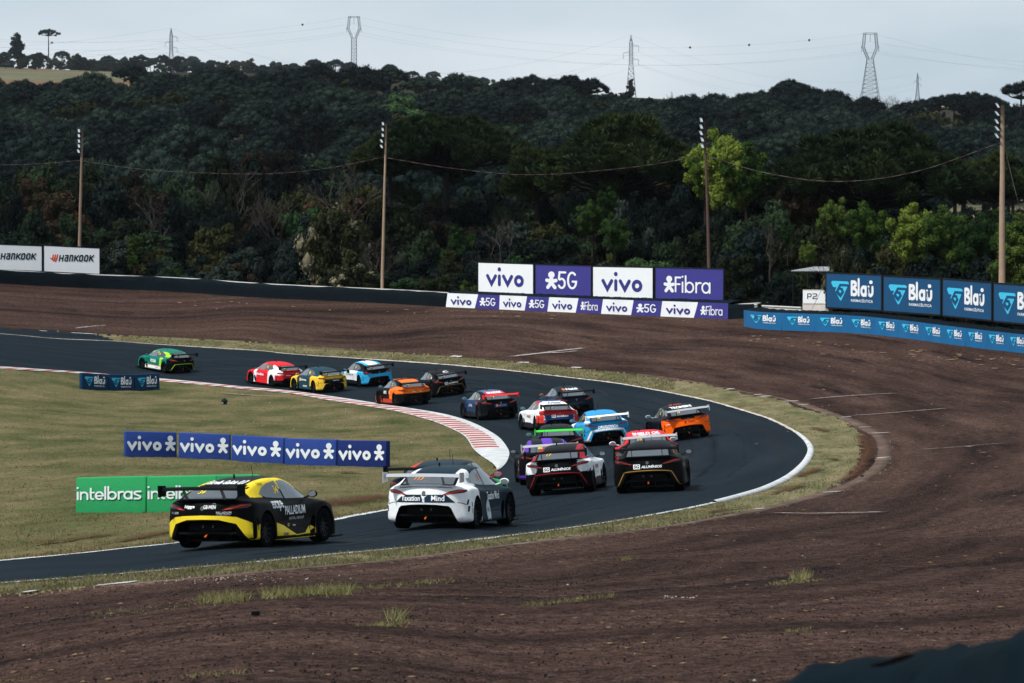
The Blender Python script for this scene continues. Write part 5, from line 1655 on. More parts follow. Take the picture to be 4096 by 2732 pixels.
# bare trees in the belt
for (x, top, off, sc, lab) in [(1395, 590, 20, 1.45, 'pale leafless tree with fanned branches beside the leaning pale pole'), (950, 600, 22, 1.3, 'pale leafless tree in front of the brown withered crowns'), (2010, 800, 8, 1.05, 'broken dead tree with crooked limbs above the purple billboards'), (3080, 860, 9, .6, 'leafless tangle of twigs near the dark pole'), (640, 700, 14, 1.2, 'leafless grey tree above the scrub between the slim and leaning poles'), (1100, 640, 16, 1.3, 'leafless tree rising in front of the brown crowns'), (3360, 930, 5, .7, 'dry twiggy bush beside the marshal shelter'), (1520, 930, 6, .8, 'small leafless tangle at the leaning pole')]:
    dep = wall_depth(x) + off; s_ = FPX / dep; X, zt = site(x, dep)
    bt = PROTO_BARE[int(R4.integers(3))]
    ztop = (HZ - top) / s_ + CAMZ
    plant_tree('bare_tree', bt[0], bt[1], M_TWIG, (X, dep, ztop - 6.6 * sc), sc, R4.random() * 6, lab, 'tree', None, M_TWIG, 'twigs')

# big araucarias standing just behind the scrub
def big_arau(seed, x, top, crown_bottom, w, dep, lab, tx=None, lower=5):
    s_ = FPX / dep; X, zt = site(x, dep)
    ztop = (HZ - top) / s_ + CAMZ
    Rc = w / s_ / 2; ch = (crown_bottom - top) / s_
    H = ztop - zt
    p_ = araucaria(seed, H, Rc, ch * 1.05, int(30 + 115 * (Rc / 7) ** 2), 620, .92, lower, 'arau_near', True, .8)
    return plant_tree('araucaria', p_[0], p_[1], p_[2], (X, dep, zt), 1.0, 0, lab, 'tree', None)
big_arau(501, 1785, 472, 640, 600, 272, 'big umbrella araucaria on a tall straight trunk behind the leaning pale pole')
big_arau(502, 2475, 478, 720, 600, 258, 'big dense araucaria crown just beyond the dark brown pole', lower=9)
big_arau(503, 3500, 515, 780, 800, 236, 'broadest umbrella araucaria with a double trunk above the marshal shelter', lower=9)
big_arau(504, 1560, 560, 660, 240, 285, 'small araucaria crown tucked against the leaning pale pole')
big_arau(505, 2150, 600, 740, 220, 262, 'low araucaria crown between the two big dark ones')
big_arau(506, 3980, 640, 760, 380, 262, 'araucaria crown behind the thick pale pole')

# ------------------------------------------------------------------ pylons and power lines
M_STEEL = plain('galvanised_steel', (.10, .12, .14), .6, .3)
M_LINE = plain('power_line', (.16, .18, .20), .6)
def lattice(mb, w0, w1, z0, z1, n, rl, rb, cx=0, cy=0, skew0=0., skew1=0.):
    for k in range(n):
        f0, f1 = k / n, (k + 1) / n
        a, b_ = (w0 + (w1 - w0) * f0) / 2, (w0 + (w1 - w0) * f1) / 2
        za, zb = z0 + (z1 - z0) * f0, z0 + (z1 - z0) * f1
        xa, xb = cx + skew0 + (skew1 - skew0) * f0, cx + skew0 + (skew1 - skew0) * f1
        A = [(xa + sx * a, cy + sy * a, za) for sx, sy in ((-1, -1), (1, -1), (1, 1), (-1, 1))]
        B = [(xb + sx * b_, cy + sy * b_, zb) for sx, sy in ((-1, -1), (1, -1), (1, 1), (-1, 1))]
        for i in range(4):
            j = (i + 1) % 4
            mb.tube([A[i], B[i]], rl, 4, False)
            mb.tube([A[i], B[j]], rb, 3, False); mb.tube([A[j], B[i]], rb, 3, False)
            mb.tube([B[i], B[j]], rb, 3, False)
def pylon(kind_, x, ytop, ybase, dep, lab):
    s_ = FPX / dep
    pt, pb = U(x, ytop, s_), U(x, ybase + 45, s_)
    H = pt[2] - pb[2]
    r_ = empty('pylon', tuple(pb)); tag(r_, lab, 'pylon')
    tw = MB(); rl, rb = .13, .07
    att = []
    if kind_ == 'mast':
        lattice(tw, H * .16, H * .055, 0, H * .58, 8, rl, rb); lattice(tw, H * .055, H * .048, H * .58, H * .88, 7, rl, rb); lattice(tw, H * .045, .1, H * .88, H, 3, rl, rb)
        tw.build('tower', M_STEEL, r_)
        for sd, zz in ((1, .84), (-1, .74), (1, .64)):
            m = MB(); L2 = H * .11 * sd
            m.tube([(0, 0, H * zz), (L2, 0, H * zz - .1)], rb * 1.2, 4, False); m.tube([(0, 0, H * zz + H * .03), (L2, 0, H * zz - .1)], rb, 4, False)
            a_ = m.build('cross_arm', M_STEEL, r_)
            MB().tube([(L2, 0, H * zz - .1), (L2, 0, H * zz - H * .085)], .10, 5).build('insulator', M_FRAME, a_)
            att.append(pb + np.array([L2, 0, H * zz - H * .085]))
        att.append(pb + np.array([0, 0, H]))
        MB().tube([(0, -.3, H * .93), (0, .3, H * .93)], .45, 10).build('warning_disc', plain('yellow_disc', hexc('a8963a'), .6), r_)
    else:
        w0 = H * (.09 if kind_ == 'cat_slim' else .27)
        nb = .64
        lattice(tw, w0, H * .085, 0, H * nb, 11, rl, rb)
        for sd in (-1, 1):
            lattice(tw, H * .035, H * .035, H * nb, H * .80, 4, rl * .8, rb * .8, 0, 0, sd * H * .03, sd * H * .095)
            lattice(tw, H * .035, H * .035, H * .80, H, 4, rl * .8, rb * .8, 0, 0, sd * H * .095, sd * H * .075)
        tw.build('tower', M_STEEL, r_)
        m = MB()
        m.tube([(-H * .09, 0, H), (H * .09, 0, H)], rl, 4, False); m.tube([(-H * .09, 0, H * .98), (H * .09, 0, H * .98)], rl, 4, False)
        m.build('cross_arm', M_STEEL, r_)
        for X_, z0_, z1_ in ((0, .98, .88), (-.12, .82, .74), (.12, .82, .74)):
            MB().tube([(X_ * H, 0, z0_ * H), (X_ * H, 0, z1_ * H)], .11, 5).build('insulator', M_FRAME, r_)
            att.append(pb + np.array([X_ * H, 0, z1_ * H]))
        att.append(pb + np.array([0, 0, H]))
    return att
PA = pylon('mast', 685, 113, 285, 2150, 'slim lattice pylon on the skyline above the pale field')
PB = pylon('cat_slim', 1416, 66, 262, 2250, 'tall narrow pylon with an open ring shaped head')
PC = pylon('mast', 2524, 140, 370, 2100, 'lattice pylon with ivy climbing its foot on the ridge')
PD = pylon('cat_wide', 3480, 132, 375, 2100, 'broad based pylon with an open ring shaped head')
PE = pylon('mast', 3670, 292, 372, 2700, 'smallest and most distant pylon on the skyline')
def pline(a, b_, sag, lab, balls=()):
    n = 28
    t = np.linspace(0, 1, n)[:, None]
    q = a + (b_ - a) * t; q[:, 2] -= (4 * sag * t * (1 - t))[:, 0]
    o_ = empty('power_line', tuple(a)); tag(o_, lab, 'power line', 'power lines strung between the pylons')
    MB().tube([tuple(p_ - a) for p_ in q], .032, 4, False).build('wire', M_LINE, o_)
    for f in balls:
        k = int(f * (n - 1))
        me = mesh_np('marker_ball', ICO2 * .75 + (q[k] - a), ICO2F, True)
        obj('marker_ball', me, plain('marker_orange', (.10, .03, .02), .6), o_)
far = lambda x, y, d: U(x, y, FPX / d)
for k, (p_, yy) in enumerate(((3, 198), (0, 232), (1, 258), (2, 250))):
    pline(far(-400, yy + 10, 2150), PA[p_], 3, 'thin power line running from the slim pylon out over the pale field')
for k, p_ in enumerate((3, 0, 1, 2)):
    pline(PA[p_], PC[p_], 26, 'thin sagging power line between the slim pylon and the ivy pylon')
    pline(PC[p_], PE[p_], 16, 'thin sagging power line between the ivy pylon and the most distant pylon')
for p_ in (3, 0, 1, 2):
    pline(PB[p_], PD[p_], 14, 'thin sagging power line between the two ring headed pylons', ((.68, .79, .905) if p_ == 3 else ()))
    pline(far(-400, 120 + 30 * p_ % 70, 2300), PB[p_], 10, 'thin power line running from the tall narrow pylon out over the pale field', ((.89,) if p_ == 3 else ()))
    pline(PD[p_], far(4500, 270 + 18 * p_, 2150), 3, 'thin power line running from the broad pylon away along the ridge')
# ivy at the foot of one pylon
iv = leafy(295, 1.6, 4.5, 9.0, 40, 90, .35, 'dark')
X, zt = site(2524, 2095); ivz = float(U(2524, 330, FPX / 2095)[2])
plant_tree('ivy', iv[0], iv[1], iv[2], (X, 2095, ivz - 10.2), 1.35, 0, 'dark ivy mass wrapped round the foot of a pylon', 'ivy', None, zs=1.0)

# thin morning haze over the whole valley
def haze():
    m = bpy.data.materials.new('haze'); m.use_nodes = True
    n, l = m.node_tree.nodes, m.node_tree.links
    n.clear()
    o_ = n.new('ShaderNodeOutputMaterial'); v = n.new('ShaderNodeVolumePrincipled')
    v.inputs['Color'].default_value = (.78, .88, 1.0, 1); v.inputs['Density'].default_value = .000021; v.inputs['Anisotropy'].default_value = .1
    l.new(v.outputs[0], o_.inputs['Volume'])
    b_ = MB().box((-2200, -130, -25), (2200, 4700, 210)).build('haze', m)
    kind(b_, 'stuff')
haze()
# ------------------------------------------------------------------ the race car: one shell shape, lofted and cut
def car_shell():
    #       x     zb   yb    sill        mid         shoulder    belt        rail        roof mid    top
    st = [(-2.36, .24, .70, (.86, .28), (.90, .48), (.84, .66), (.70, .71), (.55, .735), (.30, .75), .755),
          (-2.31, .19, .72, (.95, .23), (.965, .50), (.90, .77), (.78, .845), (.60, .875), (.32, .89), .895),
          (-2.22, .16, .72, (.985, .20), (.99, .52), (.945, .845), (.82, .92), (.62, .945), (.33, .955), .96),
          (-2.05, .15, .72, (.99, .18), (.995, .52), (.965, .87), (.83, .94), (.665, .985), (.36, 1.0), 1.005),
          (-1.85, .15, .72, (.99, .17), (.995, .53), (.97, .88), (.82, .95), (.665, 1.055), (.37, 1.075), 1.08),
          (-1.60, .14, .72, (.985, .16), (.99, .54), (.965, .88), (.805, .95), (.645, 1.135), (.37, 1.16), 1.165),
          (-1.33, .13, .74, (.98, .15), (.985, .55), (.955, .87), (.795, .94), (.625, 1.205), (.37, 1.235), 1.24),
          (-0.90, .12, .80, (.965, .14), (.945, .50), (.915, .83), (.79, .915), (.605, 1.27), (.37, 1.305), 1.31),
          (-0.45, .11, .84, (.96, .13), (.905, .45), (.890, .79), (.785, .89), (.595, 1.295), (.37, 1.338), 1.345),
          (0.00, .11, .84, (.96, .13), (.895, .45), (.880, .775), (.785, .875), (.585, 1.285), (.37, 1.34), 1.35),
          (0.40, .11, .84, (.96, .13), (.895, .45), (.880, .765), (.79, .865), (.575, 1.225), (.36, 1.30), 1.315),
          (0.80, .11, .84, (.96, .13), (.905, .46), (.895, .765), (.80, .86), (.60, 1.06), (.37, 1.14), 1.155),
          (1.10, .11, .80, (.965, .13), (.935, .50), (.925, .785), (.80, .86), (.62, .925), (.37, .96), .97),
          (1.40, .11, .74, (.975, .14), (.98, .52), (.95, .81), (.80, .845), (.62, .865), (.36, .88), .885),
          (1.75, .11, .74, (.97, .12), (.97, .48), (.93, .745), (.77, .79), (.60, .815), (.35, .825), .83),
          (2.05, .11, .74, (.94, .12), (.94, .42), (.88, .63), (.72, .69), (.55, .72), (.33, .735), .74),
          (2.25, .11, .70, (.88, .12), (.88, .34), (.80, .51), (.64, .57), (.48, .60), (.30, .62), .625),
          (2.36, .12, .55, (.70, .13), (.70, .28), (.62, .38), (.50, .43), (.38, .455), (.22, .465), .47)]
    xs0 = np.array([s[0] for s in st])
    ctrl = []
    for s in st:
        pts = [(0, s[1]), (s[2], s[1])] + list(s[3:9]) + [(0, s[9])]
        ctrl.append(pts)
    ctrl = np.array(ctrl, float)                       # stations x 9 x 2
    # pchip along x
    def pchip(x0, y0, x):
        h = np.diff(x0); d = np.diff(y0) / h
        m = np.zeros_like(y0)
        for i in range(1, len(x0) - 1):
            if d[i - 1] * d[i] > 0:
                w1, w2 = 2 * h[i] + h[i - 1], h[i] + 2 * h[i - 1]
                m[i] = (w1 + w2) / (w1 / d[i - 1] + w2 / d[i])
        m[0], m[-1] = d[0], d[-1]
        k = np.clip(np.searchsorted(x0, x) - 1, 0, len(x0) - 2)
        t = (x - x0[k]) / h[k]
        return (y0[k] * (2 * t ** 3 - 3 * t ** 2 + 1) + m[k] * h[k] * (t ** 3 - 2 * t ** 2 + t) + y0[k + 1] * (-2 * t ** 3 + 3 * t ** 2) + m[k + 1] * h[k] * (t ** 3 - t ** 2))
    xu = np.concatenate([np.linspace(-2.36, -2.2, 7)[:-1], np.linspace(-2.2, 2.05, 112)[:-1], np.linspace(2.05, 2.36, 12)])
    seg = [3, 4, 14, 14, 8, 12, 8, 8]
    rings = []
    for x in xu:
        c = np.array([[pchip(xs0, ctrl[:, j, k], np.array([x]))[0] for k in (0, 1)] for j in range(9)])
        pts = []
        for j in range(8):
            for t in np.linspace(0, 1, seg[j], endpoint=False):
                pts.append(c[j] + (c[j + 1] - c[j]) * t)
        pts.append(c[8])
        pts = np.array(pts)
        for _ in range(5):
            q = pts.copy(); q[1:-1] = .5 * pts[1:-1] + .25 * (pts[:-2] + pts[2:]); pts = q
        pts[0, 0] = pts[-1, 0] = 0
        rings.append(pts)
    nh = len(rings[0])
    def warp(x, y):
        k = 1 - .58 * min(abs(y), 1.0) ** 2.5
        if x < -1.65: return -1.65 + (x + 1.65) * k
        if x > 1.75: return 1.75 + (x - 1.75) * k
        return x
    V = []
    for x, r_ in zip(xu, rings):
        for y, z in r_: V.append((warp(x, y), -y, z))           # right half, bottom to top
        for y, z in r_[-2:0:-1]: V.append((warp(x, y), y, z))   # left half back down
    m = 2 * nh - 2
    F_ = []
    for i in range(len(xu) - 1):
        for k in range(m):
            F_.append((i * m + k, i * m + (k + 1) % m, (i + 1) * m + (k + 1) % m, (i + 1) * m + k))
    for i_, x_, bul in ((0, -2.36, -.03), (len(xu) - 1, 2.36, .03)):     # rounded end caps
        ring = [V[i_ * m + k] for k in range(m)]
        cz_ = sum(p_[2] for p_ in ring) / m
        prev = [i_ * m + k for k in range(m)]
        for f_ in (.94, .88, .82, .76, .70, .64, .58, .52, .45, .37, .28, .18, .08):
            cur = []
            for k in range(m):
                y_, z_ = ring[k][1] * f_, cz_ + (ring[k][2] - cz_) * f_
                V.append((warp(x_ + bul * (1 - f_), y_), y_, z_)); cur.append(len(V) - 1)
            for k in range(m): F_.append((prev[k], prev[(k + 1) % m], cur[(k + 1) % m], cur[k]))
            prev = cur
        F_.append(tuple(prev))
    me = mesh_py('shell', V, F_)
    me.materials.append(M_CARPAINT); me.materials.append(M_CARBLACK)
    bm = bmesh.new(); bm.from_mesh(me); bmesh.ops.recalc_face_normals(bm, faces=bm.faces); bm.to_mesh(me); bm.free()
    o_ = bpy.data.objects.new('shell', me); COL.objects.link(o_)
    cut = MB()
    for ax, rr in ((-1.33, .395), (1.40, .39)):
        for sd in (-1, 1):
            n = 40
            ring = [(ax + rr * math.cos(2 * math.pi * k / n), .335 + rr * math.sin(2 * math.pi * k / n)) for k in range(n)]
            vs = [(a, sd * .60, b_) for a, b_ in ring] + [(a, sd * 1.3, b_) for a, b_ in ring]
            fs = [(k, (k + 1) % n, n + (k + 1) % n, n + k) for k in range(n)] + [tuple(range(n))[::-1], tuple(range(n, 2 * n))]
            cut.add(vs, fs)
    # rear diffuser opening
    ring = [(-.86, -.2), (.86, -.2), (.855, .19), (.81, .23), (.66, .50), (.60, .545), (.30, .57), (0, .575), (-.30, .57), (-.60, .545), (-.66, .50), (-.81, .23), (-.855, .19)]
    n = len(ring)
    vs = [(-2.6, a, b_) for a, b_ in ring] + [(-1.80, a * .86, b_ - .05) for a, b_ in ring]
    cut.add(vs, [(k, (k + 1) % n, n + (k + 1) % n, n + k) for k in range(n)] + [tuple(range(n))[::-1], tuple(range(n, 2 * n))])
    # side intake behind each front wheel and slots behind the rear wheels
    for sd in (-1, 1):
        n = 16
        ring = [(.86 + .11 * math.cos(2 * math.pi * k / n) + .10 * math.sin(2 * math.pi * k / n), .36 + .20 * math.sin(2 * math.pi * k / n)) for k in range(n)]
        vs = [(a, sd * .80, b_) for a, b_ in ring] + [(a, sd * 1.3, b_) for a, b_ in ring]
        cut.add(vs, [(k, (k + 1) % n, n + (k + 1) % n, n + k) for k in range(n)] + [tuple(range(n))[::-1], tuple(range(n, 2 * n))])
        for ring in ([(-1.80, .36), (-1.76, .36), (-1.77, .47), (-1.82, .47)], [(-1.84, .50), (-1.79, .50), (-1.80, .60), (-1.86, .60)]):
            vs = [(a, sd * .90, b_) for a, b_ in ring] + [(a, sd * 1.3, b_) for a, b_ in ring]
            cut.add(vs, [(k, (k + 1) % 4, 4 + (k + 1) % 4, 4 + k) for k in range(4)] + [(3, 2, 1, 0), (4, 5, 6, 7)])
    cm = mesh_py('cut', cut.v, cut.f)
    cm.materials.append(M_CARBLACK)
    bm = bmesh.new(); bm.from_mesh(cm); bmesh.ops.recalc_face_normals(bm, faces=bm.faces); bm.to_mesh(cm); bm.free()
    co = bpy.data.objects.new('cut', cm); COL.objects.link(co)
    md = o_.modifiers.new('b', 'BOOLEAN'); md.object = co; md.operation = 'DIFFERENCE'; md.solver = 'EXACT'; md.use_self = False
    if hasattr(md, 'material_mode'):
        md.material_mode = 'TRANSFER'
    bpy.context.view_layer.update()
    ev = bpy.data.meshes.new_from_object(o_.evaluated_get(bpy.context.evaluated_depsgraph_get()))
    bpy.data.objects.remove(o_); bpy.data.objects.remove(co)
    ev.name = 'body'
    for p_ in ev.polygons: p_.use_smooth = True
    ev.set_sharp_from_angle(angle=math.radians(32))
    return ev

def car_paint_mat():
    m, n, l, b = new_mat('car_paint')
    at = n.new('ShaderNodeAttribute'); at.attribute_name = 'paint'
    tc = n.new('ShaderNodeTexCoord'); no = n.new('ShaderNodeTexNoise'); no.inputs['Scale'].default_value = 9; no.inputs['Detail'].default_value = 6
    l.new(tc.outputs['Object'], no.inputs['Vector'])
    mr = n.new('ShaderNodeMapRange'); mr.inputs[1].default_value = .3; mr.inputs[2].default_value = .7; mr.inputs[3].default_value = .88; mr.inputs[4].default_value = 1.04
    l.new(no.outputs['Fac'], mr.inputs[0])
    mu = n.new('ShaderNodeMix'); mu.data_type = 'RGBA'; mu.blend_type = 'MULTIPLY'; mu.inputs[0].default_value = 1
    l.new(at.outputs['Color'], mu.inputs[6]); l.new(mr.outputs[0], mu.inputs[7])
    l.new(mu.outputs[2], b.inputs['Base Color'])
    b.inputs['Roughness'].default_value = .5; b.inputs['Specular IOR Level'].default_value = .03
    b.inputs['Coat Weight'].default_value = .07; b.inputs['Coat Roughness'].default_value = .05; b.inputs['Coat IOR'].default_value = 1.35
    return m
M_CARPAINT = car_paint_mat()
M_CARBLACK = plain('car_black', (.002, .0025, .003), .7, spec=.05)
M_CARBON = plain('carbon_wing', (.003, .004, .005), .5, spec=.02)
M_GLASS = plain('car_glass', (.045, .055, .065), .06, spec=.9, var=.3, vscale=2.5)
M_SIDEGLASS = plain('side_glass', (.12, .145, .165), .10, spec=.8, var=.5, vscale=2.2)
M_TYRE = plain('tyre_rubber', (.003, .004, .005), .85, spec=.02)
M_RIM = plain('rim_black', (.012, .014, .016), .4, .3)
M_LIGHT = plain('tail_light', (.10, .008, .010), .2, spec=.3)
M_LIGHTRED = plain('tail_light_bar', (.75, .06, .03), .35, spec=.1)
M_SILVER = plain('silver_wing', (.42, .44, .46), .35, .35)
M_TOW = plain('tow_strap', hexc('c25a1c'), .7)
_pm = {}
_lip = {}
def cmat(h):
    if h not in _pm:
        _pm[h] = plain('vinyl_' + h, hexc(h), .4, coat=.15)
    return _pm[h]

SHELL = car_shell()
_bm = bmesh.new(); _bm.from_mesh(SHELL)
SHELL_BVH = BVHTree.FromBMesh(_bm); _bm.free()

FRAMES = {
    'rear': (Vector((-3.2, 0, 0)), Vector((0, -1, 0)), Vector((0, 0, 1)), Vector((1, 0, 0))),
    'right': (Vector((0, -2.0, 0)), Vector((1, 0, 0)), Vector((0, 0, 1)), Vector((0, 1, 0))),
    'left': (Vector((0, 2.0, 0)), Vector((-1, 0, 0)), Vector((0, 0, 1)), Vector((0, -1, 0))),
    'top': (Vector((0, 0, 3.0)), Vector((0, -1, 0)), Vector((1, 0, 0)), Vector((0, 0, -1))),
    'front': (Vector((3.2, 0, 0)), Vector((0, 1, 0)), Vector((0, 0, 1)), Vector((-1, 0, 0))),
}
def decal(name, v2, faces, frame, off, mat, step=.09):
    """wrap a flat outline onto the shell"""
    O, U_, V_, D_ = FRAMES[frame]
    bm = bmesh.new()
    vs = [bm.verts.new((a, b_, 0)) for a, b_ in v2]
    for f in faces:
        try: bm.faces.new([vs[i] for i in f])
        except ValueError: pass
    if len(bm.faces) == 0:
        bm.free(); return None
    xs = [v[0] for v in v2]; ys = [v[1] for v in v2]
    for ax, lo, hi in ((0, min(xs), max(xs)), (1, min(ys), max(ys))):
        n = int((hi - lo) / step)
        for k in range(1, n + 1):
            co = [0, 0, 0]; co[ax] = lo + (hi - lo) * k / (n + 1)
            no = [0, 0, 0]; no[ax] = 1
            bmesh.ops.bisect_plane(bm, geom=bm.verts[:] + bm.edges[:] + bm.faces[:], plane_co=co, plane_no=no)
    bad = []
    for v in bm.verts:
        o_ = O + U_ * v.co.x + V_ * v.co.y
        h, nrm, _, _ = SHELL_BVH.ray_cast(o_, D_)
        if h is None or nrm.dot(-D_) < .05:
            bad.append(v)
        else:
            v.co = h + nrm * off
    bmesh.ops.delete(bm, geom=bad, context='VERTS')
    if not bm.faces:
        bm.free(); return None
    bmesh.ops.recalc_face_normals(bm, faces=bm.faces)
    me = bpy.data.meshes.new(name); bm.to_mesh(me); bm.free()
    for p_ in me.polygons: p_.use_smooth = True
    me.materials.append(mat)
    return me

def rect(cx, cy, w, h): return [(cx - w / 2, cy - h / 2), (cx + w / 2, cy - h / 2), (cx + w / 2, cy + h / 2), (cx - w / 2, cy + h / 2)]

# shared glass, lamps and running gear
SIDE_WIN = [(.93, .895), (.30, .905), (-.12, .915), (-.22, 1.255), (.02, 1.272), (.26, 1.245), (.55, 1.12), (.78, .985)]
QUARTER = [(-.19, .92), (-.60, .935), (-1.02, .965), (-1.26, 1.03), (-1.02, 1.15), (-.72, 1.225), (-.30, 1.265)]
def flip(p_): return [(-a, b_) for a, b_ in p_][::-1]
GLASS = [('rear_window', decal('rear_window', [(-.60, .975), (.60, .975), (.55, 1.165), (.30, 1.185), (-.30, 1.185), (-.55, 1.165)], [tuple(range(6))], 'rear', .004, M_GLASS, .06)),
         ('windscreen', decal('windscreen', [(-.62, .99), (.62, .99), (.50, 1.27), (-.50, 1.27)], [(0, 1, 2, 3)], 'front', .004, M_GLASS, .06)),
         ('side_window', decal('side_window', SIDE_WIN, [tuple(range(len(SIDE_WIN)))], 'right', .005, M_SIDEGLASS, .06)),
         ('side_window', decal('side_window', flip(SIDE_WIN), [tuple(range(len(SIDE_WIN)))], 'left', .005, M_SIDEGLASS, .06)),
         ('quarter_window', decal('quarter_window', QUARTER, [tuple(range(len(QUARTER)))], 'right', .005, M_GLASS, .06)),
         ('quarter_window', decal('quarter_window', flip(QUARTER), [tuple(range(len(QUARTER)))], 'left', .005, M_GLASS, .06))]
LAMP_R = [(.40, .755), (.62, .775), (.86, .800), (.925, .835), (.90, .868), (.74, .872), (.58, .835)]
BAR_R = [(.43, .762), (.60, .806), (.76, .852), (.885, .858), (.76, .832), (.60, .782)]
LAMPS = []
for sgn in (1, -1):
    lp = LAMP_R if sgn > 0 else flip(LAMP_R)
    bp_ = BAR_R if sgn > 0 else flip(BAR_R)
    LAMPS.append((decal('tail_light', lp, [tuple(range(len(lp)))], 'rear', .006, M_LIGHT, .05), decal('light_bar', bp_, [tuple(range(len(bp_)))], 'rear', .010, M_LIGHTRED, .05)))

def _line(fr, pts, th, off=.003, nm='panel_gap'):
    v, f_ = stroke_poly(pts, th, False, False)
    return decal(nm, v, f_, fr, off, M_CARBLACK, .06)
SURR = [(-.66, .955), (.66, .955), (.62, 1.175), (.33, 1.20), (-.33, 1.20), (-.62, 1.175)]
EXTRA = [('window_surround', decal('window_surround', SURR, [tuple(range(6))], 'rear', .002, M_CARBLACK, .06))]
for fr, sg in (('right', 1), ('left', -1)):
    for pts in ([(.93, .88), (.90, .60), (.93, .36)], [(-.16, .91), (-.24, .70), (-.36, .42), (-.40, .36)], [(-.40, .37), (.20, .365), (.92, .36)], [(1.05, .86), (1.12, .70), (1.02, .60)], [(-.95, .16), (.98, .155)]):
        q_ = [(a * sg, b_) for a, b_ in pts]
        EXTRA.append(('panel_gap', _line(fr, q_ if sg > 0 else q_[::-1], .013)))
for sg in (1, -1):
    for poly in ([(.935, .40), (.965, .40), (.975, .52), (.945, .52)], [(.915, .55), (.945, .55), (.955, .66), (.93, .66)]):
        q_ = [(a * sg, b_) for a, b_ in poly]
        EXTRA.append(('bumper_vent', decal('bumper_vent', q_ if sg > 0 else q_[::-1], [(0, 1, 2, 3)], 'rear', .004, M_CARBLACK, .04)))
    q_ = [(.74 * sg, .60), (.84 * sg, .585), (.915 * sg, .55)]
    EXTRA.append(('panel_gap', _line('rear', q_ if sg > 0 else q_[::-1], .012)))
    q_ = [(.95 * sg, .92), (.66 * sg, .90), (.64 * sg, .76)]
EXTRA.append(('panel_gap', _line('rear', [(-.62, .905), (-.3, .925), (0, .93), (.3, .925), (.62, .905)], .014)))
EXTRA.append(('panel_gap', _line('rear', [(-.40, .745), (-.2, .735), (0, .733), (.2, .735), (.40, .745)], .010)))
EXTRA.append(('badge', decal('badge', [(.045 * math.cos(a), .80 + .045 * math.sin(a)) for a in np.linspace(0, 6.28, 15)[:-1]], [tuple(range(14))], 'rear', .006, plain('badge_chrome', (.10, .11, .12), .3, .8), .05)))
def ducktail():
    V, F_ = [], []
    ys_ = np.linspace(-.70, .70, 25)
    for y in ys_:
        h, nrm, _, _ = SHELL_BVH.ray_cast(Vector((-2.9, y, .925)), Vector((1, 0, 0)))
        x = h.x if h else -2.2
        e = 1 - (abs(y) / .70) ** 4
        for dx, dz in ((.05, -.03), (-.025 * e, .012 + .015 * e), (-.02 * e, .022 + .018 * e), (.10, .02)):
            V.append((x + dx, y, .925 + dz))
    for i in range(24):
        for k in range(3): F_.append((i * 4 + k, (i + 1) * 4 + k, (i + 1) * 4 + k + 1, i * 4 + k + 1))
    return V, F_
DUCK = ducktail()

def lathe(prof, n=36, axis='y'):
    V, F_ = [], []
    for k in range(n):
        a = 2 * math.pi * k / n
        for r_, y in prof: V.append((r_ * math.cos(a), y, r_ * math.sin(a)))
    m = len(prof)
    for k in range(n):
        for j in range(m - 1):
            F_.append((k * m + j, ((k + 1) % n) * m + j, ((k + 1) % n) * m + j + 1, k * m + j + 1))
    return V, F_
_v, _f = lathe([(.225, -.14), (.30, -.15), (.325, -.135), (.335, -.10), (.336, 0), (.335, .10), (.325, .135), (.30, .15), (.225, .14)])
TYRE_ME = mesh_py('tyre', _v, _f, True); TYRE_ME.materials.append(M_TYRE)
_mb = MB()
_v, _f = lathe([(.232, .13), (.215, .125), (.205, .03), (.05, .03), (0.001, .03)]); _mb.add(_v, _f)
_v, _f = lathe([(.075, .03), (.075, .085), (.05, .10), (.001, .10)], 18); _mb.add(_v, _f)
for k in range(10):
    a = 2 * math.pi * k / 10
    ca, sa = math.cos(a), math.sin(a)
    def W3(r_, t, y): return (r_ * ca - t * sa, y, r_ * sa + t * ca)
    _mb.hexa([W3(.06, -.016, .05), W3(.215, -.011, .08), W3(.215, .011, .08), W3(.06, .016, .05), W3(.06, -.016, .092), W3(.215, -.011, .118), W3(.215, .011, .118), W3(.06, .016, .092)])
RIM_ME = mesh_py('rim', _mb.v, _mb.f); RIM_ME.materials.append(M_RIM)

def wing_mesh():
    prof = [(-.15, .000), (-.11, .034), (-.02, .048), (.08, .034), (.15, .0), (.08, -.014), (-.02, -.012), (-.10, -.010)]
    V, F_ = [], []
    n = len(prof)
    for y in np.linspace(-.90, .90, 9):
        for x, z in prof: V.append((-2.34 - x * .95, y, 1.165 + z - x * .10 - .012 * (y / .9) ** 2))
    for i in range(8):
        for k in range(n): F_.append((i * n + k, i * n + (k + 1) % n, (i + 1) * n + (k + 1) % n, (i + 1) * n + k))
    F_.append(tuple(range(n))); F_.append(tuple(8 * n + k for k in range(n))[::-1])
    return mesh_py('wing', V, F_, False)
WING_ME = {}
def wing_for(mat):
    if mat.name not in WING_ME:
        me = wing_mesh(); me.materials.append(mat)
        ep = MB()
        ep.hexa([(-2.53, -.012, 1.02), (-2.20, -.012, 1.04), (-2.20, .012, 1.04), (-2.53, .012, 1.02), (-2.53, -.012, 1.245), (-2.22, -.012, 1.235), (-2.22, .012, 1.235), (-2.53, .012, 1.245)])
        e = mesh_py('end_plate', ep.v, ep.f); e.materials.append(mat)
        WING_ME[mat.name] = (me, e)
    return WING_ME[mat.name]
_mb = MB()
_mb.hexa([(-2.20, -.008, .93), (-2.10, -.008, .96), (-2.10, .008, .96), (-2.20, .008, .93), (-2.38, -.008, 1.155), (-2.29, -.008, 1.165), (-2.29, .008, 1.165), (-2.38, .008, 1.155)])
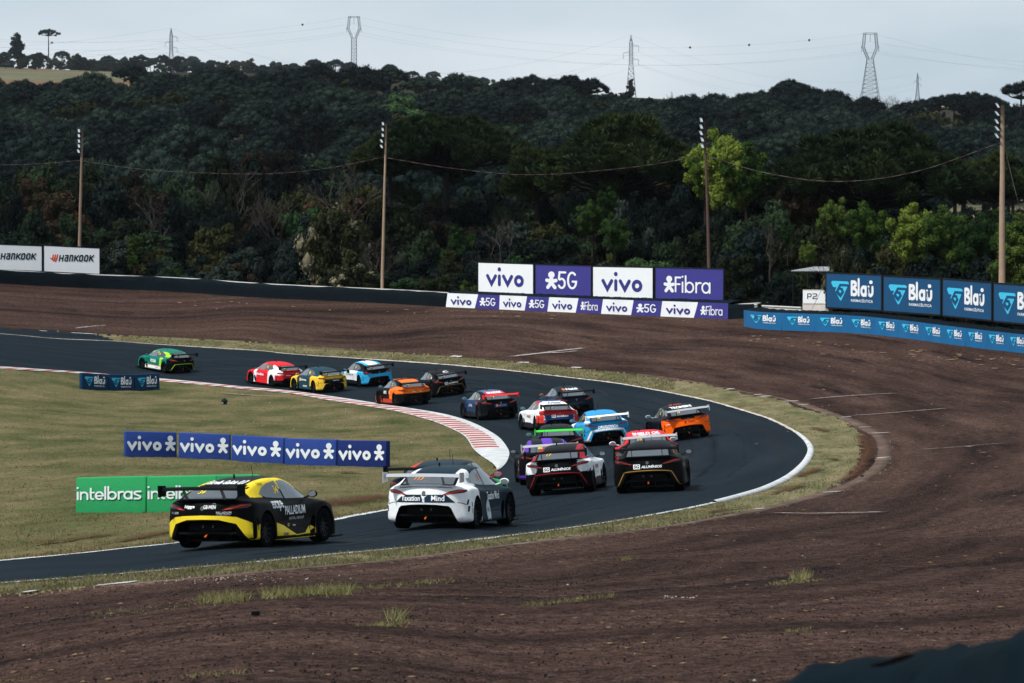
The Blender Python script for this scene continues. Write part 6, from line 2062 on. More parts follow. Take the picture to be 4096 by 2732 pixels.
STRUT_ME = mesh_py('wing_strut', _mb.v, _mb.f); STRUT_ME.materials.append(plain('strut_metal', (.16, .17, .18), .45, .4))

# diffuser insert: floor, bumper bar and strakes
_mb = MB()
_mb.box((-1.90, -.58, .15), (-1.2, .58, .18)); _mb.box((-2.16, -.66, .30), (-2.12, .66, .345)); _mb.box((-2.00, -.50, .36), (-1.95, .50, .50))
for yy in (-.5, -.17, .17, .5): _mb.box((-2.05, yy - .006, .17), (-1.8, yy + .006, .26))
DIFF_ME = mesh_py('diffuser', _mb.v, _mb.f); DIFF_ME.materials.append(plain('diffuser_black', (.003, .0035, .004), .5, spec=.12))
_mb = MB(); _mb.hexa([(-2.25, -.02, .235), (-2.24, .02, .235), (-2.13, .02, .30), (-2.14, -.02, .30), (-2.26, -.02, .25), (-2.25, .02, .25), (-2.12, .02, .325), (-2.13, -.02, .325)])
TOW_ME = mesh_py('tow_strap', _mb.v, _mb.f); TOW_ME.materials.append(M_TOW)
_mb = MB()
for yy in (-.10, .13): _mb.tube([(-1.97, yy, .43), (-2.04, yy + .02, .44)], .025, 10)
EXH_ME = mesh_py('exhaust', _mb.v, _mb.f); EXH_ME.materials.append(plain('exhaust_metal', (.10, .095, .09), .35, .9))
_mb = MB(); _mb.tube([(-.05, 0, 1.34), (-.12, 0, 1.58)], .006, 5); _mb.tube([(-.55, .18, 1.33), (-.56, .18, 1.40)], .02, 8)
ANT_ME = mesh_py('antenna', _mb.v, _mb.f); ANT_ME.materials.append(M_CARBLACK)
_mb = MB(); _mb.tube([(2.0, -.80, .10), (2.0, .80, .10)], .01, 4)
_mb.hexa([(1.7, -.97, .075), (2.45, -.86, .075), (2.45, .86, .075), (1.7, .97, .075), (1.7, -.97, .105), (2.45, -.86, .105), (2.45, .86, .105), (1.7, .97, .105)])
SPLIT_ME = mesh_py('splitter', _mb.v, _mb.f); SPLIT_ME.materials.append(M_CARBLACK)
def mirror_mesh(sd):
    mb = MB()
    mb.tube([(.72, sd * .80, .90), (.70, sd * .96, .945)], .018, 6)
    V, F_ = [], []
    for j in range(7):
        e = -math.pi / 2 + math.pi * j / 6
        for k in range(12):
            a = 2 * math.pi * k / 12
            x = math.cos(a) * math.cos(e); z = math.sin(e); y = math.sin(a) * math.cos(e)
            V.append((.69 + .09 * (x if x > 0 else x * .25), sd * 1.02 + .115 * y, .975 + .070 * z))
    for j in range(6):
        for k in range(12): F_.append((j * 12 + k, j * 12 + (k + 1) % 12, (j + 1) * 12 + (k + 1) % 12, (j + 1) * 12 + k))
    mb.add(V, F_)
    return mb
MIRROR_GL = []
for sd in (-1, 1):
    mb = MB(); mb.add([(.662, sd * 1.02 + .09 * math.cos(2 * math.pi * k / 14), .975 + .052 * math.sin(2 * math.pi * k / 14)) for k in range(14)], [tuple(range(14))])
    me = mesh_py('mirror_glass', mb.v, mb.f); me.materials.append(M_SIDEGLASS); MIRROR_GL.append(me)
MIRR = {}

BASE_V = np.empty(len(SHELL.vertices) * 3, dtype=np.float32); SHELL.vertices.foreach_get('co', BASE_V); BASE_V = BASE_V.reshape(-1, 3)
BX, BY, BZ = BASE_V[:, 0].copy(), BASE_V[:, 1], BASE_V[:, 2]
AY = np.abs(BY)
_k = 1 - .58 * np.minimum(AY, 1.0) ** 2.5
BX = np.where(BX < -1.65, -1.65 + (BX + 1.65) / _k, np.where(BX > 1.75, 1.75 + (BX - 1.75) / _k, BX))
def Zn(name):
    """paint zones on the shell"""
    lowline = .66 - .26 * np.clip((AY - .55) / .45, 0, 1) ** 1.3
    return {
        'rear': BX < -2.02, 'rear_all': BX < -1.72 - (BZ - .5) * .35, 'lowbump': (BX < -1.70) & (BZ < lowline),
        'midrear': (BX < -2.0) & (BZ > .55) & (BZ < .80) & (AY < .62 + (.80 - BZ) * .5 - .05), 'tail': (BX < -1.95) & (BZ > .74) & (AY < .90),
        'roof': (BZ > 1.24) | ((BZ > 1.1) & (AY < .56) & (BX < -.2)), 'rooflid': (BZ > 1.20) & (AY < .50), 'pillar': (BZ > .97) & (AY > .50) & (BX < 1.0), 'cpillar': (BZ > .93) & (AY > .48) & (BX < -.95) & (BX > -2.1),
        'arc': (BZ > 1.10) & (AY > .47) & (BX > -1.35) & (BX < .75) | ((BZ > .98) & (AY > .56) & (BX > -1.75) & (BX < -1.15)),
        'hood': (BX > .95) & (BZ > .62), 'front': BX > 1.05, 'ffender': (BX > 1.0) & (AY > .62), 'door': (BX > -.95) & (BX < 1.02) & (BZ < .93) & (AY > .6),
        'sill': (BX > -.95) & (BX < 1.02) & (BZ < .36) & (AY > .6), 'rfender': (BX < -.75) & (BX > -2.0) & (AY > .62) & (BZ < .99), 'deck': (BX < -1.7) & (BZ > .90),
        'upper': BZ > .90, 'lower': BZ < .36,
    }[name]
BK = '060708'
def moustache(dy=0.0, th=.035):
    pts = [(-.985, .185), (-.90, .20), (-.845, .245), (-.69, .515), (-.62, .565), (-.32, .592), (0, .598), (.32, .592), (.62, .565), (.69, .515), (.845, .245), (.90, .20), (.985, .185)]
    e = max(0, th / 2 - .008)
    return stroke_poly(crom([(a * (1 + e * .9), b_ + e * (1 if b_ > .4 else .4)) for a, b_ in pts], 3), th, False, False)

def zg(X, Y):
    ys_ = np.linspace(1250, 2800, 1551)
    pts = G(np.full_like(ys_, CX + X / Y * FPX), ys_)
    return float(np.interp(-Y, -pts[:, 1], pts[:, 2]))

def bumper_band(top=0.665, drop=.19):
    up = [(-1.0, top - drop), (-.88, top - drop * .62), (-.70, top - drop * .20), (-.45, top - .012), (0, top), (.45, top - .012), (.70, top - drop * .20), (.88, top - drop * .62), (1.0, top - drop)]
    lo = [(-.995, .14), (-.885, .20), (-.69, .50), (-.36, .580), (0, .588), (.36, .580), (.69, .50), (.885, .20), (.995, .14)]
    v = up + lo
    return v, [(i, i + 1, i + 10, i + 9) for i in range(8)]

def build_car(px, head, base, zones, wing, texts, label, mirror=BK, stache=None, plates=(), endp=None, bband=None, yaw_fix=0.0, s_scale=1.0, at=None):
    if at is None:
        q = G(*px); nrm = Vector(gnormal(*px))
    else:
        q, nrm = at
    h = math.radians(head)
    fx, fy = math.sin(h), math.cos(h)
    C_ = []
    for a_ in (0, 2.73):
        for b2 in (-.8, .8):
            wx, wy = q[0] + fx * a_ - fy * b2, q[1] + fy * a_ + fx * b2
            C_.append((wx, wy, zg(wx, wy)))
    C_ = np.array(C_); pl = np.linalg.lstsq(np.c_[C_[:, :2] - q[:2], np.ones(4)], C_[:, 2], rcond=None)[0]
    nrm = Vector((-pl[0], -pl[1], 1)).normalized(); q = np.array([q[0], q[1], pl[2]])
    f = Vector((fx, fy, 0)); f = (f - nrm * f.dot(nrm)).normalized()
    lft = nrm.cross(f).normalized()
    root = bpy.data.objects.new('race_car', None); COL.objects.link(root); root.empty_display_size = .3
    M = Matrix((f, lft, nrm)).transposed().to_4x4()
    M.translation = Vector(q) + f * 1.33 + nrm * .006
    root.matrix_world = M @ Matrix.Diagonal((1, 1, 1.065, 1))
    tag(root, label, 'race car', 'race cars in the pack')
    me = SHELL.copy()
    col = np.tile(np.array(hexc(base)), (len(BX), 1))
    for z, c in zones:
        m = Zn(z) if isinstance(z, str) else z
        col[m] = hexc(c)
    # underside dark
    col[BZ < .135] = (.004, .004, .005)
    at_ = me.attributes.new('paint', 'FLOAT_COLOR', 'POINT')
    at_.data.foreach_set('color', np.c_[col, np.ones(len(col))].astype(np.float32).ravel())
    body = obj('body', me, None, root)
    def ch(name, m_, par=root):
        o_ = bpy.data.objects.new(name, m_); COL.objects.link(o_); o_.parent = par; return o_
    for nm, m_ in EXTRA:
        if m_: ch(nm, m_, body)
    dk = mesh_py('tail_lip', DUCK[0], DUCK[1], True)
    ki = int(np.argmin((BASE_V[:, 0] + 2.2) ** 2 + (AY - .3) ** 2 + (BZ - .93) ** 2))
    ck = tuple(np.round(col[ki], 4))
    if ck not in _lip: _lip[ck] = plain('lip_paint', ck, .5)
    dk.materials.append(_lip[ck]); ch('tail_lip', dk, body)
    for nm, m_ in GLASS:
        if m_: ch(nm, m_)
    for a, b_ in LAMPS:
        t_ = ch('tail_light', a)
        if b_: ch('light_bar', b_, t_)
    for ax in (-1.33, 1.40):
        for sd in (-1, 1):
            w_ = ch('wheel', TYRE_ME); w_.location = (ax, sd * .815, .335)
            w_.rotation_euler = (0, random.random() * 6, 0 if sd > 0 else math.pi)
            ch('rim', RIM_ME, w_)
    wm, em = wing_for(wing)
    wg = ch('rear_wing', wm)
    if endp is not None: em = wing_for(endp)[1]
    for sd in (-1, 1):
        e = ch('end_plate', em, wg); e.location = (0, sd * .905, 0)
        s_ = ch('wing_strut', STRUT_ME, wg); s_.location = (0, sd * .43, 0)
    ch('diffuser', DIFF_ME); ch('tow_strap', TOW_ME); ch('exhaust', EXH_ME); ch('antenna', ANT_ME); ch('splitter', SPLIT_ME)
    if mirror not in MIRR:
        MIRR[mirror] = []
        for sd in (-1, 1):
            mb = mirror_mesh(sd); m_ = mesh_py('mirror', mb.v, mb.f, True); m_.materials.append(cmat(mirror)); MIRR[mirror].append(m_)
    for k in (0, 1):
        m_ = ch('mirror', MIRR[mirror][k]); ch('mirror_glass', MIRROR_GL[k], m_)
    if stache:
        v, f_ = moustache(th=stache[1])
        d_ = decal('bumper_trim', v, f_, 'rear', .005, cmat(stache[0]), .07)
        if d_: ch('bumper_trim', d_, body)
    if bband:
        v, f_ = bumper_band(*bband[1:])
        d_ = decal('bumper_panel', v, f_, 'rear', .004, cmat(bband[0]), .05)
        if d_: ch('bumper_panel', d_, body)
    for fr, poly, c in plates:
        if fr == 'both':
            for f2, p2 in (('right', poly), ('left', flip(poly))):
                d_ = decal('paint_panel', p2, [tuple(range(len(p2)))], f2, .006, cmat(c))
                if d_: ch('paint_panel', d_, body)
            continue
        d_ = decal('paint_panel', poly, [tuple(range(len(poly)))], fr, .006, cmat(c))
        if d_: ch('paint_panel', d_, body)
    for t in texts:
        s, fr, x, y, hgt, c = t[:6]
        bold = t[6] if len(t) > 6 else .02
        shear = t[7] if len(t) > 7 else 0
        wid = t[8] if len(t) > 8 else None
        v, fc = text2d(s, bold, shear)
        W_ = v[:, 0].max() - v[:, 0].min()
        sx = wid / W_ if wid else hgt * .95
        v2 = [(x + a * sx, y + b_ * hgt) for a, b_ in v]
        d_ = decal('lettering', v2, fc, fr, .010, cmat(c), .12)
        if d_: ch('lettering', d_, body)
    return root

WH, YE = 'e8ecef', 'e3c92c'
def num(n, c='d9b545', side=True):
    """number on the rear window and on both quarter windows"""
    out = [(n, 'rear', -.27, 1.055, .062, c, .02, .15, .065 * len(n) + .02)]
    if side:
        out += [(n, 'right', -.42, 1.02, .15, c, .02, 0, .20), (n, 'left', .42, 1.02, .15, c, .02, 0, .20)]
    return out
def sgal(z=.665, w=.80): return [('SG', 'rear', -.30, z, .085, '101418', .03, .1, .15), ('ALUMÍNIOS', 'rear', .12, z, .085, WH, .03, .2, .58)]
SGP = ('rear', rect(-.30, .707, .19, .125), WH)
numbox = [(-.26, .99), (-.58, .99), (-.60, 1.22), (-.30, 1.22)]

Cc = {}
Cc['34'] = build_car((904, 2189), 22.5, BK, [((BX < -1.66) & (BX > -2.1) & (AY > .93) & (BZ < .46), YE), ('arc', YE)], M_CARBON,
    num('34', YE) + [('higge', 'rear', -.30, .785, .075, WH, .03, .1, .25), ('GB·MEN', 'rear', .16, .785, .07, WH, .02, 0, .27), ('PALLADIUM', 'rear', -.70, .690, .040, 'c8ccd0', .0, 0, .22), ('PALLADIUM', 'rear', .46, .690, .045, 'c8ccd0', .0, 0, .29),
                     ('HOTEL GROUP', 'rear', .46, .665, .016, 'c8ccd0', .0, 0, .27), ('Estrella Galicia 0,0', 'rear', .0, 1.215, .072, WH, .03, .2, .86), ('PALLADIUM', 'right', .10, .60, .17, 'e8ecef', .012, 0, .95), ('HOTEL GROUP', 'right', .15, .50, .05, 'c0c4c8', 0, 0, .70),
                     ('escape', 'right', -.72, .68, .20, 'e0e4e8', .012, 0, .62), ('PALLADIUM', 'left', -.10, .60, .15, 'd8dce0', .0, 0, .86), ('higge', 'right', .0, .36, .05, 'd8dce0', .02, 0, .12), ('GB·MEN', 'right', -.45, .20, .06, BK, .02, 0, .26), ('LOGIC', 'right', -1.0, 1.19, .05, BK, .01, 0, .22), ('GT', 'right', -.26, .37, .06, YE, .03, 0, .10)],
    bband=(YE, .665, .19), label='black race car with bright yellow lower bumper, sills and roof edges, number 34', plates=[('both', [(-.88, .14), (.95, .14), (.95, .36), (.70, .36), (.45, .22), (.05, .205), (-.50, .40), (-.88, .47)], YE)])
Cc['113'] = build_car((1748, 2110), 16, '0d2733', [('rear_all', 'e4e8ea'), ('cpillar', 'e4e8ea'), ((BX < -.95 - (BZ - .3) * .35) & (BZ < 1.0), 'e4e8ea')], M_SILVER,
    num('113', 'd98a2a') + [('Taxation', 'rear', -.31, .632, .115, WH, .015, 0, .46), ('Mind', 'rear', .33, .632, .115, WH, .015, 0, .29), ('Taxation Mind', 'right', .15, .60, .17, WH, .02, 0, 1.0), ('PAFER', 'right', -.28, .34, .09, '27333c', .0, 0, .22), ('RTR', 'right', -1.30, .985, .10, '20303c', .03, .1, .26), ('Taxation Mind', 'left', -.15, .60, .14, WH, .01, 0, .92)],
    'white tailed race car with dark teal roof and doors and a silver wing, number 113', mirror='dfe3e6',
    plates=[('rear', [(-.70, .60), (.70, .60), (.50, .765), (-.50, .765)], '122a3d'), ('rear', [(-.02, .66), (-.02, .61), (.03, .60), (.02, .70), (.09, .755), (.02, .725), (-.06, .755)], WH), ('both', [(-.28 + .17 * math.cos(a), .36 + .25 * math.sin(a)) for a in np.linspace(0, 6.28, 20)[:-1]], 'b9c2c8')])
_q = Vector(G(1748, 2110)); _n = Vector(gnormal(1748, 2110))
_f = Vector((math.sin(math.radians(16)), math.cos(math.radians(16)), 0)); _f = (_f - _n * _f.dot(_n)).normalized(); _l = _n.cross(_f)
_g = _q + _f * 5.9 + _l * 1.9
def ground_under(p_):
    """ground point below a world point, by marching the photo column"""
    ys_ = np.linspace(1300, 2700, 1401); d = np.asarray(p_)
    lo = None
    xp = CX + d[0] / d[1] * FPX
    pts = G(np.full_like(ys_, xp), ys_)
    k = int(np.argmin(np.abs(pts[:, 1] - d[1])))
    return (float(xp), float(ys_[k]))
Cc['red_green'] = build_car(ground_under(_g), 17, '1a2a33', [('ffender', '1f9a4c'), ((BZ > 1.16) & (BY > .46), 'b8352c'), ((BX > .2) & (BX < .9) & (BZ > 1.0) & (BY < -.5), 'a02a34'), ('rear_all', '23343c')], M_CARBON,
    num('8', YE), 'dark race car with red roof edge and green front, beside the white tailed car', mirror='b0252f')
Cc['sg_black'] = build_car((2604, 1966), 6, '090b0d', [], M_CARBON, sgal() + [('RICHARD', 'right', .1, .60, .12, 'c8ccd0', 0, 0, .6)], 'glossy black race car with gold trim round its diffuser and orange lit tail lights', stache=('9a7434', .022), plates=[SGP, ('both', [(-.95, 1.215), (-1.35, 1.13), (-1.75, 1.02), (-1.72, 1.0), (-1.33, 1.10), (-.95, 1.185)], '9a7434')])
Cc['17'] = build_car((2252, 1974), 8, '0b0d10', [((BX < -.7) & (BZ > .60) & (BZ < .93) & (AY > .60), 'e2e6e8'), ('cpillar', '961b24'), ('arc', '961b24'), ('door', 'dfe3e5'), ('front', 'e2e6e8'), ('lower', '0b0d10'), ('midrear', '0b0d10'), ((BX < -2.0) & (AY < .58), '0b0d10')], M_CARBON,
    num('17', 'd9a82c') + sgal() + [('YOKOHAMA', 'right', .1, .60, .12, 'a02028', .02, 0, .8), ('CALE', 'right', -1.2, .985, .06, WH, .0, 0, .25), ('LENOVO', 'right', .1, .47, .06, '80868a', .0, 0, .4)], 'black and white race car with red roof pillars and thin red bumper trim, number 17', stache=('961b24', .018), plates=[SGP])
Cc['19'] = build_car((2598, 1896), -2, 'c8222c', [('rear_all', '17191d'), ('tail', '17191d'), ('rfender', 'c8222c')], M_SILVER, num('19', 'd9a82c', False) + [('SHIELD OIL', 'rear', 0, 1.215, .072, WH, .03, 0, .92), ('LUBRICANTS', 'rear', .0, 1.180, .028, WH, .02, 0, .80)],
    'red roofed race car with silver wing ahead of the black one, number 19', mirror='c9ced2')
Cc['80'] = build_car((2199, 1934), -3, '0c0d11', [((BZ > 1.1) & (BY > -.18) & (BY < .18), '5b32a8'), ((BZ > 1.0) & (AY > .50), '5b32a8'), ((BX < -1.6) & (BZ < .30), '5b32a8')], M_SILVER, num('80', YE, False) + [('Roadstone', 'left', 1.60, .66, .09, WH, .02, 0, .5), ('HYPER', 'left', 1.55, .45, .08, WH, .02, 0, .35)],
    'black race car with purple roof stripes and a silver and pink wing, number 80', plates=[('left', [(1.45, .40), (1.75, .40), (1.65, .60), (1.40, .60)], 'c22a8c')])
M_GREENW = plain('green_wing', hexc('35c23a'), .4); M_REDW = plain('red_wing', hexc('c8262c'), .4); M_WHITEW = plain('white_wing', (.70, .72, .74), .4); M_PINK = plain('pink_strip', hexc('d8329c'), .5)
Cc['gw'] = build_car((2235, 1850), -2, '16191d', [('roof', '101317'), ('deck', '1e2227'), ('rfender', '23272c')], M_GREENW, [('LOGO', 'left', 1.2, .98, .05, WH, 0, 0, .15)][:0], 'dark grey race car with a bright green wing', mirror='2f7a6c')
Cc['18'] = build_car((2422, 1778), -8, '2b8fc4', [('front', 'e4e8ea'), ('door', '2b8fc4'), ((BX < -1.7) & (BZ < .24), 'e4e8ea'), ((BX < -1.2) & (BZ > .93) & (BZ < .99) & (AY > .70), 'e4e8ea')], M_WHITEW, num('18', YE) + [('DRUGOVICH', 'rear', .02, .665, .115, WH, .04, 0, .84), ('BMS', 'left', 1.78, .66, .10, WH, .02, 0, .22)],
    'sky blue race car with white bumper trim and white wing, number 18', stache=('e4e8ea', .07), mirror='2b8fc4', plates=[('rear', [(-.93, .17), (.93, .17), (.80, .36), (-.80, .36)], 'cdd2d5')][:0])
Cc['63'] = build_car((2742, 1757), -10, '0c0e11', [((BX < -1.55) & (BZ < .835), 'fb6414'), ('midrear', 'fb6414'), ((BZ > 1.2) & (BX > -.3) & (AY < .25), 'f0621f')], M_SILVER, num('63', YE) + [('SIGMA', 'rear', .12, .655, .085, '14100e', .0, 0, .27), ('X', 'rear', -.13, .64, .12, '14100e', .02, 0, .11), ('TROMBINI', 'rear', 0, 1.215, .072, WH, .04, 0, .90), ('CHAMPION', 'rear', -.80, .66, .03, WH, .02, 0, .18)],
    'black race car with vivid orange rear bumper and silver wing, number 63', mirror='9fb8c4')
Cc['97'] = build_car((2220, 1726), -14, 'dfe3e6', [('midrear', '24406e'), ((BX < -2.0) & (BZ < .74) & (AY < .7), '24406e'), ('tail', 'b3262c'), ((BX < -1.7) & (BZ > .40) & (BZ < .75) & (AY > .72), 'd03c34'), ('lower', '161a20'), ((BX < -1.7) & (BZ < .42), '12151a'), ('arc', 'a83038'), ('rooflid', '24406e'), ('cpillar', 'dfe3e6')], M_CARBON,
    num('97', 'd9a82c') + sgal(.665) + [('Arbaza', 'rear', 0, 1.215, .072, '24406e', .03, .1, .62), ('Armazém', 'left', -.1, .58, .15, '7a2030', .02, 0, .7)], 'white, red and navy race car with a white roof banner, number 97', mirror='3c7f9a', plates=[SGP, ('rear', [(-.52, 1.192), (.52, 1.192), (.44, 1.305), (-.44, 1.305)], 'e4e8ea')])
Cc['naldi'] = build_car((2290, 1664), -14, '16222e', [('roof', '141c26'), ('front', '1e3646')], M_CARBON, [('Naldi', 'rear', .06, 1.215, .072, WH, .04, 0, .60), ('S', 'rear', -.36, 1.215, .072, 'e8731f', .06, 0, .14)], 'dark navy race car with white roof lettering and black wing', mirror='b5502a')
Cc['lattine'] = build_car((1985, 1676), -17, '0d1014', [('door', '1b3556'), ((BZ > 1.24) & (AY < .5), '3a6288'), ('sill', '8c2430'), ('lower', '15181c')], M_REDW, num('90', YE) + [('LATTINE', 'left', -.1, .60, .13, WH, .0, 0, .62), ('Cumpre na Placa', 'rear', .06, .66, .05, 'b0b8c0', .0, 0, .40), ('3', 'rear', -.22, .645, .10, 'e8731f', .05, 0, .10), ('SANDISK', 'rear', 0, 1.215, .072, WH, .04, .1, .78), ('ANDRE', 'left', 1.15, .96, .06, WH, .02, 0, .25)],
    'black race car with navy doors, a red wing and a red roof banner', mirror='3f8aa8', plates=[('rear', rect(.0, .685, .66, .16), '1b2f50'), ('rear', [(-.52, 1.192), (.52, 1.192), (.44, 1.300), (-.44, 1.300)], 'd0252a'), ('left', rect(1.20, .80, .36, .10), 'c8262c')])
Cc['mtk'] = build_car((1644, 1620), -21, '0d0f12', [((BX < -.65) & (BZ > .66) & (BZ < 1.02), 'f0701f'), ((BZ > 1.20) & (AY < .50) & ((BX > -.15) | (BX < -.75)), 'f0701f'), ((BX > -.95) & (BX < -.3) & (BZ < .9) & (AY > .6), 'f0701f'), ((BX > 1.0) & (BZ < .5), 'f0701f'), ('sill', 'a83a28')], M_CARBON,
    num('73', 'd9a82c') + [('MTK', 'left', -.35, .60, .16, WH, .04, .1, .48), ('BAL', 'left', .42, .62, .15, 'f3c9a5', .01, 0, .30), ('Jesus', 'rear', -.12, .70, .055, WH, .01, 0, .22), ('You', 'rear', .26, .70, .055, WH, .01, 0, .16)], 'orange and black race car running along the striped kerb', mirror='3f7a90', plates=[('left', rect(.30, .66, .30, .26), '12151a')][:0])
Cc['sgfar'] = build_car((1790, 1582), -20, '0b0d10', [], M_CARBON, num('85', 'c9a860') + sgal() + [('FALCON', 'left', -.15, .58, .16, 'dfe3e5', .01, 0, .85), ('C', 'rear', .08, 1.215, .072, WH, .03, 0, .30)], 'plain black race car with white lettering, behind the orange and black car', stache=('8a7448', .022), plates=[SGP, ('left', [(1.12 + .07 * math.cos(a), 1.03 + .06 * math.sin(a)) for a in np.linspace(0, 6.28, 14)[:-1]], 'd9cfae')])
Cc['29'] = build_car((1497, 1542), -25, '36a9dc', [('door', 'dfe4e8'), ('upper', '11151a'), ((BZ > 1.2) & (AY < .30), 'e4e8ea'), ((BZ > 1.2) & (AY >= .30) & (AY < .50), '36a9dc'), ('sill', '10161e'), ('tail', '0f1318')], M_CARBON, num('29', YE) + [('webcontinental', 'left', -.15, .62, .13, '3a7590', .0, 0, .95), ('PEDITO', 'left', .15, .42, .09, WH, .02, .1, .45)], 'light blue race car with white doors and white roof panel, number 29', mirror='11151a')
Cc['lid'] = build_car((1312, 1567), -29, '1d3b47', [('rear_all', 'e0b83a'), ((BX < -.75) & (BZ < .93), 'e0b83a'), ('ffender', 'e0b83a'), ('midrear', '14171b'), ((BX < -2.1) & (BZ < .50) & (AY < .8), 'e0b83a'), ('sill', '1d3b47')], M_CARBON, num('8', YE) + [('Liderança', 'left', -.15, .60, .14, WH, .03, 0, .78), ('mentora', 'left', .10, .28, .10, 'dfe3e5', .01, 0, .55), ('Liderança', 'rear', .08, .665, .06, WH, .03, 0, .44)],
    'mustard yellow race car with dark teal roof and doors', mirror='d8b84a', plates=[('left', rect(-.62, .67, .15, .18), 'e0b83a'), ('rear', rect(.0, .69, .66, .11), '14171b')])
Cc['bra'] = build_car((1141, 1545), -32, 'cf222b', [('rfender', 'e4e8ea'), ((BX < -1.05) & (BZ > .72) & (AY > .6), 'e4e8ea'), ((BX < -1.7) & (BZ < .42), '14161a'), ('midrear', 'b81f2a'), ((BX > .75) & (BX < 1.2) & (BZ < .95), 'e4e8ea'), ('front', 'cf222b'), ((BX < -2.0) & (AY < .62) & (BZ < .80), 'b81f2a')], M_CARBON, num('200', YE) + [('bradesco', 'left', -.20, .58, .16, WH, .03, 0, .80), ('bradesco', 'rear', -.30, .68, .06, WH, .02, 0, .30), ('bradesco', 'rear', .32, .68, .06, WH, .02, 0, .30)],
    'red race car with white rear quarters', mirror='14161a', plates=[('left', [(-.78 + .13 * math.cos(a), .66 + .13 * math.sin(a)) for a in np.linspace(0, 6.28, 16)[:-1]], 'e4e8ea')])
LIME = '9ccf2f'
Cc['24'] = build_car((705, 1490), -37, '12705f', [('rear_all', '0b0e10'), ('arc', LIME), ((BX < -.70) & (BX > -.98) & (BZ < .90) & (AY > .6), LIME), ('sill', 'd9dcdc'), ((BX < -1.7) & (BZ < .9), '0b0e10'), ('roof', '12705f'), ('rooflid', '12705f')], M_CARBON, num('24', 'd9b545') + [('VOGAR', 'left', -.10, .54, .20, WH, .04, 0, .72), ('psdLar', 'left', .42, .24, .07, 'c85a3a', .02, 0, .34), ('W', 'left', 1.10, .80, .08, WH, .02, 0, .12)],
    'teal green race car with lime roof edges and white sills, leading the pack', mirror='1e5f68', stache=(LIME, .03), plates=[('left', [(-.98, .39), (.92, .37), (.92, .35), (-.98, .365)], 'd2722a')])
# ------------------------------------------------------------------ grass blades, stones and litter
def blades(name, px, h, w, mat, lean=.35):
    """px: (n,2) pixels; h: heights"""
    n = len(px)
    p_ = G(px[:, 0], px[:, 1]); p_[:, 2] -= .01
    a = rng.random(n) * 6.283
    sd = np.stack([np.cos(a), np.sin(a), np.zeros(n)], -1) * (w * (.6 + .8 * rng.random(n)))[:, None]
    tip = p_ + np.stack([rng.normal(size=n) * lean, rng.normal(size=n) * lean, np.ones(n)], -1) * h[:, None]
    V = np.stack([p_ - sd, p_ + sd, tip], 1).reshape(-1, 3)
    return kind(obj(name, mesh_np(name, V, np.arange(len(V)).reshape(-1, 3)), mat), 'stuff')
def grass_mat(name, cols):
    m, n, l, b = new_mat(name)
    tc = n.new('ShaderNodeTexCoord'); no = n.new('ShaderNodeTexNoise'); no.inputs['Scale'].default_value = 1.3; no.inputs['Detail'].default_value = 5; no.inputs['Roughness'].default_value = .8
    l.new(tc.outputs['Object'], no.inputs['Vector'])
    rp = n.new('ShaderNodeValToRGB'); e = rp.color_ramp.elements
    while len(e) < len(cols): e.new(.5)
    for k, c in enumerate(cols): e[k].position = .3 + .4 * k / (len(cols) - 1); e[k].color = (*c, 1)
    l.new(no.outputs['Fac'], rp.inputs['Fac']); l.new(rp.outputs['Color'], b.inputs['Base Color'])
    b.inputs['Roughness'].default_value = .9; b.inputs['Specular IOR Level'].default_value = .1
    return m
MG1 = grass_mat('verge_blades', [(.068, .078, .034), (.130, .122, .062), (.200, .172, .102)])
MG2 = grass_mat('dry_blades', [(.080, .080, .030), (.140, .115, .055), (.200, .160, .085)])
MG3 = grass_mat('weed_blades', [(.085, .100, .030), (.150, .145, .055), (.230, .200, .110)])
def sample_poly(poly, n, xr, yr):
    out = []
    tot = 0
    while tot < n:
        q = np.c_[rng.uniform(*xr, size=n * 3), rng.uniform(*yr, size=n * 3)]
        q = q[inpoly(q[:, 0], q[:, 1], poly)]
        out.append(q); tot += len(q)
        if len(q) == 0: break
    return np.vstack(out)[:n]
q = sample_poly(verge_poly, 26000, (-100, 2900), (2010, 2400)); blades('verge_grass_blades', q, rng.uniform(.02, .08, len(q)), .010, MG1)
q = sample_poly(verge_poly, 16000, (2500, 3460), (1500, 2080)); blades('bend_grass_blades', q[:9000], rng.uniform(.015, .06, 9000), .014, MG1)
q = sample_poly(verge_poly, 12000, (480, 2700), (1340, 1560)); blades('far_verge_grass_blades', q, rng.uniform(.05, .12, len(q)), .022, MG1)
q = sample_poly(infield_poly, 34000, (-100, 2000), (1860, 2260)); blades('infield_grass_blades', q, rng.uniform(.02, .07, len(q)), .010, MG2)
q = sample_poly(infield_poly, 22000, (-100, 2000), (1480, 1880)); blades('infield_back_grass_blades', q, rng.uniform(.03, .08, len(q)), .016, MG2)
# fringe along the near edge lines
def fringe(curve, n, spread, hr, mat, nm, side):
    c = resample(curve, 400)
    i = rng.integers(0, 399, n); f = rng.random(n)[:, None]
    p_ = c[i] * (1 - f) + c[i + 1] * f
    p_ = p_ + np.c_[rng.normal(size=n) * 6, side * np.abs(rng.normal(size=n)) * spread]
    blades(nm, p_, rng.uniform(*hr, n), .012, mat)
fringe(OUTER[ie + 10:], 4000, 5, (.03, .11), MG1, 'outer_line_grass_fringe', 1)
fringe(INNER_NEAR[8:], 4000, 6, (.03, .11), MG2, 'inner_line_grass_fringe', -1)
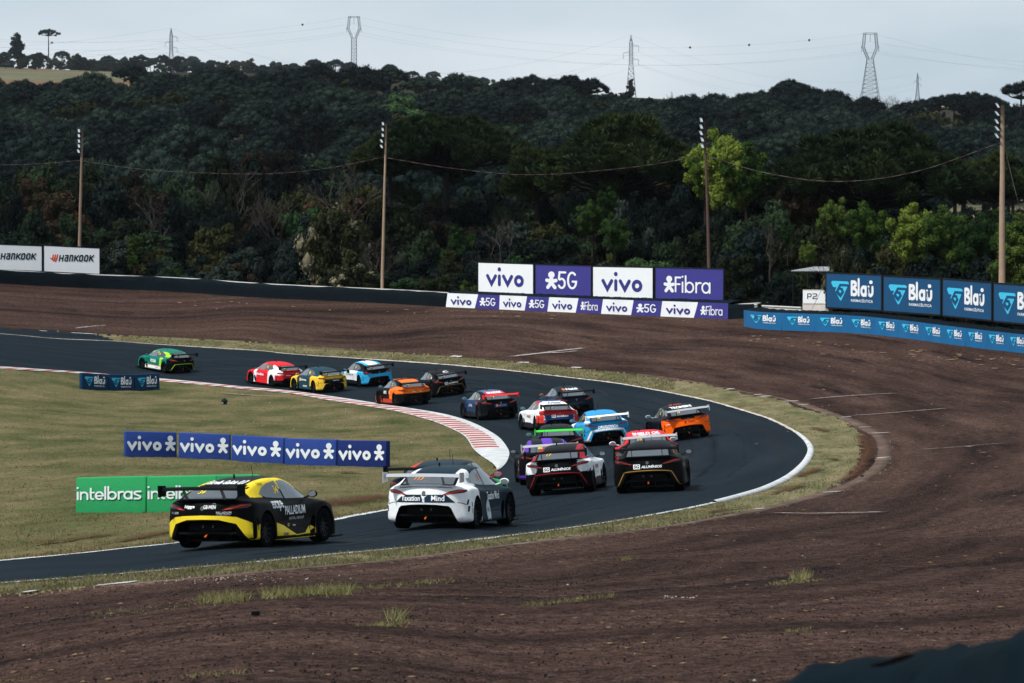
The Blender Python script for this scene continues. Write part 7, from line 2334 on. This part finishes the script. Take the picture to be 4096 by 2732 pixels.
# weeds growing in the gravel
weeds = [((360, 2464), (600, 2442), (820, 2420), 20, .10, 700), ((800, 2408), (900, 2402), (980, 2394), 14, .30, 1400), ((1050, 2388), (1250, 2374), (1400, 2366), 12, .32, 2600), ((1400, 2360), (1600, 2340), (1800, 2322), 10, .14, 900), ((1430, 2510), (1540, 2500), (1650, 2490), 8, .12, 700),
         ((1570, 2482), (1590, 2478), (1612, 2474), 10, .42, 260), ((2100, 2425), (2280, 2406), (2440, 2384), 8, .14, 1000), ((3085, 2336), (3180, 2330), (3290, 2320), 7, .10, 600), ((3180, 2318), (3200, 2314), (3230, 2312), 8, .34, 420), ((3160, 2528), (3190, 2526), (3220, 2522), 5, .12, 200), ((3200, 2136), (3270, 2132), (3330, 2127), 5, .06, 300),
         ((2490, 2240), (2510, 2238), (2530, 2235), 5, .2, 120), ((760, 2705), (880, 2695), (1000, 2685), 8, .10, 300), ((20, 2725), (80, 2720), (160, 2715), 8, .10, 200), ((3110, 1550), (3200, 1545), (3320, 1548), 4, .06, 260), ((3950, 1790), (3965, 1790), (3980, 1789), 3, .08, 80), ((3500, 1900), (3520, 1896), (3535, 1893), 4, .12, 260)]
for k, (a, b_, c, sp, hh, n) in enumerate(weeds):
    cu = crom([a, b_, c], 10); i = rng.integers(0, len(cu), n)
    p_ = cu[i] + np.c_[rng.normal(size=n) * 14, rng.normal(size=n) * sp * .5]
    blades('weeds', p_[:int(n * .7)], hh * .6 * rng.uniform(.15, 1.0, int(n * .7)) ** 1.3, .006, MG3, .6)

def chunks(name, px, size, mat, flat=.6, embed=.3):
    n = len(px)
    p_ = G(px[:, 0], px[:, 1])
    oc = np.array([(1, 0, 0), (-1, 0, 0), (0, 1, 0), (0, -1, 0), (0, 0, 1), (0, 0, -1)], float)
    of = np.array([(0, 2, 4), (2, 1, 4), (1, 3, 4), (3, 0, 4), (2, 0, 5), (1, 2, 5), (3, 1, 5), (0, 3, 5)])
    V = oc[None] * size[:, None, None] * (.6 + .8 * rng.random((n, 6, 1))) * np.array([1, 1, flat])
    a = rng.random(n) * 6.283; c_, s_ = np.cos(a)[:, None], np.sin(a)[:, None]
    V = np.stack([V[..., 0] * c_ - V[..., 1] * s_, V[..., 0] * s_ + V[..., 1] * c_, V[..., 2]], -1) + p_[:, None, :] + np.array([0, 0, 1]) * (size * (flat - embed))[:, None, None]
    F_ = (of[None] + 6 * np.arange(n)[:, None, None]).reshape(-1, 3)
    return kind(obj(name, mesh_np(name, V.reshape(-1, 3), F_), mat), 'stuff')
M_ST1 = plain('gravel_stone', (.066, .044, .037), 1.0, var=.6, vscale=6); M_ST2 = plain('dark_stone', (.010, .009, .010), 1.0, var=.4, vscale=6); M_ST3 = plain('pale_chip', (.34, .32, .31), .9, var=.3, vscale=8); M_STRAW = plain('dry_straw', (.17, .115, .070), .95, var=.4, vscale=5)
not_gravel = lambda q: inpoly(q[:, 0], q[:, 1], np.vstack([VERGE, [(-900, 2440), (-900, 1262)]])) | inpoly(q[:, 0], q[:, 1], strip_poly)
q = np.c_[rng.uniform(-100, 4200, 30000), 2070 + 680 * rng.random(30000)]; q = q[~not_gravel(q)]
chunks('gravel_stones', q[:18000], rng.uniform(.006, .018, len(q[:18000])), M_ST1)
chunks('dark_gravel_stones', q[18000:24000], rng.uniform(.006, .022, len(q[18000:24000])), M_ST2)
q = np.c_[rng.uniform(2900, 4300, 12000), rng.uniform(1560, 2120, 12000)]; q = q[~not_gravel(q)]
chunks('bend_gravel_stones', q, rng.uniform(.010, .028, len(q)), M_ST1)
q = np.c_[rng.uniform(0, 4200, 380), 1300 + 1430 * rng.random(380)]; q = q[~not_gravel(q)]
chunks('straw_bits', q, rng.uniform(.02, .07, len(q)), M_STRAW, .25, .1)
q = np.vstack([np.c_[rng.normal(800, 260, 90), 2318 + rng.normal(0, 8, 90) + (800 - rng.normal(800, 10, 90)) * .08], np.c_[rng.uniform(0, 4096, 24), rng.uniform(2200, 2730, 24)], np.c_[rng.uniform(2650, 2790, 26), rng.normal(2389, 3, 26)]]); q = q[~not_gravel(q)]
chunks('pale_chips', q, rng.uniform(.008, .026, len(q)), M_ST3)
q = sample_poly(infield_poly, 70, (900, 1980), (1560, 1850)); chunks('paper_scraps', np.vstack([q, sample_poly(infield_poly, 20, (200, 1700), (1850, 2160))]), rng.uniform(.015, .05, 90), M_ST3)
# tan straw drifts on the gravel below the banners
def drifts(name, n, xr, yf, wr, mat):
    V, F_ = [], []
    for k in range(n):
        x = rng.uniform(*xr); y = yf(x)
        w_, hh = rng.uniform(*wr) * .7, rng.uniform(.8, 2.2)
        m = 9; b0 = len(V)
        for j in range(m):
            a = 2 * math.pi * j / m
            r_ = .55 + .6 * rng.random()
            xx, yy = x + math.cos(a) * w_ * r_, y + math.sin(a) * hh * r_
            V.append(G(xx, yy) + np.array([0, 0, .05]))
        F_.append(tuple(range(b0, b0 + m)))
    kind(obj(name, mesh_py(name, V, F_), mat), 'stuff')
drifts('straw_drifts', 60, (3000, 4090), lambda x: 1330 + (x - 3000) * .10 + abs(rng.normal(0, 26)), (6, 26), M_STRAW)
drifts('far_straw_drifts', 26, (700, 2900), lambda x: 1195 + (x - 700) * .042 + abs(rng.normal(0, 14)), (6, 24), M_STRAW)
drifts('field_straw_drifts', 22, (3000, 4090), lambda x: rng.uniform(1450, 2100), (5, 20), M_STRAW)
# bare red earth scraped along the infield edge
M_EARTH = ragged(ground_mat('red_earth', [(.3, (.045, .020, .011)), (.5, (.080, .038, .021)), (.75, (.120, .064, .038))], 2.0, (1, 1, 1), fine=12, fine_amt=.5, bump=.8), 5.0, .86)
def earth(pts, w):
    band('red_earth', crom(pts, 8), w * 3.2, .05, M_EARTH, n=70, rag=w * .3)
earth([(60, 2188), (250, 2170), (400, 2148), (500, 2134)], .9)
earth([(390, 2186), (520, 2163), (640, 2138), (740, 2120)], .8)
earth([(1150, 2038), (1300, 2020), (1420, 2004), (1580, 1974)], 1.5)
earth([(1350, 1888), (1400, 1893), (1430, 1890)], .5)
earth([(3395, 1716), (3462, 1770), (3462, 1830), (3420, 1895), (3330, 1948)], .38)
earth([(3180, 1915), (3240, 1892), (3290, 1870)], .35)
earth([(3060, 1985), (3150, 1962), (3240, 1935)], .30)
earth([(3210, 1720), (3260, 1716), (3330, 1735)], .35)
earth([(2800, 2062), (2900, 2044), (3040, 2026)], .22)
earth([(3270, 1842), (3320, 1838), (3360, 1846)], .3)
# dropped dark bits
for (x, y, lab) in ((3448, 1908, 'black chunk of rubber lying on the concrete strip outside the bend'), (1020, 2460, 'black scrap of rubber lying on the gravel in front of the verge')):
    p_ = G(x, y)
    o_ = MB().hexa([(-.06, -.03, -.02), (.05, -.04, -.02), (.07, .03, -.02), (-.05, .04, -.02), (-.04, -.02, .03), (.04, -.03, .02), (.05, .02, .035), (-.04, .03, .02)]).build('rubber_scrap', M_TYRE, None, loc=tuple(p_ + np.array([0, 0, .02])))
    tag(o_, lab, 'debris')
